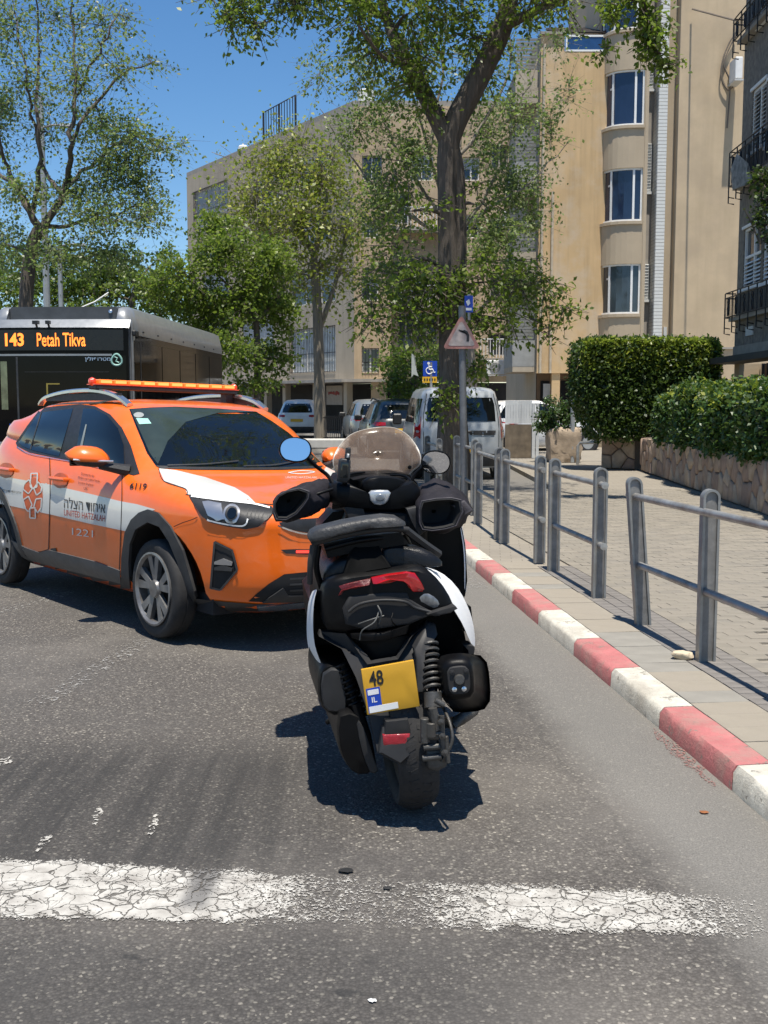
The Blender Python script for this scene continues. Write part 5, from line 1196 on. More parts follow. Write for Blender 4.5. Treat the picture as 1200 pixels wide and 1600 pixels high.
def ptext(name, mat, txt, at, h_, rf=px_ray, off=.005, parent=None, sx=1., bold=0., sk=0., shear=0., up=-1, wide=None):
    vs, fs = text_mesh(txt, 1.0, bold, sx)
    lo = min(v.y for v in vs); hi = max(v.y for v in vs); s_ = h_ / (hi - lo)
    if wide: s2 = wide / (max(v.x for v in vs) - min(v.x for v in vs))
    else: s2 = s_
    mx = (max(v.x for v in vs) + min(v.x for v in vs)) / 2; my = (lo + hi) / 2
    mb = MB(); P = []
    for v in vs:
        x, y = (v.x - mx) * s2, (v.y - my) * s_; x += shear * y; P.append(hit(rf, at[0] + x, at[1] + up * y + sk * x, off, CBVH)[0])
    mb.add(P, fs); return mb.build(name, mat, parent or car, smooth=False, fix=False)
# livery
stripe = decal('side_stripe', m_strp, [(-40, 737), (20, 747), (78, 757), (130, 769), (190, 783.5), (215, 788), (243, 796), (226, 804), (210, 818), (197, 830), (140, 818), (78, 803.5), (20, 791), (-40, 779)], off=.002, mirror=True)
decal('hood_stripe', m_strp, [(247.5, 732), (275, 735), (321, 746), (367, 762), (388, 775), (399, 786), (345, 780), (293, 772.5), (289, 763), (272, 757), (256.7, 752)], off=.002, mirror=True)
# side glass
fr_ = decal('window_trim', m_black, [(25, 692), (44, 664), (64, 638), (93, 634.5), (126, 632), (149, 635), (172.7, 648), (191, 669), (205, 697), (218.5, 741), (209, 743), (170, 733), (127, 722.5), (85, 715), (46, 707), (27, 697)], off=.003, step=5, mirror=True)
for nm_, pl in (('quarter_window', [(30, 691.5), (61, 647), (65, 646), (47, 702.5), (36, 698)]), ('rear_side_window', [(67, 645), (115, 639), (93, 713.5), (70, 708.5), (49.5, 703.5)]), ('front_side_window', [(131, 639), (149, 640), (168, 650), (185, 670), (194, 696), (195, 728), (160, 726), (118, 718)])):
    decal(nm_, m_cglass, pl, off=.006, step=5, mirror=True)
pline('window_strip', m_chrome, [(27, 698.5), (46, 709), (85, 717), (127, 724.5), (165, 734)], 1.3, off=.006)
decal('seat_belt', M('grey_belt', (.22, .25, .24), .6), [(135, 664), (137, 664), (127, 716), (122, 716)], off=.008)
pline('window_divider', m_clad, [(65.5, 644), (48.5, 703)], 1.6, off=.008)
# windscreen
ws = decal('windscreen', m_cglass, [(202, 639.5), (238, 637), (275, 636), (343, 639), (400, 643.5), (424, 658), (450, 676), (476, 699), (500, 722), (492, 728.5), (440, 731), (376, 731.5), (300, 730.5), (244, 728.5), (230, 708), (214, 670)], off=.003, step=9)
decal('windscreen_grey_patch', M('grey_green_patch', (.03, .042, .036), .12, var=.2, spec=.7), [(204, 640.5), (238, 638), (275, 637), (343, 640), (400, 644), (340, 646), (290, 660), (262, 690), (247, 726), (234, 708), (218, 672)], off=.0045, step=8, parent=ws)  # grey-green patch over the left and top, leaving a dark oval
decal('sticker', M('green_sticker', (.30, .58, .50), .5), [(213, 654.5), (231, 655), (236.5, 663), (218, 664)], off=.007, parent=ws)
decal('round_sticker', M('grey_sticker', (.28, .30, .29), .5), [(217 + 8 * math.cos(a), 649.5 + 4.2 * math.sin(a)) for a in np.linspace(0, 5.9, 14)], off=.007, parent=ws)
pline('wiper', m_black, [(262, 729), (320, 727), (372, 722)], 1.8, off=.012, parent=ws); pline('wiper', m_black, [(380, 730), (430, 728), (470, 720)], 1.8, off=.012, parent=ws)
decal('cowl', m_black, [(243, 728), (300, 730), (376, 731), (440, 730.5), (505, 728), (500, 732), (440, 734.5), (376, 735), (300, 734.5), (250, 732)], off=.004)
# front face
hl = decal('headlight', m_black, [(295.6, 775), (320, 778), (348, 782), (390, 787), (424, 793), (428, 800), (418, 812), (403, 823), (385, 826.6), (355, 822), (330, 816), (318, 808), (308, 795)], off=.010, step=4, skirt=.012)
decal('chrome_reflector', m_alu, [(317, 786), (326, 785), (346, 789), (352, 812), (340, 813), (327, 806)], off=.013, step=4, parent=hl)
for (q, r_, mt, of) in (((363, 804), 13.5, m_alu, .015), ((363, 804), 10, m_black, .018), ((364, 804), 7, m_cglass, .021)):
    decal('projector_ring' if r_ > 12 else ('projector_lens' if r_ < 8 else 'projector_bezel'), mt, [(q[0] + r_ * math.cos(a) * .95, q[1] + r_ * math.sin(a)) for a in np.linspace(0, 6.0, 20)], off=of, step=4, parent=hl)
pline('daytime_light', M('lamp_white', (.8, .8, .78), .2), [(300, 777.5), (348, 784.5), (395, 790), (421, 796)], 2.6, off=.014, parent=hl); pline('daytime_light', MATS['lamp_white'], [(326, 812), (352, 818), (380, 821), (388, 812)], 2.4, off=.014, parent=hl)
for k in range(5): pline('lamp_rib', m_clad, [(388 + k * 6, 797 + k), (385 + k * 6, 814 - k)], 1.2, off=.013, parent=hl)
None and decal('headlight_cover', M('clear_lamp_cover', (.8, .8, .8), .03, var=0, trans=1., spec=.5), [(297, 776), (348, 783), (423, 794), (426, 801), (402, 822), (385, 825), (331, 815), (310, 796)], off=.028, step=8, parent=hl)
h2 = mirror_part(hl)
for ch in list(hl.children):
    c2 = mirror_part(ch); c2.parent = h2
decal('upper_grille', m_black, [(433, 812), (470, 812), (560, 806), (640, 800), (700, 800), (700, 822), (600, 830), (486, 833), (455, 828), (440, 822)], off=.006, step=7)
pline('grille_trim', m_chrome, [(434, 821), (455, 829), (486, 834.5), (560, 834), (620, 830)], 2.4, off=.010)
fp = decal('fog_pocket', m_dark, [(337, 845), (364, 858.7), (372, 890), (346, 921), (331, 918.7), (333, 880)], off=.004, step=5, mirror=True)
for a, b in (((337, 846), (364, 859.5)), ((364, 859), (372, 890)), ((372, 890), (346, 921)), ((346, 921), (331, 918)), ((331, 919), (337, 846))): pline('fog_bezel', m_clad, [a, b], 3.2, off=.012, parent=fp)
for (y0, y1) in ((877, 873), (886, 883)): decal('fog_lamp_bar', m_alu if y0 < 880 else m_clad, [(337, y0), (350, y1 - 1), (365, y0 + 1), (364, y0 + 6), (337, y0 + 4)], off=.016, step=5, parent=fp, skirt=.012)
decal('lower_intake', m_dark, [(388, 939), (404, 925), (420, 912), (444, 897), (486, 893), (560, 893), (640, 893), (660, 905), (660, 930), (560, 936), (486, 938), (430, 941)], off=.004, step=7)
for k in range(4): pline('intake_bar', m_clad, [(452, 904 + k * 9), (500, 902 + k * 9), (600, 900 + k * 9)], 3, off=.010)
decal('splitter_fin', m_clad, [(410, 940), (436, 922), (442, 918), (450, 930), (486, 930), (486, 938)], off=.012, step=6, skirt=.01)
decal('skid_trim', m_chrome, [(401, 946), (440, 942), (486, 938), (600, 934), (600, 941), (486, 946), (440, 950), (405, 952)], off=.014, step=6, skirt=.014)
decal('bumper_lip', m_clad, [(302, 934), (350, 939), (401, 943), (440, 943), (486, 941), (620, 936), (620, 962), (481, 972), (400, 970), (340, 962), (300, 952)], off=.006, step=8)
decal('daytime_lamp_slot', m_black, [(438, 859), (460, 858), (487, 858.5), (540, 856), (540, 864), (487, 866.5), (447, 865)], off=.004, step=5)
decal('red_strobe', M('lit_red', (.5, .01, .01), .3, emit=(1, .05, .03), es=1.5), [(462, 860), (486, 860), (486, 864), (462, 864)], off=.007)
pline('bumper_seam', m_dark, [(272, 823), (285, 817), (300, 812), (309, 808)], 1.1, off=.003)
pline('hood_seam', m_dark, [(248, 732), (256, 752), (289, 764), (293, 773)], 1.2, off=.0035); pline('hood_seam', m_dark, [(290, 773), (345, 781), (400, 787), (440, 789), (486, 788)], 1.2, off=.003)
# seams, handles
for pts in ([(78, 716), (79, 760), (78, 803), (76.5, 858)], [(191, 735), (191, 780), (189, 840), (187, 890)], [(-20, 720), (5, 790), (22, 845), (55, 862), (77, 858)]): pline('door_seam', m_dark, pts, 1.2, off=.0035)
for (hx, hy) in ((95, 749), (10, 733)):
    decal('handle_recess_shade', M('recess_shade_orange', (.42, .075, .008), .4), [(hx + 12 * math.cos(a), hy + 2 + 12 * math.sin(a)) for a in np.linspace(0, 5.9, 16)], off=.0045)  # flat patch, the shade of the handle pocket painted as darker orange
    a, b = [hit(px_ray, x, y, .03, CBVH)[0] for x, y in ((hx - 10, hy - 1), (hx + 12, hy + 2))]
    MB().tube([a.lerp(b, -.05) + V((0, .03, 0)), a, a.lerp(b, .5) + V((0, -.006, 0)), b, b + V((0, .03, 0))], [.012, .014, .015, .014, .012], 8).build('door_handle', m_or, car)
# lettering
ink = M('black_lettering', (.015, .014, .014), .5); redink = M('red_lettering', (.42, .035, .02), .5); whtink = m_strp
ptext('hebrew_lettering', ink, 'איחוד הצלה'[::-1], (133, 789), 17, sk=.13, wide=64)
ptext('latin_lettering', redink, 'UNITED HATZALAH', (133, 805.5), 9.5, sk=.15, wide=64)
ptext('number_lettering', whtink, '1221', (130, 832), 11, sk=.12, wide=33)
ptext('car_number', ink, '6119', (217, 760), 9.5, sk=.05, wide=26, shear=.2, bold=.012)
for k, (t_, wd_) in enumerate((('Donated by the', 20), ('Miriam and Ludmir Family', 34), ('London England', 23), ('UK', 6))): ptext('dedication_lettering', ink, t_, (138 + (2 if k == 1 else 0) - (3 if k > 1 else 0), 742.5 + k * 7), 4.4 if k else 4, sk=.19, wide=wd_)
ptext('small_lettering', ink, 'ארגון חסד בדרך לחיים'[::-1], (17, 768), 5, sk=.12, wide=34)
ptext('hood_lettering', whtink, 'UNITED HATZALAH', (470, 747), 3.4, wide=48); pline('hood_emblem', whtink, [(450, 739), (470, 736), (492, 738), (470, 741), (450, 739)], 1.2)
em = decal('emblem', M('emblem_red', (.62, .10, .02), .4), [(52 + 15.5 * math.cos(a), 775 + 29 * math.sin(a)) for a in np.linspace(0, 6.0, 20)], off=.004, step=5)
E_ = lambda x, y: (38 + (x - 165) / 4.286, 600 + y / 4.286)
Z = lambda pts: [(x / 4.286, 600 + y / 4.286) for x, y in pts]
for pts in ([(212, 600), (256, 598), (252, 690), (222, 700), (208, 688), (212, 600)], [(205, 832), (240, 826), (243, 898), (205, 896), (205, 832)], [(200, 640), (222, 700), (196, 735), (160, 705), (164, 668), (200, 640)], [(262, 655), (284, 690), (280, 722), (250, 745), (232, 700), (262, 655)], [(160, 775), (196, 752), (220, 808), (196, 855), (176, 835), (160, 775)], [(246, 770), (284, 765), (280, 828), (258, 862), (232, 822), (246, 770)]):
    q = Z(pts)
    for i in range(len(q) - 1): pline('emblem_line', m_strp, [q[i], q[i + 1]], 1.9, off=.006, parent=em)
# cladding round the wheels and along the sill
def ringpts(ax_, r0, r1, a0, a1, n=26):
    o = [(ax_ + r1 * math.cos(a), .31 + r1 * math.sin(a)) for a in np.linspace(a0, a1, n)]
    return o + [(ax_ + r0 * math.cos(a), .31 + r0 * math.sin(a)) for a in np.linspace(a1, a0, n)]
decal('wheel_arch', m_clad, [(191, 917), (192, 870), (197, 832), (207, 812), (219, 801), (233, 796), (249, 801), (268, 822), (287, 859), (300, 904), (308, 933), (298, 947), (290, 915), (279, 878), (266, 846), (251, 823), (233, 816), (214, 827), (205, 850), (203, 880), (205, 918)], off=.012, step=5, skirt=.02, mirror=True)
for ax_ in (-1.49,): decal('wheel_arch', m_clad, ringpts(ax_, .390, .458, -.10, math.pi + .18), rf=lambda x, y: side_ray(x, y), off=.012, step=.035, skirt=.02, mirror=True)
decal('sill_panel', m_cladl, [(18, 843), (40, 855), (62, 863), (77, 859), (110, 867), (150, 877), (188, 891), (190, 911), (130, 896), (75, 882), (40, 872), (24, 862)], off=.008, step=6, skirt=.01, mirror=True)
decal('lower_sill', m_clad, [(24, 862), (75, 882), (130, 896), (193, 912), (197, 926), (150, 916), (75, 897), (28, 884)], off=.005, step=6, mirror=True)
MB().box((-.1, 0, .24), (3.3, 1.35, .12)).build('underbody', m_dark, car)
# wheels
m_rim = M('dusty_alloy', (.24, .24, .24), .38, .6, var=.25, scale=14, grime=(.12, .10, .085))
def car_wheel(parent, c, r=.303, wd_=.145, s_=-1, name='wheel', spokes=5, rimr=.218):
    """hub centre c, outer side towards s_*y"""
    o = s_ * wd_ / 2
    ty = MB().lathe([(rimr, -wd_ * .46), (rimr + .02, -wd_ * .5), (r - .035, -wd_ * .52), (r - .008, -wd_ * .44), (r, -wd_ * .30), (r, -wd_ * .06), (r - .008, -wd_ * .04), (r, -.0), (r, wd_ * .30), (r - .008, wd_ * .44), (r - .035, wd_ * .52), (rimr + .02, wd_ * .5), (rimr, wd_ * .46)], c, (0, 1, 0), 44, closed=True).build(name, m_rubber, parent, ang=50)
    rm = MB(); cy = c[1] + o
    rm.lathe([(rimr + .008, 0.01 * s_), (rimr - .004, .012 * s_), (rimr - .018, -.004 * s_), (rimr - .022, -.08 * s_), (rimr - .03, -.08 * s_), (rimr + .004, -.01 * s_)], (c[0], cy, c[2]), (0, 1, 0), 36, closed=True)
    for k in range(spokes):
        for d in (-.17, .17):
            a = 2 * math.pi * k / spokes + d + .35; t0, t1 = a - d * .75, a + d * .35
            p0 = V((c[0] + .045 * math.cos(t0), cy - .012 * s_, c[2] + .045 * math.sin(t0))); p1 = V((c[0] + (rimr - .012) * math.cos(t1), cy - .002 * s_, c[2] + (rimr - .012) * math.sin(t1)))
            u = (p1 - p0).normalized(); n = V((0, 1, 0)).cross(u)
            w0, w1 = .017, .026; q = V((0, -.028 * s_, 0))
            rm.add([p0 - n * w0, p0 + n * w0, p1 + n * w1, p1 - n * w1, p0 - n * w0 + q, p0 + n * w0 + q, p1 + n * w1 + q, p1 - n * w1 + q], [(0, 1, 2, 3), (7, 6, 5, 4), (0, 4, 5, 1), (1, 5, 6, 2), (2, 6, 7, 3), (3, 7, 4, 0)])
    rm.lathe([(.0, .006 * s_), (.05, .002 * s_), (.062, -.02 * s_), (.0, -.03 * s_)], (c[0], cy, c[2]), (0, 1, 0), 20); rm.build('rim', m_rim, ty, ang=30)
    MB().lathe([(rimr - .03, -.07 * s_), (rimr - .03, -.085 * s_), (.0, -.09 * s_), (.0, -.065 * s_)], (c[0], cy, c[2]), (0, 1, 0), 28).build('brake_disc', m_dark, ty)
    return ty
for ax_ in (1.13, -1.49):
    for s_ in (-1, 1): car_wheel(car, (ax_ - (.05 if ax_ > 0 else 0), s_ * .745, .313 - crx * s_ * .745 - cry * ax_), s_=s_)
    for s_ in (-1, 1):
        wl = MB(); N = 16; R0 = [[V((ax_ + .393 * math.cos(a), y, .31 + .393 * math.sin(a))) for a in np.linspace(-.25, math.pi + .25, N)] for y in (s_ * .60, s_ * .45)]
        wl.loft(R0, cap=False, closed=False); wl.add(R0[1] + [V((ax_, s_ * .45, .2))], [tuple(range(N + 1))]); wl.build('wheel_well', m_dark, car)
# door mirror, rails, light bar
for s_ in (-1, 1):
    mr = MB(); rg = []
    for t in np.linspace(0, 1, 9):
        y = .86 + .25 * t; k = math.sin(math.pi * min(1, .12 + .88 * (1 - abs(t - .45) ** 1.8 * 1.9))) ** .5 if False else (1 - abs(2 * t - .9) ** 3.2 * .75)
        k = max(.25, k); cz, cx_ = 1.055 + .02 * t, .53 - .05 * t
        rg.append([V((cx_ + .085 * k * math.cos(a) - .02 * math.sin(a), s_ * y, cz + (.075 if math.sin(a) > 0 else .052) * k * math.sin(a))) for a in np.linspace(0, 2 * math.pi, 15)[:-1]])
    mr.loft(rg); mo = mr.build('door_mirror', m_or, car, ang=70)
    lw = MB(); rg2 = [[V((p.x * 1.0 + (p.x - .5) * .05, p.y, min(p.z, 1.045))) - V((0, 0, .008)) for p in r] for r in rg]; lw.loft(rg2); lw.build('mirror_base', m_black, mo, ang=70)
    MB().tube([(.64, s_ * .76, .985), (.60, s_ * .84, 1.0), (.55, s_ * .92, 1.02)], [.04, .032, .028], 8).build('mirror_arm', m_black, mo)
    MB().tube([(.615, s_ * .86, 1.044), (.585, s_ * .97, 1.046), (.535, s_ * 1.09, 1.052)], .007, 6).build('mirror_indicator', m_chrome, mo)
    MB().box((.465, s_ * .985, 1.06), (.012, .20, .10)).build('mirror_glass', m_cglass, mo, bevel=.005)
    rl = curve_pts([(.21, s_ * .545, 1.405), (.06, s_ * .553, 1.462), (-.15, s_ * .558, 1.498), (-.45, s_ * .562, 1.512), (-.85, s_ * .562, 1.500), (-1.2, s_ * .558, 1.462), (-1.33, s_ * .55, 1.415)], 4)
    rr = MB(); rg = []
    for i, p in enumerate(rl):
        t = (V(rl[min(i + 1, len(rl) - 1)]) - V(rl[max(i - 1, 0)])).normalized(); up = V((0, 1, 0)).cross(t); up = up if up.z > 0 else -up
        rg.append([p + V((0, .022 * a, 0)) + up * .017 * b for a, b in ((-1, -.6), (-1, .5), (-.6, 1), (.6, 1), (1, .5), (1, -.6))])
    rr.loft(rg); rr.build('roof_rail', m_chrome, car, ang=30)
    MB().box((-.55, s_ * .555, 1.465), (1.25, .03, .05)).build('rail_gap', m_black, car)
lb = MB().box((-.27, -.02, 1.535), (.13, 1.16, .030)).build('light_bar', m_black, car, bevel=.006)
m_amber = M('amber_lens', (.75, .20, .02), .25, var=.3, scale=14, emit=(1., .14, .02), es=.5, coat=.5); m_rlens = M('red_lens_bar', (.55, .05, .02), .25, var=.3, emit=(1., .08, .02), es=.25, coat=.5)
MB().box((-.27, -.02, 1.5535), (.135, 1.18, .006)).build('bar_edge', m_rlens, lb)
for k in range(10):
    y = -.02 + (k - 4.5) * .112; MB().box((-.27, y, 1.573), (.128, .104, .032)).build('amber_lamp', m_amber, lb, bevel=.006); MB().box((-.202, y, 1.573), (.006, .082, .018)).build('bright_lamp', M('lit_amber', (.9, .4, .1), .3, emit=(1., .28, .07), es=1.0), lb)
for s_ in (-1, 1): MB().lathe([(.0, -.025), (.022, -.02), (.031, 0), (.022, .02), (.0, .025)], (-.27, -.02 + s_ * .58, 1.573), (0, 1, 0), 12).build('bar_end', m_rlens, lb); MB().box((-.27, s_ * .50, 1.49), (.08, .06, .08)).build('bar_foot', m_black, lb)
np_ = MB(); P = [hit(px_ray, x, y, .02, CBVH)[0] for x, y in ((497, 866), (560, 860), (560, 892), (497, 896))]; np_.prism(P, e1 * 0 + V((-.012, 0, 0))); npo = np_.build('number_plate', m_yellow, car)
np_ = MB(); P = [hit(px_ray, x, y, .024, CBVH)[0] for x, y in ((489, 864), (497.5, 865), (497.5, 897), (489, 899))]; np_.prism(P, V((-.012, 0, 0))); np_.build('plate_blue_strip', m_blue, npo)
# ------------------------------------------------------------------ scooter standing in the lane, seen from behind
sc0 = V((.112, 4.13, 0)); sh_ = V((-.15, .989, 0)).normalized()
scoot = thing('motor_scooter', 'battered black and white motor scooter with handlebar muffs standing in the lane', 'scooter', sc0)
m_sblk = M('scooter_black', (.0035, .0035, .004), .42, spec=.16, var=.3, scale=10, bump=.05, bscale=200, grime=(.010, .0095, .009))
m_sgry = M('scooter_grey_plastic', (.026, .026, .027), .5, spec=.25, var=.2, scale=9, grime=(.05, .046, .042))
m_swht = M('scooter_white', (.80, .80, .79), .45, var=.05, spec=.3)
m_seat = M('seat_vinyl', (.007, .007, .008), .34, spec=.35, var=.25, scale=25, bump=.25, bscale=180)
m_gun = M('dusty_metal', (.075, .073, .069), .5, .5, var=.3, scale=30, bump=.2, bscale=150, grime=(.07, .06, .05))
m_cloth = M('muff_nylon', (.019, .017, .021), .7, spec=.2, var=.3, scale=20, bump=.6, bscale=26)
m_clothg = M('muff_trim', (.045, .040, .047), .7, var=.25, scale=20, bump=.5, bscale=30)
def rp(o, seg=3):
    """rounded outline through pixel/depth points (closed)"""
    o = [V((p[0], p[1], p[2] if len(p) > 2 else 0)) for p in o]; n = len(o); out = []
    for i in range(n):
        a, b, c, d = o[i - 1], o[i], o[(i + 1) % n], o[(i + 2) % n]
        for k in range(seg):
            t = k / seg; out.append(.5 * (2 * b + (c - a) * t + (2 * a - 5 * b + 4 * c - d) * t * t + (3 * b - a - 3 * c + d) * t ** 3))
    return out
def slab(name, mat, outl, Y, th, inset=.10, rise=.015, parent=None, seg=0, back=(0, 0, 0), bscale=1., bevel=0., ang=40, sub=0):
    """a moulded piece: rear face (slightly domed), edge, and depth th along the heading of the machine"""
    o = rp(outl, seg) if seg else [V((p[0], p[1], p[2] if len(p) > 2 else 0)) for p in outl]
    P = [W(p.x, p.y, Y + p.z) for p in o]; c = sum(P, V()) / len(P); h = sh_ * th + V(back)
    mid = [p.lerp(c, inset) - sh_ * rise for p in P]
    rings = [[p.lerp(c, .55) - sh_ * rise * 1.15 for p in P], mid, [p.lerp(c, inset * .25) - sh_ * rise * .55 for p in P], P, [p.lerp(c + (p - p), 0) + h for p in [c + (q - c) * bscale for q in P]]]
    return MB().loft(rings).build(name, mat, parent or scoot, world=True, bevel=bevel, ang=ang, sub=sub)
def rod(name, mat, pts, r, parent=None, n=8, seg=4):
    P = [W(*p) for p in pts]; c = curve_pts(P, seg) if len(P) > 2 else P
    rr = r if not hasattr(r, '__len__') else list(np.interp(np.linspace(0, len(r) - 1, len(c)), range(len(r)), r))
    return MB().tube(c, rr, n).build(name, mat, parent or scoot, world=True, ang=50)
# rear wheel: leaning to the left on its stand
lean = math.radians(7); wu_ = V((-math.sin(lean), 0, math.cos(lean))); wax = sh_.cross(wu_).normalized(); wu_ = wax.cross(sh_).normalized()
def wheel2(base, rad, wid, steer=0., lab='rear_wheel'):
    f = Matrix.Rotation(steer, 3, 'Z') @ sh_; ax = f.cross(wu_).normalized(); c = base + wu_ * rad; h = wid / 2
    prof = [(rad - .075, -h * .62), (rad - .05, -h * .98), (rad - .03, -h), (rad - .012, -h * .72), (rad - .003, -h * .36), (rad, 0), (rad - .003, h * .36), (rad - .012, h * .72), (rad - .03, h), (rad - .05, h * .98), (rad - .075, h * .62)]
    w_ = MB().lathe(prof, c, ax, 48, closed=True).build(lab, m_rubber, scoot, world=True, ang=50)
    tr = MB()                                   # tread blocks in a chevron
    fw = f
    for k in range(40):
        for s_ in (-1, 1):
            a = 2 * math.pi * (k + (.5 if s_ > 0 else 0)) / 40
            for (q0, q1, da) in ((.10, .46, .0), (.52, .84, .035)):
                pts = []
                for (q, d) in ((q0, 0), (q1, .05), (q1, .105), (q0, .055)):
                    r_ = np.interp(q, [0, .36, .72, 1], [rad, rad - .003, rad - .012, rad - .03]) + .002; b = a + d + da
                    pts.append(c + (fw * math.cos(b) + ax.cross(fw) * math.sin(b)) * r_ + ax * (s_ * q * h))
                tr.add(pts, [(0, 1, 2, 3)] )
                pin = [c + (p - c) * (1 - .005 / rad) for p in pts]; tr.add(pts + pin, [(0, 4, 5, 1), (1, 5, 6, 2), (2, 6, 7, 3), (3, 7, 4, 0)])
    o = tr.build('tread', m_rubber, w_, world=True, smooth=False); o['kind'] = 'stuff'
    r_ = MB(); r_.lathe([(rad - .07, -h * .6), (rad - .085, -h * .5), (rad - .085, h * .5), (rad - .07, h * .6)], c, ax, 32)
    for k in range(6):
        a = 2 * math.pi * k / 6; d = fw * math.cos(a) + ax.cross(fw) * math.sin(a); r_.tube([c + d * .03, c + d * (rad - .08)], .014, 6)
    r_.lathe([(.04, -h * .8), (.045, 0), (.04, h * .8)], c, ax, 16); r_.build('rim', m_gun, w_, world=True); return c
wc_ = wheel2(sc0 + V((.004, -.06, .003)), .288, .150)
wheel2(sc0 + sh_ * 1.36 + V((-.02, 0, .003)), .295, .125, .25, 'front_wheel')
# swing arm, belt case, shocks, brake parts
slab('belt_case', m_sblk, [(498, 1046), (512, 1034), (540, 1036), (552, 1060), (556, 1090), (548, 1112), (520, 1116), (503, 1104), (496, 1080)], 4.0, .42, seg=2, rise=.03)
slab('airbox', m_sgry, [(504, 1050), (530, 1042), (538, 1070), (540, 1108), (512, 1110), (502, 1090)], 3.975, .06, seg=2, rise=.02)
slab('transmission_case', m_sblk, [(528, 1110), (560, 1112), (572, 1150), (584, 1198), (560, 1208), (540, 1192), (527, 1160)], 3.95, .62, seg=2, rise=.04)
slab('final_drive_cover', m_sgry, [(556, 1128), (566, 1130), (586, 1190), (590, 1204), (578, 1206), (564, 1170)], 3.92, .2, seg=2, rise=.02)
def shock(name, p0, p1, Y0_, Y1_, r, turns):
    a, b = W(p0[0], p0[1], Y0_), W(p1[0], p1[1], Y1_); ax = (b - a).normalized(); u = ax.cross(V((0, 1, 0))).normalized(); v_ = ax.cross(u)
    pts = [a.lerp(b, t) + (u * math.cos(t * turns * 2 * math.pi) + v_ * math.sin(t * turns * 2 * math.pi)) * r for t in np.linspace(0, 1, turns * 12)]
    o = MB().tube([a, b], r * .62, 10).build(name, m_sblk, scoot, world=True); MB().tube(pts, r * .22, 6).build('spring', m_gun if r > .027 else m_sblk, o, world=True); return o
sh1 = shock('shock_absorber', (671, 1006), (676, 1082), 3.93, 3.82, .029, 8)
MB().tube([W(676, 1082, 3.82), W(677, 1106, 3.80)], .033, 14).build('shock_body', m_gun, sh1, world=True)
for (p, q, r) in (((676, 1106), (682, 1140), .016), ((668, 1146), (690, 1146), .013), ((690, 1118), (692, 1178), .010), ((662, 1168), (688, 1166), .012)): MB().tube([W(p[0], p[1], 3.74), W(q[0], q[1], 3.74)], r, 10).build('brake_linkage', m_gun, scoot, world=True)
sh2 = shock('shock_absorber', (534, 1036), (562, 1120), 3.98, 3.96, .026, 10)
MB().tube([W(556, 1100, 3.94), W(572, 1150, 3.92), W(580, 1196, 3.92)], .020, 8).build('shock_body', m_sblk, sh2, world=True)
slab('brake_caliper', m_gun, [(666, 1172), (694, 1168), (698, 1196), (684, 1204), (668, 1200)], 3.77, .10, rise=.012, bevel=.004)
for (p, q, r) in (((664, 1122), (664, 1160), .017), ((674, 1128), (674, 1150), .024), ((658, 1150), (686, 1150), .015), ((660, 1185), (690, 1182), .012), ((697, 1150), (700, 1192), .009), ((680, 1094), (694, 1102), .011)): MB().tube([W(p[0], p[1], 3.745), W(q[0], q[1], 3.745)], r, 12).build('brake_linkage', m_gun, scoot, world=True, bevel=.002)
slab('caliper_bracket', m_gun, [(672, 1116), (686, 1114), (688, 1138), (676, 1140)], 3.75, .06, rise=.008, bevel=.003)
for (x, y) in ((689, 1128), (691, 1150), (695, 1176)): MB().lathe([(.0, -.006), (.011, -.006), (.013, .006), (.0, .01)], W(x, y, 3.725), tuple(-sh_), 6).build('bolt', m_gun, scoot, world=True)
rod('brake_hose', m_gun, [(690, 1190, 3.75), (706, 1160, 3.74), (703, 1130, 3.77), (690, 1100, 3.86)], .006)
# muffler: rounded square end cap, bulky body running forward at the right
def rsq(c, rx, rz, n=20, e=4, tw=0.):
    out = []
    for k in range(n):
        a = 2 * math.pi * k / n; ca, sa = math.cos(a), math.sin(a); q = (abs(ca) ** e + abs(sa) ** e) ** (-1 / e)
        x, z = q * ca * rx, q * sa * rz; out.append(c + V((x * math.cos(tw) - z * math.sin(tw), 0, x * math.sin(tw) + z * math.cos(tw))))
    return out
mc = W(716, 1062, 3.80); md_ = (sh_ + V((.10, 0, -.10))).normalized(); tw = math.radians(5)
mu = MB().loft([rsq(mc - md_ * .012, .040, .050, tw=tw), rsq(mc - md_ * .008, .052, .066, tw=tw), rsq(mc + md_ * .01, .058, .076, tw=tw), rsq(mc + md_ * .06, .070, .088, tw=tw), rsq(mc + md_ * .18 + V((.055, 0, -.045)), .080, .105, tw=tw), rsq(mc + md_ * .42 + V((.06, 0, -.07)), .078, .095, tw=tw), rsq(mc + md_ * .62 + V((.03, 0, -.06)), .05, .055, tw=tw)]).build('muffler', m_sblk, scoot, world=True, ang=60)
MB().loft([rsq(mc - md_ * .020, .026, .034, tw=tw), rsq(mc - md_ * .019, .038, .048, tw=tw), rsq(mc - md_ * .008, .042, .054, tw=tw)]).build('end_plate', m_sgry, mu, world=True, ang=50)
MB().lathe([(.0, .010), (.010, .010), (.012, -.004), (.018, -.008), (.020, .002), (.016, .012)], mc - md_ * .022 + V((.001, 0, .004)), tuple(-md_), 18).build('tail_pipe', m_gun, mu, world=True)
for (x, z) in ((-.024, .030), (.026, .034), (-.016, -.032), (.018, -.030)): MB().lathe([(.0, .012), (.009, .010), (.010, 0)], mc - md_ * .015 + V((x, 0, z)), tuple(-md_), 10).build('end_plate_bolt', m_dark if z > 0 else m_chrome, mu, world=True)
MB().loft([rsq(mc + md_ * .16 + V((.052, 0, -.040)), .085, .109, tw=tw), rsq(mc + md_ * .40 + V((.062, 0, -.066)), .084, .102, tw=tw)], cap=False).build('heat_shield', m_sgry, mu, world=True)
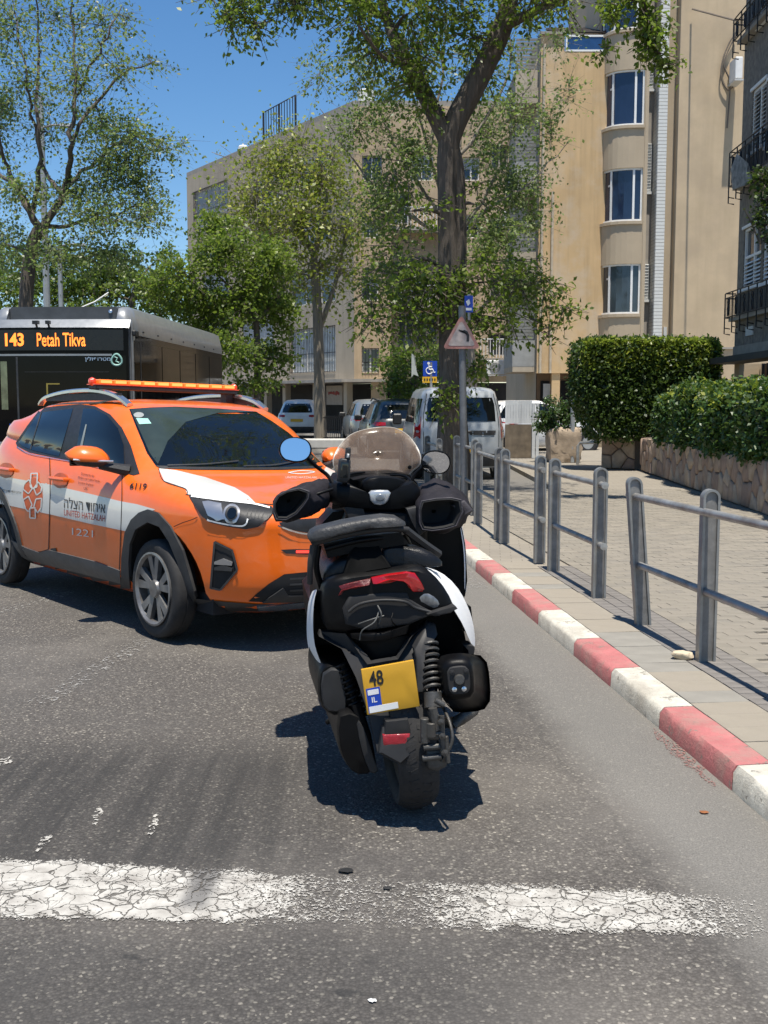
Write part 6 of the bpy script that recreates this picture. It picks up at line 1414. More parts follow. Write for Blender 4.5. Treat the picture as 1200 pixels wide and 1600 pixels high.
rod('exhaust_pipe', m_gun, [(740, 1110, 4.4), (712, 1128, 4.25), (690, 1130, 4.5), (640, 1140, 4.7)], .024)
# rear mudguard carrying the plate
guard = [(666, 973, .14), (681, 976, .14), (684, 991, .11), (666, 1018, .05), (661, 1083, .0), (658, 1168, -.03), (625, 1196, -.05), (590, 1177, -.04), (587, 1162, -.03), (575, 1112, 0), (557, 1060, .03), (534, 1014, .07), (498, 994, .12), (500, 987, .14), (540, 990, .10), (562, 1022, .05), (574, 1038, .03), (622, 1030, .03), (644, 994, .08)]
mg = slab('rear_mudguard', m_sgry, guard, 3.86, .05, inset=.0, rise=.0, bevel=.006)
for nm_, o_ in (('mudguard_rib', [(668, 972, .12), (680, 975, .12), (683, 990, .1), (664, 1018, .04), (660, 1082, -.01), (650, 1082, -.012), (650, 1030, .02), (646, 1012, .05)]), ('mudguard_tip', [(597, 1136, -.03), (650, 1128, -.03), (657, 1166, -.045), (625, 1194, -.065), (592, 1176, -.055)])): slab(nm_, m_sgry, o_, 3.845, .03, inset=.12, rise=.012, parent=mg)
pl_ = slab('number_plate', M('scooter_plate_yellow', (.58, .31, .02), .45, var=.1), [(564.5, 1046.5), (646, 1031.5), (656, 1103.5), (574, 1117)], 3.80, .012, inset=.02, rise=.001, bevel=.003)
PQ = lambda u, v, d=-.006: (W(564.5 + 81.5 * u + 9.5 * v, 1046.5 - 15 * u + 71 * v, 3.80) - sh_ * (.004 - d))
def pquad(name, mat, u0, v0, u1, v1, d, parent): return MB().prism([PQ(u0, v0, d), PQ(u1, v0, d), PQ(u1, v1, d), PQ(u0, v1, d)], sh_ * .001).build(name, mat, parent, world=True, smooth=False)
bs = pquad('plate_blue_field', m_blue, .035, .43, .30, .97, .0024, pl_)
pquad('plate_flag', m_white, .06, .47, .27, .58, .0016, bs); pquad('plate_white_strip', m_white, .05, .83, .60, .965, .0018, pl_)
def _pt_unused(): pass
def plate_text(t_, u, v, hu, wu_, mat, parent, nm_):
    vs, fs = text_mesh(t_, 1, .02); x0, x1 = min(p.x for p in vs), max(p.x for p in vs); y0, y1 = min(p.y for p in vs), max(p.y for p in vs)
    MB().add([PQ(u + (p.x - x0) / (x1 - x0) * wu_, v - (p.y - y0) / (y1 - y0) * hu, .0016) for p in vs], fs).build(nm_, mat, parent, world=True, smooth=False, fix=False)
plate_text('48', .12, .40, .33, .27, ink, pl_, 'plate_digits'); plate_text('IL', .12, .75, .12, .10, m_white, bs, 'plate_letters'); plate_text('C3A7', .08, .95, .10, .40, M('plate_small_ink', (.25, .28, .38), .5), pl_, 'plate_small_print') if False else None
slab('rear_reflector', M('reflector_red', (.34, .012, .022), .3, var=.2, scale=60, bump=.3, bscale=500, coat=.5), [(598, 1148), (640.5, 1146), (641, 1164), (598.5, 1166.5)], 3.79, .02, inset=.05, rise=.004, bevel=.003)
slab('reflector_bracket', m_sgry, [(602, 1126), (637, 1122), (643, 1146), (600, 1149)], 3.80, .03, inset=.08, rise=.01)
# tail: black body, lamps, broken cowl edge, wires
tail = slab('tail_body', m_sblk, [(505, 918), (522, 901), (562, 894), (604, 889), (646, 884), (668, 890), (692, 915), (708, 945), (704, 958), (668, 962), (620, 975), (560, 986), (512, 984), (503, 955)], 3.97, .55, inset=.12, rise=.03, seg=2)
slab('tail_lamp', m_red, [(579, 902, .01), (605, 897, 0), (635, 893, 0), (648, 895, .005), (656, 906, .01), (665.5, 921, .02), (661, 924.5, .015), (646, 925, .01), (640, 914, 0), (630, 907, -.005), (606, 904, -.005), (582, 912, 0)], 3.93, .06, inset=.12, rise=.012, ang=50)
slab('broken_tail_lamp', M('dark_red_lens', (.10, .008, .010), .35, var=.4, scale=30, bump=.6, bscale=60), [(580, 903, .01), (552, 909, .01), (527, 914, .02), (518, 925, .03), (512, 944, .04), (518, 947, .04), (526, 932, .02), (533, 922, .01), (555, 916, 0), (578, 913, 0)], 3.93, .06, inset=.12, rise=.010, ang=50)  # left lamp in a darker, uneven red
for k in range(3): rod('lamp_rib', M('dark_red_lens', ()), [(522, 926 + k * 9, 3.95), (534, 925 + k * 8, 3.95), (545, 926 + k * 8, 3.96)], .004)
slab('reflector_bowl', M('dull_silver', (.20, .20, .20), .35, .6, var=.5, scale=40), [(640, 930), (660, 922), (680, 930), (690, 944), (680, 952), (658, 944), (642, 938)], 3.95, .06, inset=.2, rise=.012, seg=2)
slab('tail_void', m_dark, [(545, 932), (600, 926), (636, 926), (640, 936), (660, 948), (680, 958), (640, 975), (575, 985), (540, 975), (535, 950)], 3.935, .05, inset=.1, rise=.004)
rod('broken_edge', m_sgry, [(545, 956, 3.92), (562, 944, 3.92), (595, 938, 3.92), (632, 940, 3.92), (650, 950, 3.93), (688, 960, 3.93)], .006)
slab('cowl_shard', m_sgry, [(668, 960), (690, 953), (712, 947), (715, 951), (704, 957), (680, 963)], 3.90, .12, inset=.05, rise=.002)
for pts in ([(562, 1000, 3.92), (566, 985, 3.90), (585, 972, 3.90), (592, 955, 3.92)], [(592, 975, 3.92), (596, 960, 3.90), (590, 946, 3.92)], [(614, 958, 3.92), (612, 970, 3.90), (620, 978, 3.93)], [(560, 975, 3.93), (580, 968, 3.91), (600, 962, 3.92)]): rod('loose_wire', m_sblk if pts[0][0] > 600 else M('wire_grey', (.09, .09, .085), .6), pts, .0028, n=6)
slab('under_tray', m_sblk, [(548, 990), (600, 988), (640, 976), (636, 990), (600, 1000), (560, 1002), (548, 996)], 3.93, .25, inset=.1, rise=.01)
slab('inner_fender', m_sblk, [(555, 1000), (640, 990), (640, 1030), (575, 1040)], 3.98, .3, inset=.1, rise=.01)
slab('body_core', m_sblk, [(512, 930), (700, 930), (722, 985), (735, 1040), (700, 1060), (650, 1080), (560, 1080), (505, 1030), (492, 985)], 4.28, .8, inset=.05, rise=.0, seg=2, bscale=.95)
# side panels: thin white shells curving forward
def shell(name, mat, sect, parent=None, sub=1):
    """sect: list of profiles across the machine, each a list of (px, py, Y)"""
    mb = MB(); mb.loft([[W(*p) for p in r] for r in sect], cap=False, closed=False); return mb.build(name, mat, parent or scoot, world=True, sub=sub)
shell('side_panel', m_swht, [[(650, 885, 3.99), (655, 885, 4.1), (668, 886, 4.5)], [(668, 888, 3.97), (680, 890, 4.08), (694, 895, 4.5)], [(684, 908, 3.96), (702, 914, 4.07), (718, 920, 4.5)], [(698, 930, 3.95), (719, 940, 4.06), (730, 945, 4.5)], [(708, 952, 3.96), (731, 965, 4.07), (738, 965, 4.5)], [(722, 972, 4.0), (737, 992, 4.09), (742, 990, 4.5)], [(730, 992, 4.03), (739, 1012, 4.11), (743, 1012, 4.5)]])
slab('side_panel_edge', m_sgry, [(724, 1008), (741, 1010), (742, 1014), (738, 1036), (733, 1034), (732, 1016)], 4.05, .1, inset=.05, rise=.0)
shell('panel_gap', m_sblk, [[(646, 890, 4.0), (660, 890, 3.99)], [(672, 915, 3.985), (688, 925, 3.98)], [(690, 943, 3.98), (702, 950, 3.97)]], sub=0)
shell('side_panel', m_swht, [[(497, 919, 4.0), (491, 922, 4.08), (486, 925, 4.6)], [(491, 932, 3.98), (485, 938, 4.06), (481, 942, 4.6)], [(489, 960, 3.97), (482, 966, 4.05), (479, 970, 4.6)], [(489, 985, 3.97), (482, 990, 4.05), (479, 995, 4.6)], [(491, 1008, 3.99), (486, 1012, 4.06), (482, 1016, 4.6)], [(498, 1028, 4.02), (494, 1034, 4.07), (490, 1034, 4.6)], [(506, 1046, 4.04), (504, 1050, 4.08), (500, 1050, 4.6)]])
# seat, strap, rack
slab('seat', m_seat, [(505, 905), (512, 884), (535, 870), (560, 866), (592, 866), (598, 855), (625, 850), (660, 856), (684, 870), (691, 884), (660, 886), (610, 890), (560, 897), (520, 908)], 4.05, .75, inset=.18, rise=.03, seg=2, back=(0, 0, -.05))
slab('seat_strap', M('black_strap', (.004, .004, .004), .8, spec=.1, var=.2), [(534, 908, -.01), (546, 868, 0), (556, 850, .06), (590, 848, .06), (598, 866, 0), (612, 887, -.01), (575, 893, -.02)], 3.99, .05, inset=.1, rise=.01)
slab('passenger_backrest', M('backrest_vinyl', (.030, .030, .031), .5, var=.3, scale=20, bump=.5, bscale=40, grime=(.075, .07, .062)), [(483, 841), (487, 832), (497, 826), (537, 816), (570, 810), (600, 806.5), (622, 808.5), (633, 815), (634, 821), (620, 822), (590, 823), (560, 829), (520, 838), (495, 846), (485, 847)], 3.98, .10, inset=.22, rise=.022, ang=70)
rk_ = rod('grab_rail', m_sgry, [(487, 850, 4.0), (510, 843, 4.0), (560, 832, 4.0), (610, 826, 4.02), (638, 828, 4.04)], .012)
rod('rack_arm', m_sgry, [(634, 828, 4.04), (660, 848, 4.1), (686, 866, 4.16)], .016, n=6); rod('rack_bar', m_sblk, [(508, 858, 4.02), (560, 845, 4.02), (620, 838, 4.05)], .010)
rod('rack_bracket', m_sgry, [(489, 852, 4.0), (485, 880, 4.0), (484, 912, 4.02)], .011); rod('rack_bracket', m_sblk, [(498, 852, 4.05), (494, 885, 4.05), (502, 918, 4.08)], .012); rod('rack_stay', m_sblk, [(560, 836, 4.06), (552, 860, 4.1), (545, 890, 4.1)], .014); rod('rack_stay', m_sblk, [(628, 832, 4.08), (640, 855, 4.15), (650, 880, 4.2)], .014)
slab('rack_plate', m_sblk, [(505, 850), (560, 838), (625, 832), (640, 850), (560, 862), (512, 872)], 4.03, .30, inset=.05, rise=.0)
# leg shield, floor, front body
slab('leg_shield', m_sblk, [(655, 790), (700, 800), (722, 825), (729, 880), (727, 930), (700, 945), (560, 945), (500, 930), (498, 850), (520, 800)], 4.98, .22, inset=.06, rise=.0, seg=2)
shell('leg_shield_edge', m_swht, [[(718, 822, 4.96), (722, 822, 5.0), (722, 822, 5.25)], [(724, 850, 4.95), (728, 850, 5.0), (728, 850, 5.25)], [(726, 885, 4.95), (730, 885, 5.0), (730, 885, 5.25)], [(725, 925, 4.96), (729, 925, 5.0), (729, 925, 5.25)]])
slab('floor_board', m_sblk, [(500, 990), (725, 985), (735, 1040), (700, 1060), (540, 1062), (500, 1040)], 4.6, .55, inset=.04, rise=.0)
slab('floor_side', m_sblk, [(728, 945), (736, 948), (742, 1000), (730, 990)], 4.55, .5, inset=.05, rise=0)
slab('steering_column', m_sblk, [(545, 800), (660, 800), (668, 830), (655, 870), (560, 880), (540, 840)], 4.85, .20, inset=.1, rise=.02, seg=2)
slab('glove_lid', m_sgry, [(536, 792), (566, 788), (572, 806), (545, 812)], 4.84, .05, inset=.1, rise=.01)
slab('ignition_panel', m_sgry, [(634, 794), (652, 790), (668, 828), (655, 838), (642, 815)], 4.80, .05, inset=.1, rise=.01)
# handlebar
slab('handlebar_cover', m_sblk, [(508, 775), (516, 757), (535, 753), (560, 764), (575, 782), (600, 786), (616, 777), (628, 758), (646, 752), (656, 765), (658, 786), (640, 796), (606, 800), (570, 797), (530, 792)], 4.86, .14, inset=.2, rise=.04, seg=2)
slab('dashboard', m_sblk, [(566, 752), (590, 744), (622, 746), (640, 756), (630, 775), (575, 778)], 4.92, .16, inset=.15, rise=.02, seg=2)
slab('dash_lip', m_sblk, [(552, 750), (575, 745), (600, 743), (632, 747), (642, 752), (632, 753), (600, 749), (570, 752)], 4.95, .2, inset=.1, rise=.0)
bd = slab('handlebar_badge', M('badge_silver', (.55, .56, .57), .3, .5, var=.1), [(577, 771), (581, 767), (594, 766), (607, 766.5), (610.5, 770), (607, 781), (602, 787), (594, 789.5), (585, 788), (579, 782)], 4.805, .03, inset=.12, rise=.006)
slab('badge_emblem', M('emblem_grey', (.25, .26, .28), .3, .5), [(588, 775), (593, 772), (599, 774), (601, 779), (597, 783), (590, 783), (587, 779)], 4.795, .004, inset=.3, rise=.002, parent=bd, seg=2)
for s_, pts in ((-1, [(520, 776, 4.87), (490, 778, 4.88), (455, 782, 4.86)]), (1, [(650, 775, 4.87), (680, 780, 4.88), (705, 785, 4.86)])): rod('handlebar', m_gun, pts, .013)
def muff(name, rings, open_ring):
    rg = [[W(x, y, Yy + dy) for (x, y, dy) in rp([(p[0], p[1], p[2] if len(p) > 2 else 0) for p in r], 1)] for Yy, r in rings]
    fine = []
    for i in range(len(rg) - 1):
        a, b_ = [[q.lerp(r[(j + 1) % len(r)], t) for j, q in enumerate(r) for t in (0, .34, .67)] for r in (rg[i], rg[i + 1])]
        for t in ((0, .25, .5, .75) if i < len(rg) - 2 else (0, .25, .5, .75, 1)): fine.append([p.lerp(q, t) for p, q in zip(a, b_)])
    for i, r in enumerate(fine):
        cc = sum(r, V()) / len(r); k = min(1, i / 3)
        for j, p in enumerate(r):
            f = mn.noise(p * 17) * .013 + abs(mn.noise(p * 9 + V((3, 0, 0)))) * .016 - .006; r[j] = p + (p - cc).normalized() * f * k - V((0, 0, .010 * k * math.sin(i * 1.3) ** 2))
    rg = fine
    o = MB().loft(rg, cap=False).build(name, m_cloth, scoot, world=True, ang=70)
    Yy, r = open_ring; q = rp([(p[0], p[1], 0) for p in r], 1); P = [W(p.x, p.y, Yy) for p in q]; c = sum(P, V()) / len(P)
    MB().loft([P, [p.lerp(c, .10) - V((0, .004, 0)) for p in P], [p.lerp(c, .18) + sh_ * .03 for p in P], [p.lerp(c, .3) + sh_ * .1 for p in P], [p.lerp(c, .9) + sh_ * .12 for p in P]], cap=False).build('muff_opening', m_dark, o, world=True)
    MB().tube(P + [P[0]], .0035, 6).build('hem', m_clothg, o, world=True); return o
mo1 = [(428, 801), (428, 787), (434, 775), (449, 767), (468, 763), (483, 768), (482, 778), (474, 790), (463, 803), (447, 812), (432, 811)]
muff('handlebar_muff', [(4.66, mo1), (4.72, [(425, 798), (427, 781), (437, 768), (455, 762), (474, 759), (488, 767), (494, 782), (488, 798), (470, 809), (447, 816), (430, 813)]), (4.84, [(430, 797), (434, 780), (446, 764), (466, 756), (490, 749), (508, 755), (516, 775), (508, 792), (486, 802), (455, 809), (438, 808)]), (4.98, [(452, 790), (458, 775), (470, 762), (488, 752), (506, 747), (520, 752), (524, 770), (518, 784), (500, 793), (475, 798), (460, 797)]), (5.06, [(475, 780), (482, 768), (492, 760), (505, 756), (516, 760), (519, 770), (514, 779), (502, 785), (490, 787), (482, 786), (478, 784)])], (4.655, mo1))
mo2 = [(656, 818), (655, 797), (659, 783), (682, 779), (706, 778), (720, 781), (723, 799), (713, 821), (697, 826), (676, 829), (660, 827)]
muff('handlebar_muff', [(4.66, mo2), (4.72, [(653, 812), (653, 791), (661, 777), (682, 770), (706, 771), (723, 780), (729, 798), (722, 820), (702, 830), (678, 832), (659, 828)]), (4.84, [(650, 800), (651, 780), (660, 764), (684, 758), (712, 764), (730, 778), (738, 797), (728, 815), (704, 823), (678, 825), (657, 818)]), (4.98, [(646, 780), (648, 766), (658, 754), (678, 748), (700, 754), (722, 768), (738, 795), (722, 806), (700, 809), (675, 808), (655, 798)]), (5.06, [(650, 772), (654, 762), (662, 754), (676, 752), (690, 758), (704, 768), (712, 780), (704, 788), (690, 791), (672, 790), (658, 783)])], (4.655, mo2))
# windscreen: a smoky, dusty dome standing in front of the bars
wsm, nt, b = newmat('smoky_screen'); vec = coords(nt); b.inputs['Base Color'].default_value = (.22, .155, .11, 1); b.inputs['Roughness'].default_value = .12
dustn = ramp(nt, noise(nt, vec, 26, 7, .7), [(.40, (0, 0, 0)), (.75, (1, 1, 1))]); nt.links.new(mth(nt, 'MULTIPLY_ADD', dustn, .22, .46), b.inputs['Alpha'])
nt.links.new(mth(nt, 'MULTIPLY_ADD', dustn, .4, .10), b.inputs['Roughness'])
so_ = [(528, 742), (521, 727), (522, 714), (529, 699), (541, 685), (553, 677), (570, 671.5), (588, 668.5), (602, 667.7), (616, 669), (628, 674), (638, 681), (647, 692), (654, 704), (657.5, 719), (654, 728), (645, 735), (632, 747), (610, 748), (587, 748), (560, 747), (540, 745)]
so_ = [(p.x, p.y) for p in rp(so_, 2)]; cxs, cys = 590, 712
P = [W(x, y, 5.16 + .14 * (1 - min(1, ((x - cxs) / 70) ** 2)) - .0010 * (y - 747)) for x, y in so_]; cc = W(cxs, cys, 5.36)
rg = [P]
for f in (.75, .5, .25, .02): rg.append([W(cxs + (x - cxs) * f, cys + (y - cys) * f, 5.16 + .14 * (1 - min(1, ((x - cxs) * f / 70) ** 2)) - .0010 * (cys + (y - cys) * f - 747)) for x, y in so_])
wmb = MB(); wmb.loft(rg, cap=False); wob = wmb.build('windscreen', wsm, scoot, world=True, fix=False); sd_ = wob.modifiers.new('thick', 'SOLIDIFY'); sd_.thickness = .004
MB().tube(P + [P[0]], .0032, 6).build('screen_edge', M('screen_edge', (.34, .31, .27), .3), wob, world=True)
for (x, y) in ((545, 730), (640, 730)): MB().lathe([(.0, -.01), (.009, -.008), (.010, .01), (.0, .012)], W(x, y, 5.17), (0, -1, 0), 8).build('screen_bolt', m_sblk, wob, world=True)
slab('front_fairing', m_sblk, [(530, 745), (590, 740), (640, 742), (660, 775), (690, 850), (700, 930), (520, 930), (515, 850), (520, 780)], 5.10, .30, inset=.05, rise=0, seg=2)
slab('front_mudguard', m_sblk, [(520, 960), (620, 955), (640, 1010), (520, 1020)], 5.2, .5, inset=.1, rise=.02)
# mirrors
m_mir = M('mirror_glass', (.85, .87, .9), .015, 1., var=0)
def mirror(name, cx, cy, rx, ry, Y, nrm, tilt_, stalk):
    c = W(cx, cy, Y); n = V(nrm).normalized(); u = V((0, 0, 1)).cross(n).normalized(); v_ = n.cross(u); k = Y / FPX; el = lambda f, d: [c + n * d + (u * math.cos(a + tilt_) * rx * k * (abs(math.cos(a)) ** -.22 if abs(math.cos(a)) > .3 else 1.0) * .94 + 0 * u) * f + v_ * math.sin(a) * ry * k * f + v_ * math.cos(a) * tilt_ * rx * k * f for a in np.linspace(0, 2 * math.pi, 29)[:-1]]
    o = MB().loft([el(.94, .004), el(1.06, .002), el(1.08, -.012), el(.9, -.035), el(.5, -.052), el(.1, -.056)]).build(name, m_sblk, scoot, world=True, ang=60)
    MB().loft([el(.96, .0055), el(.5, .0055), el(.0005, .0055)], cap=False).build('mirror_glass', m_mir, o, world=True, fix=True)
    MB().tube(curve_pts([W(*p) for p in stalk], 4), [.009] * (4 * (len(stalk) - 1) + 1), 8).build('mirror_stalk', m_sblk, o, world=True); return o
mirror('mirror', 461.5, 702.5, 25.5, 18.5, 4.85, (.10, -.97, .14), -.12, [(480, 716, 4.89), (497, 731, 4.91), (512, 743, 4.92), (520, 756, 4.90)])
mirror('mirror', 681, 722.5, 23.5, 17.5, 4.85, (-.10, -1, -.08), -.12, [(663, 728, 4.89), (650, 740, 4.9), (643, 752, 4.9), (643, 764, 4.9)])
# phone holder
ph = slab('phone_holder', m_black, [(527, 752), (530, 719), (535, 716), (548, 719), (547, 748), (540, 755)], 4.80, .03, inset=.12, rise=.006, bevel=.002)
slab('holder_clip', m_black, [(538.5, 718), (541, 700), (547.5, 699), (548.5, 703), (547, 719)], 4.81, .02, inset=.15, rise=.003, parent=ph); slab('clip_window', m_shut, [(542, 709), (545.5, 709), (545, 715), (541.5, 715)], 4.803, .004, parent=ph); slab('holder_screen', m_glass, [(531, 746), (533, 721), (545, 723), (543.5, 746)], 4.79, .004, inset=.05, rise=.001, parent=ph)
rod('holder_stem', m_sblk, [(540, 752, 4.83), (532, 764, 4.85), (525, 775, 4.87)], .012, ph)
rod('brake_lever', m_sblk, [(520, 764, 4.80), (495, 772, 4.76), (470, 780, 4.78)], .007); rod('cable', m_sblk, [(530, 760, 4.85), (545, 742, 4.95), (570, 738, 5.0)], .005); rod('cable', m_sblk, [(645, 756, 4.86), (634, 744, 4.95), (610, 742, 5.0)], .005)
rod('side_stand', m_sblk, [(536, 1112, 4.5), (524, 1120, 4.45), (512, 1128, 4.5)], .012)
# rag of the muff lining at the right
slab('muff_flap', m_clothg, [(706, 790), (726, 782), (739, 797), (724, 806), (716, 814), (720, 800)], 4.70, .02, inset=.1, rise=.004)
# ------------------------------------------------------------------ city bus behind the orange car
Yb_ = 19.6; bx1 = W(206, 600, Yb_).x; bw = 2.56; bus = thing('city_bus', 'silver and black city bus with a lit destination board behind the orange car', 'bus', (bx1 - bw / 2, Yb_, 0), math.radians(-2.4))
BL, BH = 8.6, 0
zb = lambda y: W(100, y, Yb_).z
m_bsil = M('bus_silver', (.27, .28, .29), .34, .35, var=.12, coat=.5); m_bblk = M('bus_black_glass', (.003, .003, .004), .06, var=.3, scale=1.5, spec=.08); m_bpod = M('bus_roof_pod', (.06, .065, .07), .5, var=.2)
h_ = bw / 2
def brng(y, w_, z0, z1, r_, n=5):
    """section of the bus at y: rounded at the roof"""
    out = [V((-w_, y, z0)), V((w_, y, z0))]
    out += [V((w_ - r_ + r_ * math.cos(a), y, z1 - r_ + r_ * math.sin(a))) for a in np.linspace(0, math.pi / 2, n)]
    out += [V((-w_ + r_ - r_ * math.sin(a), y, z1 - r_ + r_ * math.cos(a))) for a in np.linspace(0, math.pi / 2, n)]
    return out
zt = zb(497)
MB().loft([brng(.05, h_ - .10, .35, zt - .12, .15), brng(.12, h_ - .02, .30, zt - .03, .16), brng(.35, h_, .30, zt, .16), brng(BL, h_, .30, zt, .16)]).build('body', m_bsil, bus, ang=50)
# roof pod with raised shoulders
MB().loft([brng(.30, h_ - .30, zt - .02, zb(477), .06), brng(.7, h_ - .22, zt - .02, zb(474), .08), brng(BL - .3, h_ - .22, zt - .02, zb(474), .08)]).build('roof_pod', m_bpod, bus, ang=50)
for s_ in (-1, 1):
    MB().loft([[V((s_ * (h_ - .30), y0, zt - .05)), V((s_ * (h_ - .28), y0, z1 - .02)), V((s_ * (h_ - .20), y0, z1)), V((s_ * (h_ - .08), y0, z1 - .06)), V((s_ * (h_ + .004), y0, zt - .16)), V((s_ * h_, y0, zt - .3))] for y0, z1 in ((.16, zt + .02), (.3, zb(478)), (.6, zb(475)), (BL, zb(475)))]).build('roof_shoulder', m_bsil, bus, ang=60)
MB().loft([[V((x, .13 - .12 * (1 - (x / h_) ** 4), zt - .02)), V((x, .03 - .12 * (1 - (x / h_) ** 4), zt - .12)), V((x, -.02 - .12 * (1 - (x / h_) ** 4), zb(513)))] for x in np.linspace(-h_ + .01, h_ - .01, 17)], cap=False, closed=False).build('front_brow', m_bsil, bus, ang=60)
def fpt(x, z, d=0.): return V((x, -.035 - .12 * (1 - abs(x / h_) ** 4) - d, z))
def fpanel(name, mat, x0, x1, z0, z1, d=0., parent=None, n=14, th=.02):
    mb = MB(); xs = np.linspace(x0, x1, n); mb.loft([[fpt(x, z0, d), fpt(x, z1, d), fpt(x, z1, d - th), fpt(x, z0, d - th)] for x in xs]); return mb.build(name, mat, parent or bus, ang=40)
xo_ = lambda px: W(px, 600, Yb_).x - (bx1 - bw / 2)
fpanel('front_mask', m_bblk, -h_ + .01, h_ - .02, zb(752), zb(512.5), .0)
ds = fpanel('destination_board', M('led_board', (.006, .006, .006), .25, var=.1), -h_ + .06, h_ - .10, zb(548), zb(516), .006)
pane_ = fpanel('windscreen', M('bus_windscreen', (.003, .0035, .004), .035, var=.35, scale=1.4, spec=.14), -h_ + .05, h_ - .06, zb(690), zb(556), .006)
fpanel('windscreen_bar', m_bsil, -h_ + .06, xo_(180), zb(556.5), zb(553.5), .010, pane_); fpanel('interior_rail', M('rail_yellow', (.28, .22, .04), .5), xo_(78), xo_(98), zb(601), zb(599), .010, pane_, 3); fpanel('interior_rail', MATS['rail_yellow'], xo_(77), xo_(79.5), zb(620), zb(599), .010, pane_, 2)
fpanel('side_light_pane', M('seen_through_pane', (.13, .15, .09), .1, var=.5, scale=5), xo_(4), xo_(15), zb(640), zb(565), .009, pane_, 2); fpanel('pillar_line', m_clad, xo_(30), xo_(33), zb(690), zb(558), .010, pane_, 2); fpanel('dash_line', m_sgry, xo_(43), xo_(175), zb(582), zb(581), .009, pane_, 6)
fpanel('lower_front', m_bsil, -h_ + .02, h_ - .02, .32, zb(690), .004); fpanel('bumper', m_black, -h_ + .02, h_ - .02, .28, .55, .03)
m_led = M('orange_led', (.8, .18, .02), .4, emit=(1., .22, .03), es=1.6)
def bus_text(t_, px0, px1, y0, y1, mat, d, parent, nm_, bold=.02):
    vs, fs = text_mesh(t_, 1, bold); a0, a1 = min(p.x for p in vs), max(p.x for p in vs); c0, c1 = min(p.y for p in vs), max(p.y for p in vs); x0, x1 = xo_(px0), xo_(px1); z0, z1 = zb(y1), zb(y0)
    MB().add([fpt(x0 + (p.x - a0) / (a1 - a0) * (x1 - x0), z0 + (p.y - c0) / (c1 - c0) * (z1 - z0), d) for p in vs], fs).build(nm_, mat, parent, smooth=False, fix=False)
bus_text('143', 13.5, 44, 521, 541.5, m_led, .012, ds, 'route_number', .035); bus_text('Petah Tikva', 64.5, 140.5, 521, 542, m_led, .012, ds, 'destination_text', .012)
m_bprint = M('pale_blue_print', (.30, .40, .52), .5)
bus_text('מטרופולין'[::-1], 139, 178, 558, 566, m_bprint, .014, pane_, 'operator_lettering', .01)
MB().tube([fpt(xo_(187) + .085 * math.cos(a) * (1 - .25 * math.sin(a)), zb(562.5) + .10 * math.sin(a), .012) for a in np.linspace(0, 6.28, 22)], .018, 6).tube([fpt(xo_(183.5), zb(558), .012), fpt(xo_(188), zb(560), .012), fpt(xo_(186), zb(565), .012), fpt(xo_(190.5), zb(567), .012)], .014, 6).build('operator_mark', M('mint_print', (.28, .50, .44), .5), pane_)
fpanel('round_badge', m_blue, xo_(16), xo_(25), zb(672), zb(662), .012, None, 3)
for px in (65, 84): MB().box(fpt(xo_(px), zb(505), .05), (.10 if px < 70 else .07, .10, .06)).tube([fpt(xo_(px), zb(506), .05), fpt(xo_(px), zb(512), .0)], .02, 6).build('front_camera', m_black, bus)
for px in (4, 169): MB().lathe([(.0, .03), (.035, .02), (.04, 0)], (xo_(px), .30, zb(485)), (0, -1, .3), 10).build('marker_lamp', m_chrome, bus)
# right hand side: one dark band of glass with panes, roof cove, wheels
sb_ = zb(522)
MB().box((h_ + .004, BL / 2 + .15, (sb_ + 1.0) / 2), (.012, BL - .4, sb_ - 1.0)).build('side_glass_band', m_bblk, bus, smooth=False)
for k in range(5):
    MB().box((h_ + .012, 1.25 + k * 1.55 + .2, (sb_ - .12 + 1.1) / 2), (.010, 1.46, sb_ - .12 - 1.1)).build('side_window', m_bblk, bus, bevel=.004)
MB().box((h_ + .012, .62, (sb_ - .1 + .45) / 2), (.012, .80, sb_ - .55)).build('front_door', m_bblk, bus, smooth=False)
MB().box((h_ + .02, .62, (sb_ - .1 + .45) / 2), (.012, .03, sb_ - .6)).build('door_edge', m_clad, bus, smooth=False)
MB().box((h_ + .006, .14, (sb_ + 1) / 2 + .1), (.03, .06, sb_ - .8)).build('corner_strip', m_bsil, bus)
for k in range(7): MB().box((h_ - .0, .9 + k * 1.1, zt - .2), (.03, .08, .025)).build('roof_marker', m_black, bus)
MB().box((h_ + .05, .18, sb_ + .02), (.08, .22, .10)).build('side_camera', m_black, bus, bevel=.02)
for (x, y) in ((h_ - .14, 2.3), (h_ - .14, 6.9), (-h_ + .14, 2.3), (-h_ + .14, 6.9)): 
    q = MB().lathe([(.30, -.13), (.42, -.14), (.48, -.09), (.48, .09), (.42, .14), (.30, .13)], (x, y, .48), (1, 0, 0), 28, closed=True).build('wheel', m_rubber, bus); MB().lathe([(.0, -.1), (.30, -.1), (.30, .1), (.0, .1)], (x, y, .48), (1, 0, 0), 20).build('rim', m_alu, q)
MB().tube([(xo_(100), 1.0, zb(474)), (xo_(120), 1.2, zb(462)), (xo_(138), 1.4, zb(445))], .015, 5).build('antenna', m_shut, bus)

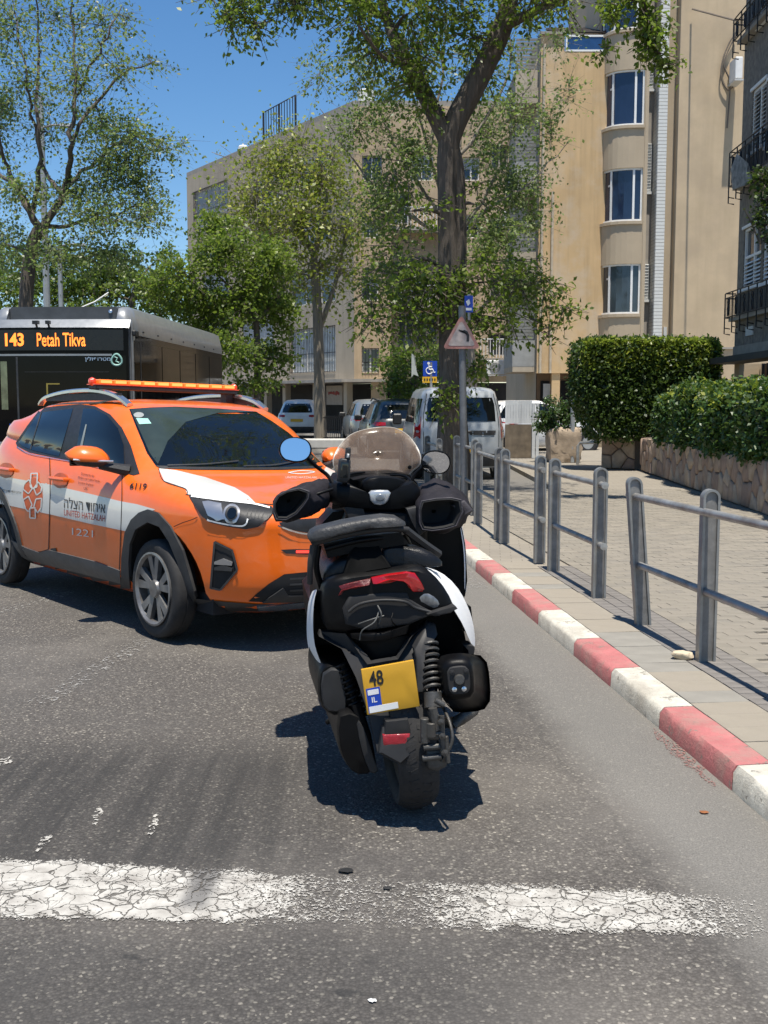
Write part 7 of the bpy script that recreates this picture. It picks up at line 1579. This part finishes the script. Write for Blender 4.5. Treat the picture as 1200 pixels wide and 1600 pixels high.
# ------------------------------------------------------------------ parked vehicles
def parked(name, label, cat, mat, loc, rz, prof_, wheels, w_scale=1., group='parked vehicles', lights=None, glass=None, extra=None):
    """prof_: rows (z, front, rear, half width, exponent) in the frame of the vehicle; +x is forward"""
    t = thing(name, label, cat, loc, rz, group); rg = [[V(q) for q in superring(p[0], p[1], p[2], p[3], p[4], p[5], 10)] for p in prof_]
    bo_ = MB().loft(rg).build('body', mat, t, ang=50); bm = bmesh.new(); bm.from_mesh(bo_.data); bv = BVHTree.FromBMesh(bm); bm.free()
    for (x, y) in ((wheels[0], -1), (wheels[0], 1), (wheels[1], -1), (wheels[1], 1)):
        hw = prof_[5][3]; q = MB().lathe([(.20, -.10), (.30, -.105), (.325, -.06), (.325, .06), (.30, .105), (.20, .10)], (x, y * (hw - .09), .325), (0, 1, 0), 24, closed=True).build('wheel', m_rubber, t); MB().lathe([(.0, -.09), (.2, -.09), (.2, .09), (.0, .09)], (x, y * (hw - .09), .325), (0, 1, 0), 18).build('rim', m_alu, q)
        MB().lathe([(.0, -.012), (.39, -.012), (.39, .012), (.0, .012)], (x, y * (hw - .02), .36), (0, 1, 0), 24).build('wheel_well', m_dark, t)
    back = lambda u, v: (V((-6, u, v)), V((1, 0, 0))); 
    for nm_, mt, poly, rf, off in (glass or []): decal(nm_, mt, poly, rf={'back': back, 'left': lambda u, v: side_ray(u, v, 1), 'right': lambda u, v: side_ray(u, v, -1), 'front': lambda u, v: (V((6, u, v)), V((-1, 0, 0)))}[rf], off=off, step=.12, parent=t, bvh=bv, skirt=.01)
    return t, bv
m_vsil = paint('silver_van_paint', (.36, .39, .42), .3); m_suvw = paint('white_suv_paint', (.72, .72, .71), .3); m_cgrey = paint('grey_blue_paint', (.16, .18, .20), .3); m_cdark = paint('dark_grey_paint', (.045, .05, .05), .3)
suvp = [(.22, 1.9, -2.1, .74, 4.5, 5), (.30, 2.08, -2.18, .86, 4, 5), (.45, 2.14, -2.22, .90, 4, 5), (.62, 2.15, -2.22, .915, 4, 5), (.80, 2.10, -2.2, .91, 4.3, 5), (.90, 1.95, -2.18, .90, 5, 5), (.98, 1.6, -2.16, .88, 6, 5), (1.03, 1.1, -2.14, .86, 6, 5), (1.10, .85, -2.08, .82, 5, 5), (1.25, .6, -1.98, .76, 4.5, 5), (1.42, .3, -1.84, .70, 4.5, 5), (1.52, .05, -1.70, .66, 4.5, 5), (1.60, -.3, -1.5, .56, 4, 4), (1.63, -.6, -1.2, .2, 3, 3)]
pol = lambda *p: list(p)
suvglass = [('rear_window', m_cglass, pol((-.62, 1.08), (.62, 1.08), (.60, 1.22), (.50, 1.45), (-.50, 1.45), (-.60, 1.22)), 'back', .008), ('tail_lamp', m_red, pol((-.88, .88), (-.50, .90), (-.50, .98), (-.86, 1.0)), 'back', .012), ('tail_lamp', m_red, pol((.88, .88), (.50, .90), (.50, .98), (.86, 1.0)), 'back', .012), ('rear_plate', m_yellow, pol((-.26, .70), (.26, .70), (.26, .82), (-.26, .82)), 'back', .012), ('rear_bumper', m_clad, pol((-.84, .26), (.84, .26), (.86, .50), (-.86, .50)), 'back', .014), ('rear_side_window', m_cglass, pol((-1.7, 1.06), (-.5, 1.06), (-.5, 1.48), (-1.4, 1.44)), 'left', .008), ('front_side_window', m_cglass, pol((-.45, 1.06), (.7, 1.05), (.2, 1.46), (-.45, 1.48)), 'left', .008), ('rear_side_window', m_cglass, pol((-1.7, 1.06), (-.5, 1.06), (-.5, 1.48), (-1.4, 1.44)), 'right', .008), ('front_side_window', m_cglass, pol((-.45, 1.06), (.7, 1.05), (.2, 1.46), (-.45, 1.48)), 'right', .008)]
# white SUV in front of the shops (its back to us)
p = W(467, 640, 45.5); t, _ = parked('parked_car', 'white car seen from behind in front of the shops, left of the pale tree stem', 'car', m_suvw, (p.x, 47.5, 0), R(88), suvp, (1.33, -1.33), glass=suvglass)
p = W(596, 640, 29); t, bv = parked('parked_car', 'dark grey parked car with a bright red tail lamp, directly left of the silver van', 'car', m_cdark, (p.x + .35, 31.5, 0), R(97), suvp, (1.33, -1.33), glass=suvglass)
for s_ in (-1, 1): MB().box((.55, s_ * .98, 1.08), (.12, .22, .16)).build('door_mirror', m_black, t, bevel=.03); MB().tube([(-1.5, s_ * .62, 1.57), (-.2, s_ * .64, 1.63), (.2, s_ * .64, 1.56)], .02, 6).build('roof_rail', m_clad, t)
p = W(566, 640, 36); t, bv = parked('parked_car', 'grey blue parked car seen at an angle, second to the left of the silver van', 'car', m_cgrey, (p.x + .25, 39, 0), R(98), suvp, (1.33, -1.33), glass=suvglass)
for s_ in (-1, 1): MB().box((.55, s_ * .98, 1.08), (.12, .22, .16)).build('door_mirror', m_black, t, bevel=.03)
# silver van behind the tree
vp = [(.24, 1.9, -1.95, .78, 5, 8), (.32, 2.0, -2.0, .86, 5, 8), (.50, 2.05, -2.02, .90, 5, 8), (.68, 2.05, -2.02, .915, 5, 8), (.85, 1.95, -2.0, .915, 5, 8), (.95, 1.75, -2.0, .91, 5, 8), (1.03, 1.35, -1.99, .90, 6, 8), (1.10, 1.15, -1.97, .885, 6, 8), (1.35, .90, -1.93, .845, 6, 8), (1.60, .62, -1.87, .80, 6, 7), (1.74, .42, -1.82, .76, 5, 7), (1.80, .2, -1.75, .70, 5, 6), (1.835, -.1, -1.55, .55, 4, 5), (1.84, -.4, -1.3, .3, 3, 3)]
vg = [('rear_window', m_cglass, pol((-.68, 1.16), (-.08, 1.16), (-.08, 1.62), (-.62, 1.62), (-.66, 1.5)), 'back', .010), ('rear_window', m_cglass, pol((.68, 1.16), (.08, 1.16), (.08, 1.62), (.62, 1.62), (.66, 1.5)), 'back', .010), ('tail_lamp', m_red, pol((-.90, .82), (-.80, .82), (-.78, 1.25), (-.86, 1.25)), 'back', .014), ('tail_lamp', m_red, pol((.90, .82), (.80, .82), (.78, 1.25), (.86, 1.25)), 'back', .014), ('rear_bumper', m_clad, pol((-.86, .28), (.86, .28), (.88, .52), (-.88, .52)), 'back', .016), ('rear_plate', m_yellow, pol((-.27, .55), (.27, .55), (.27, .66), (-.27, .66)), 'back', .014),
      ('side_window', m_cglass, pol((-1.75, 1.12), (-.8, 1.12), (-.8, 1.6), (-1.68, 1.6)), 'left', .010), ('side_window', m_cglass, pol((-.7, 1.12), (.2, 1.12), (.2, 1.62), (-.7, 1.62)), 'left', .010), ('front_side_window', m_cglass, pol((.28, 1.12), (1.0, 1.12), (.6, 1.58), (.28, 1.62)), 'left', .010), ('side_window', m_cglass, pol((-1.75, 1.12), (-.8, 1.12), (-.8, 1.6), (-1.68, 1.6)), 'right', .010), ('front_side_window', m_cglass, pol((.28, 1.12), (1.0, 1.12), (.6, 1.58), (.28, 1.62)), 'right', .010)]
vx = (W(652, 700, 21.4).x + W(787, 700, 21.4).x) / 2
van, vbv = parked('parked_van', 'silver delivery van with two rear doors parked behind the large tree trunk', 'van', m_vsil, (vx - .12, 23.4, 0), R(94), vp, (1.35, -1.35), glass=vg)
bk_ = lambda u, v: (V((-6, u, v)), V((1, 0, 0)))
pline('door_split', m_dark, [(0, .55), (0, 1.2), (0, 1.72)], .014, rf=bk_, off=.006, parent=van, bvh=vbv); pline('door_trim', m_dark, [(-.74, .56), (-.74, 1.2), (-.66, 1.70)], .012, rf=bk_, off=.006, parent=van, bvh=vbv); pline('door_trim', m_dark, [(.74, .56), (.74, 1.2), (.66, 1.70)], .012, rf=bk_, off=.006, parent=van, bvh=vbv)
vs, fs = text_mesh('RENAULT', .07, .02); MB().add([hit(bk_, -.42 - p.x * 1.5, .93 + p.y * 1.0, .010, vbv)[0] for p in vs], fs).build('maker_lettering', m_clad, van, smooth=False, fix=False)
for s_ in (-1, 1): MB().box((.92, s_ * 1.03, 1.16), (.14, .20, .24)).build('door_mirror', m_black, van, bevel=.03)
MB().box((-2.03, -.12, .95), (.05, .16, .05)).build('door_handle', m_black, van, bevel=.01)
# far white car roof behind the panel gate
p = W(826, 627, 33); t, _ = parked('parked_car', 'small white car whose roof shows above the white panel gate', 'car', m_suvw, (p.x + .3, 33, 0), R(20), [(z * .97, a * .9, b * .9, c, d, e) for z, a, b, c, d, e in suvp], (1.2, -1.2), glass=suvglass)
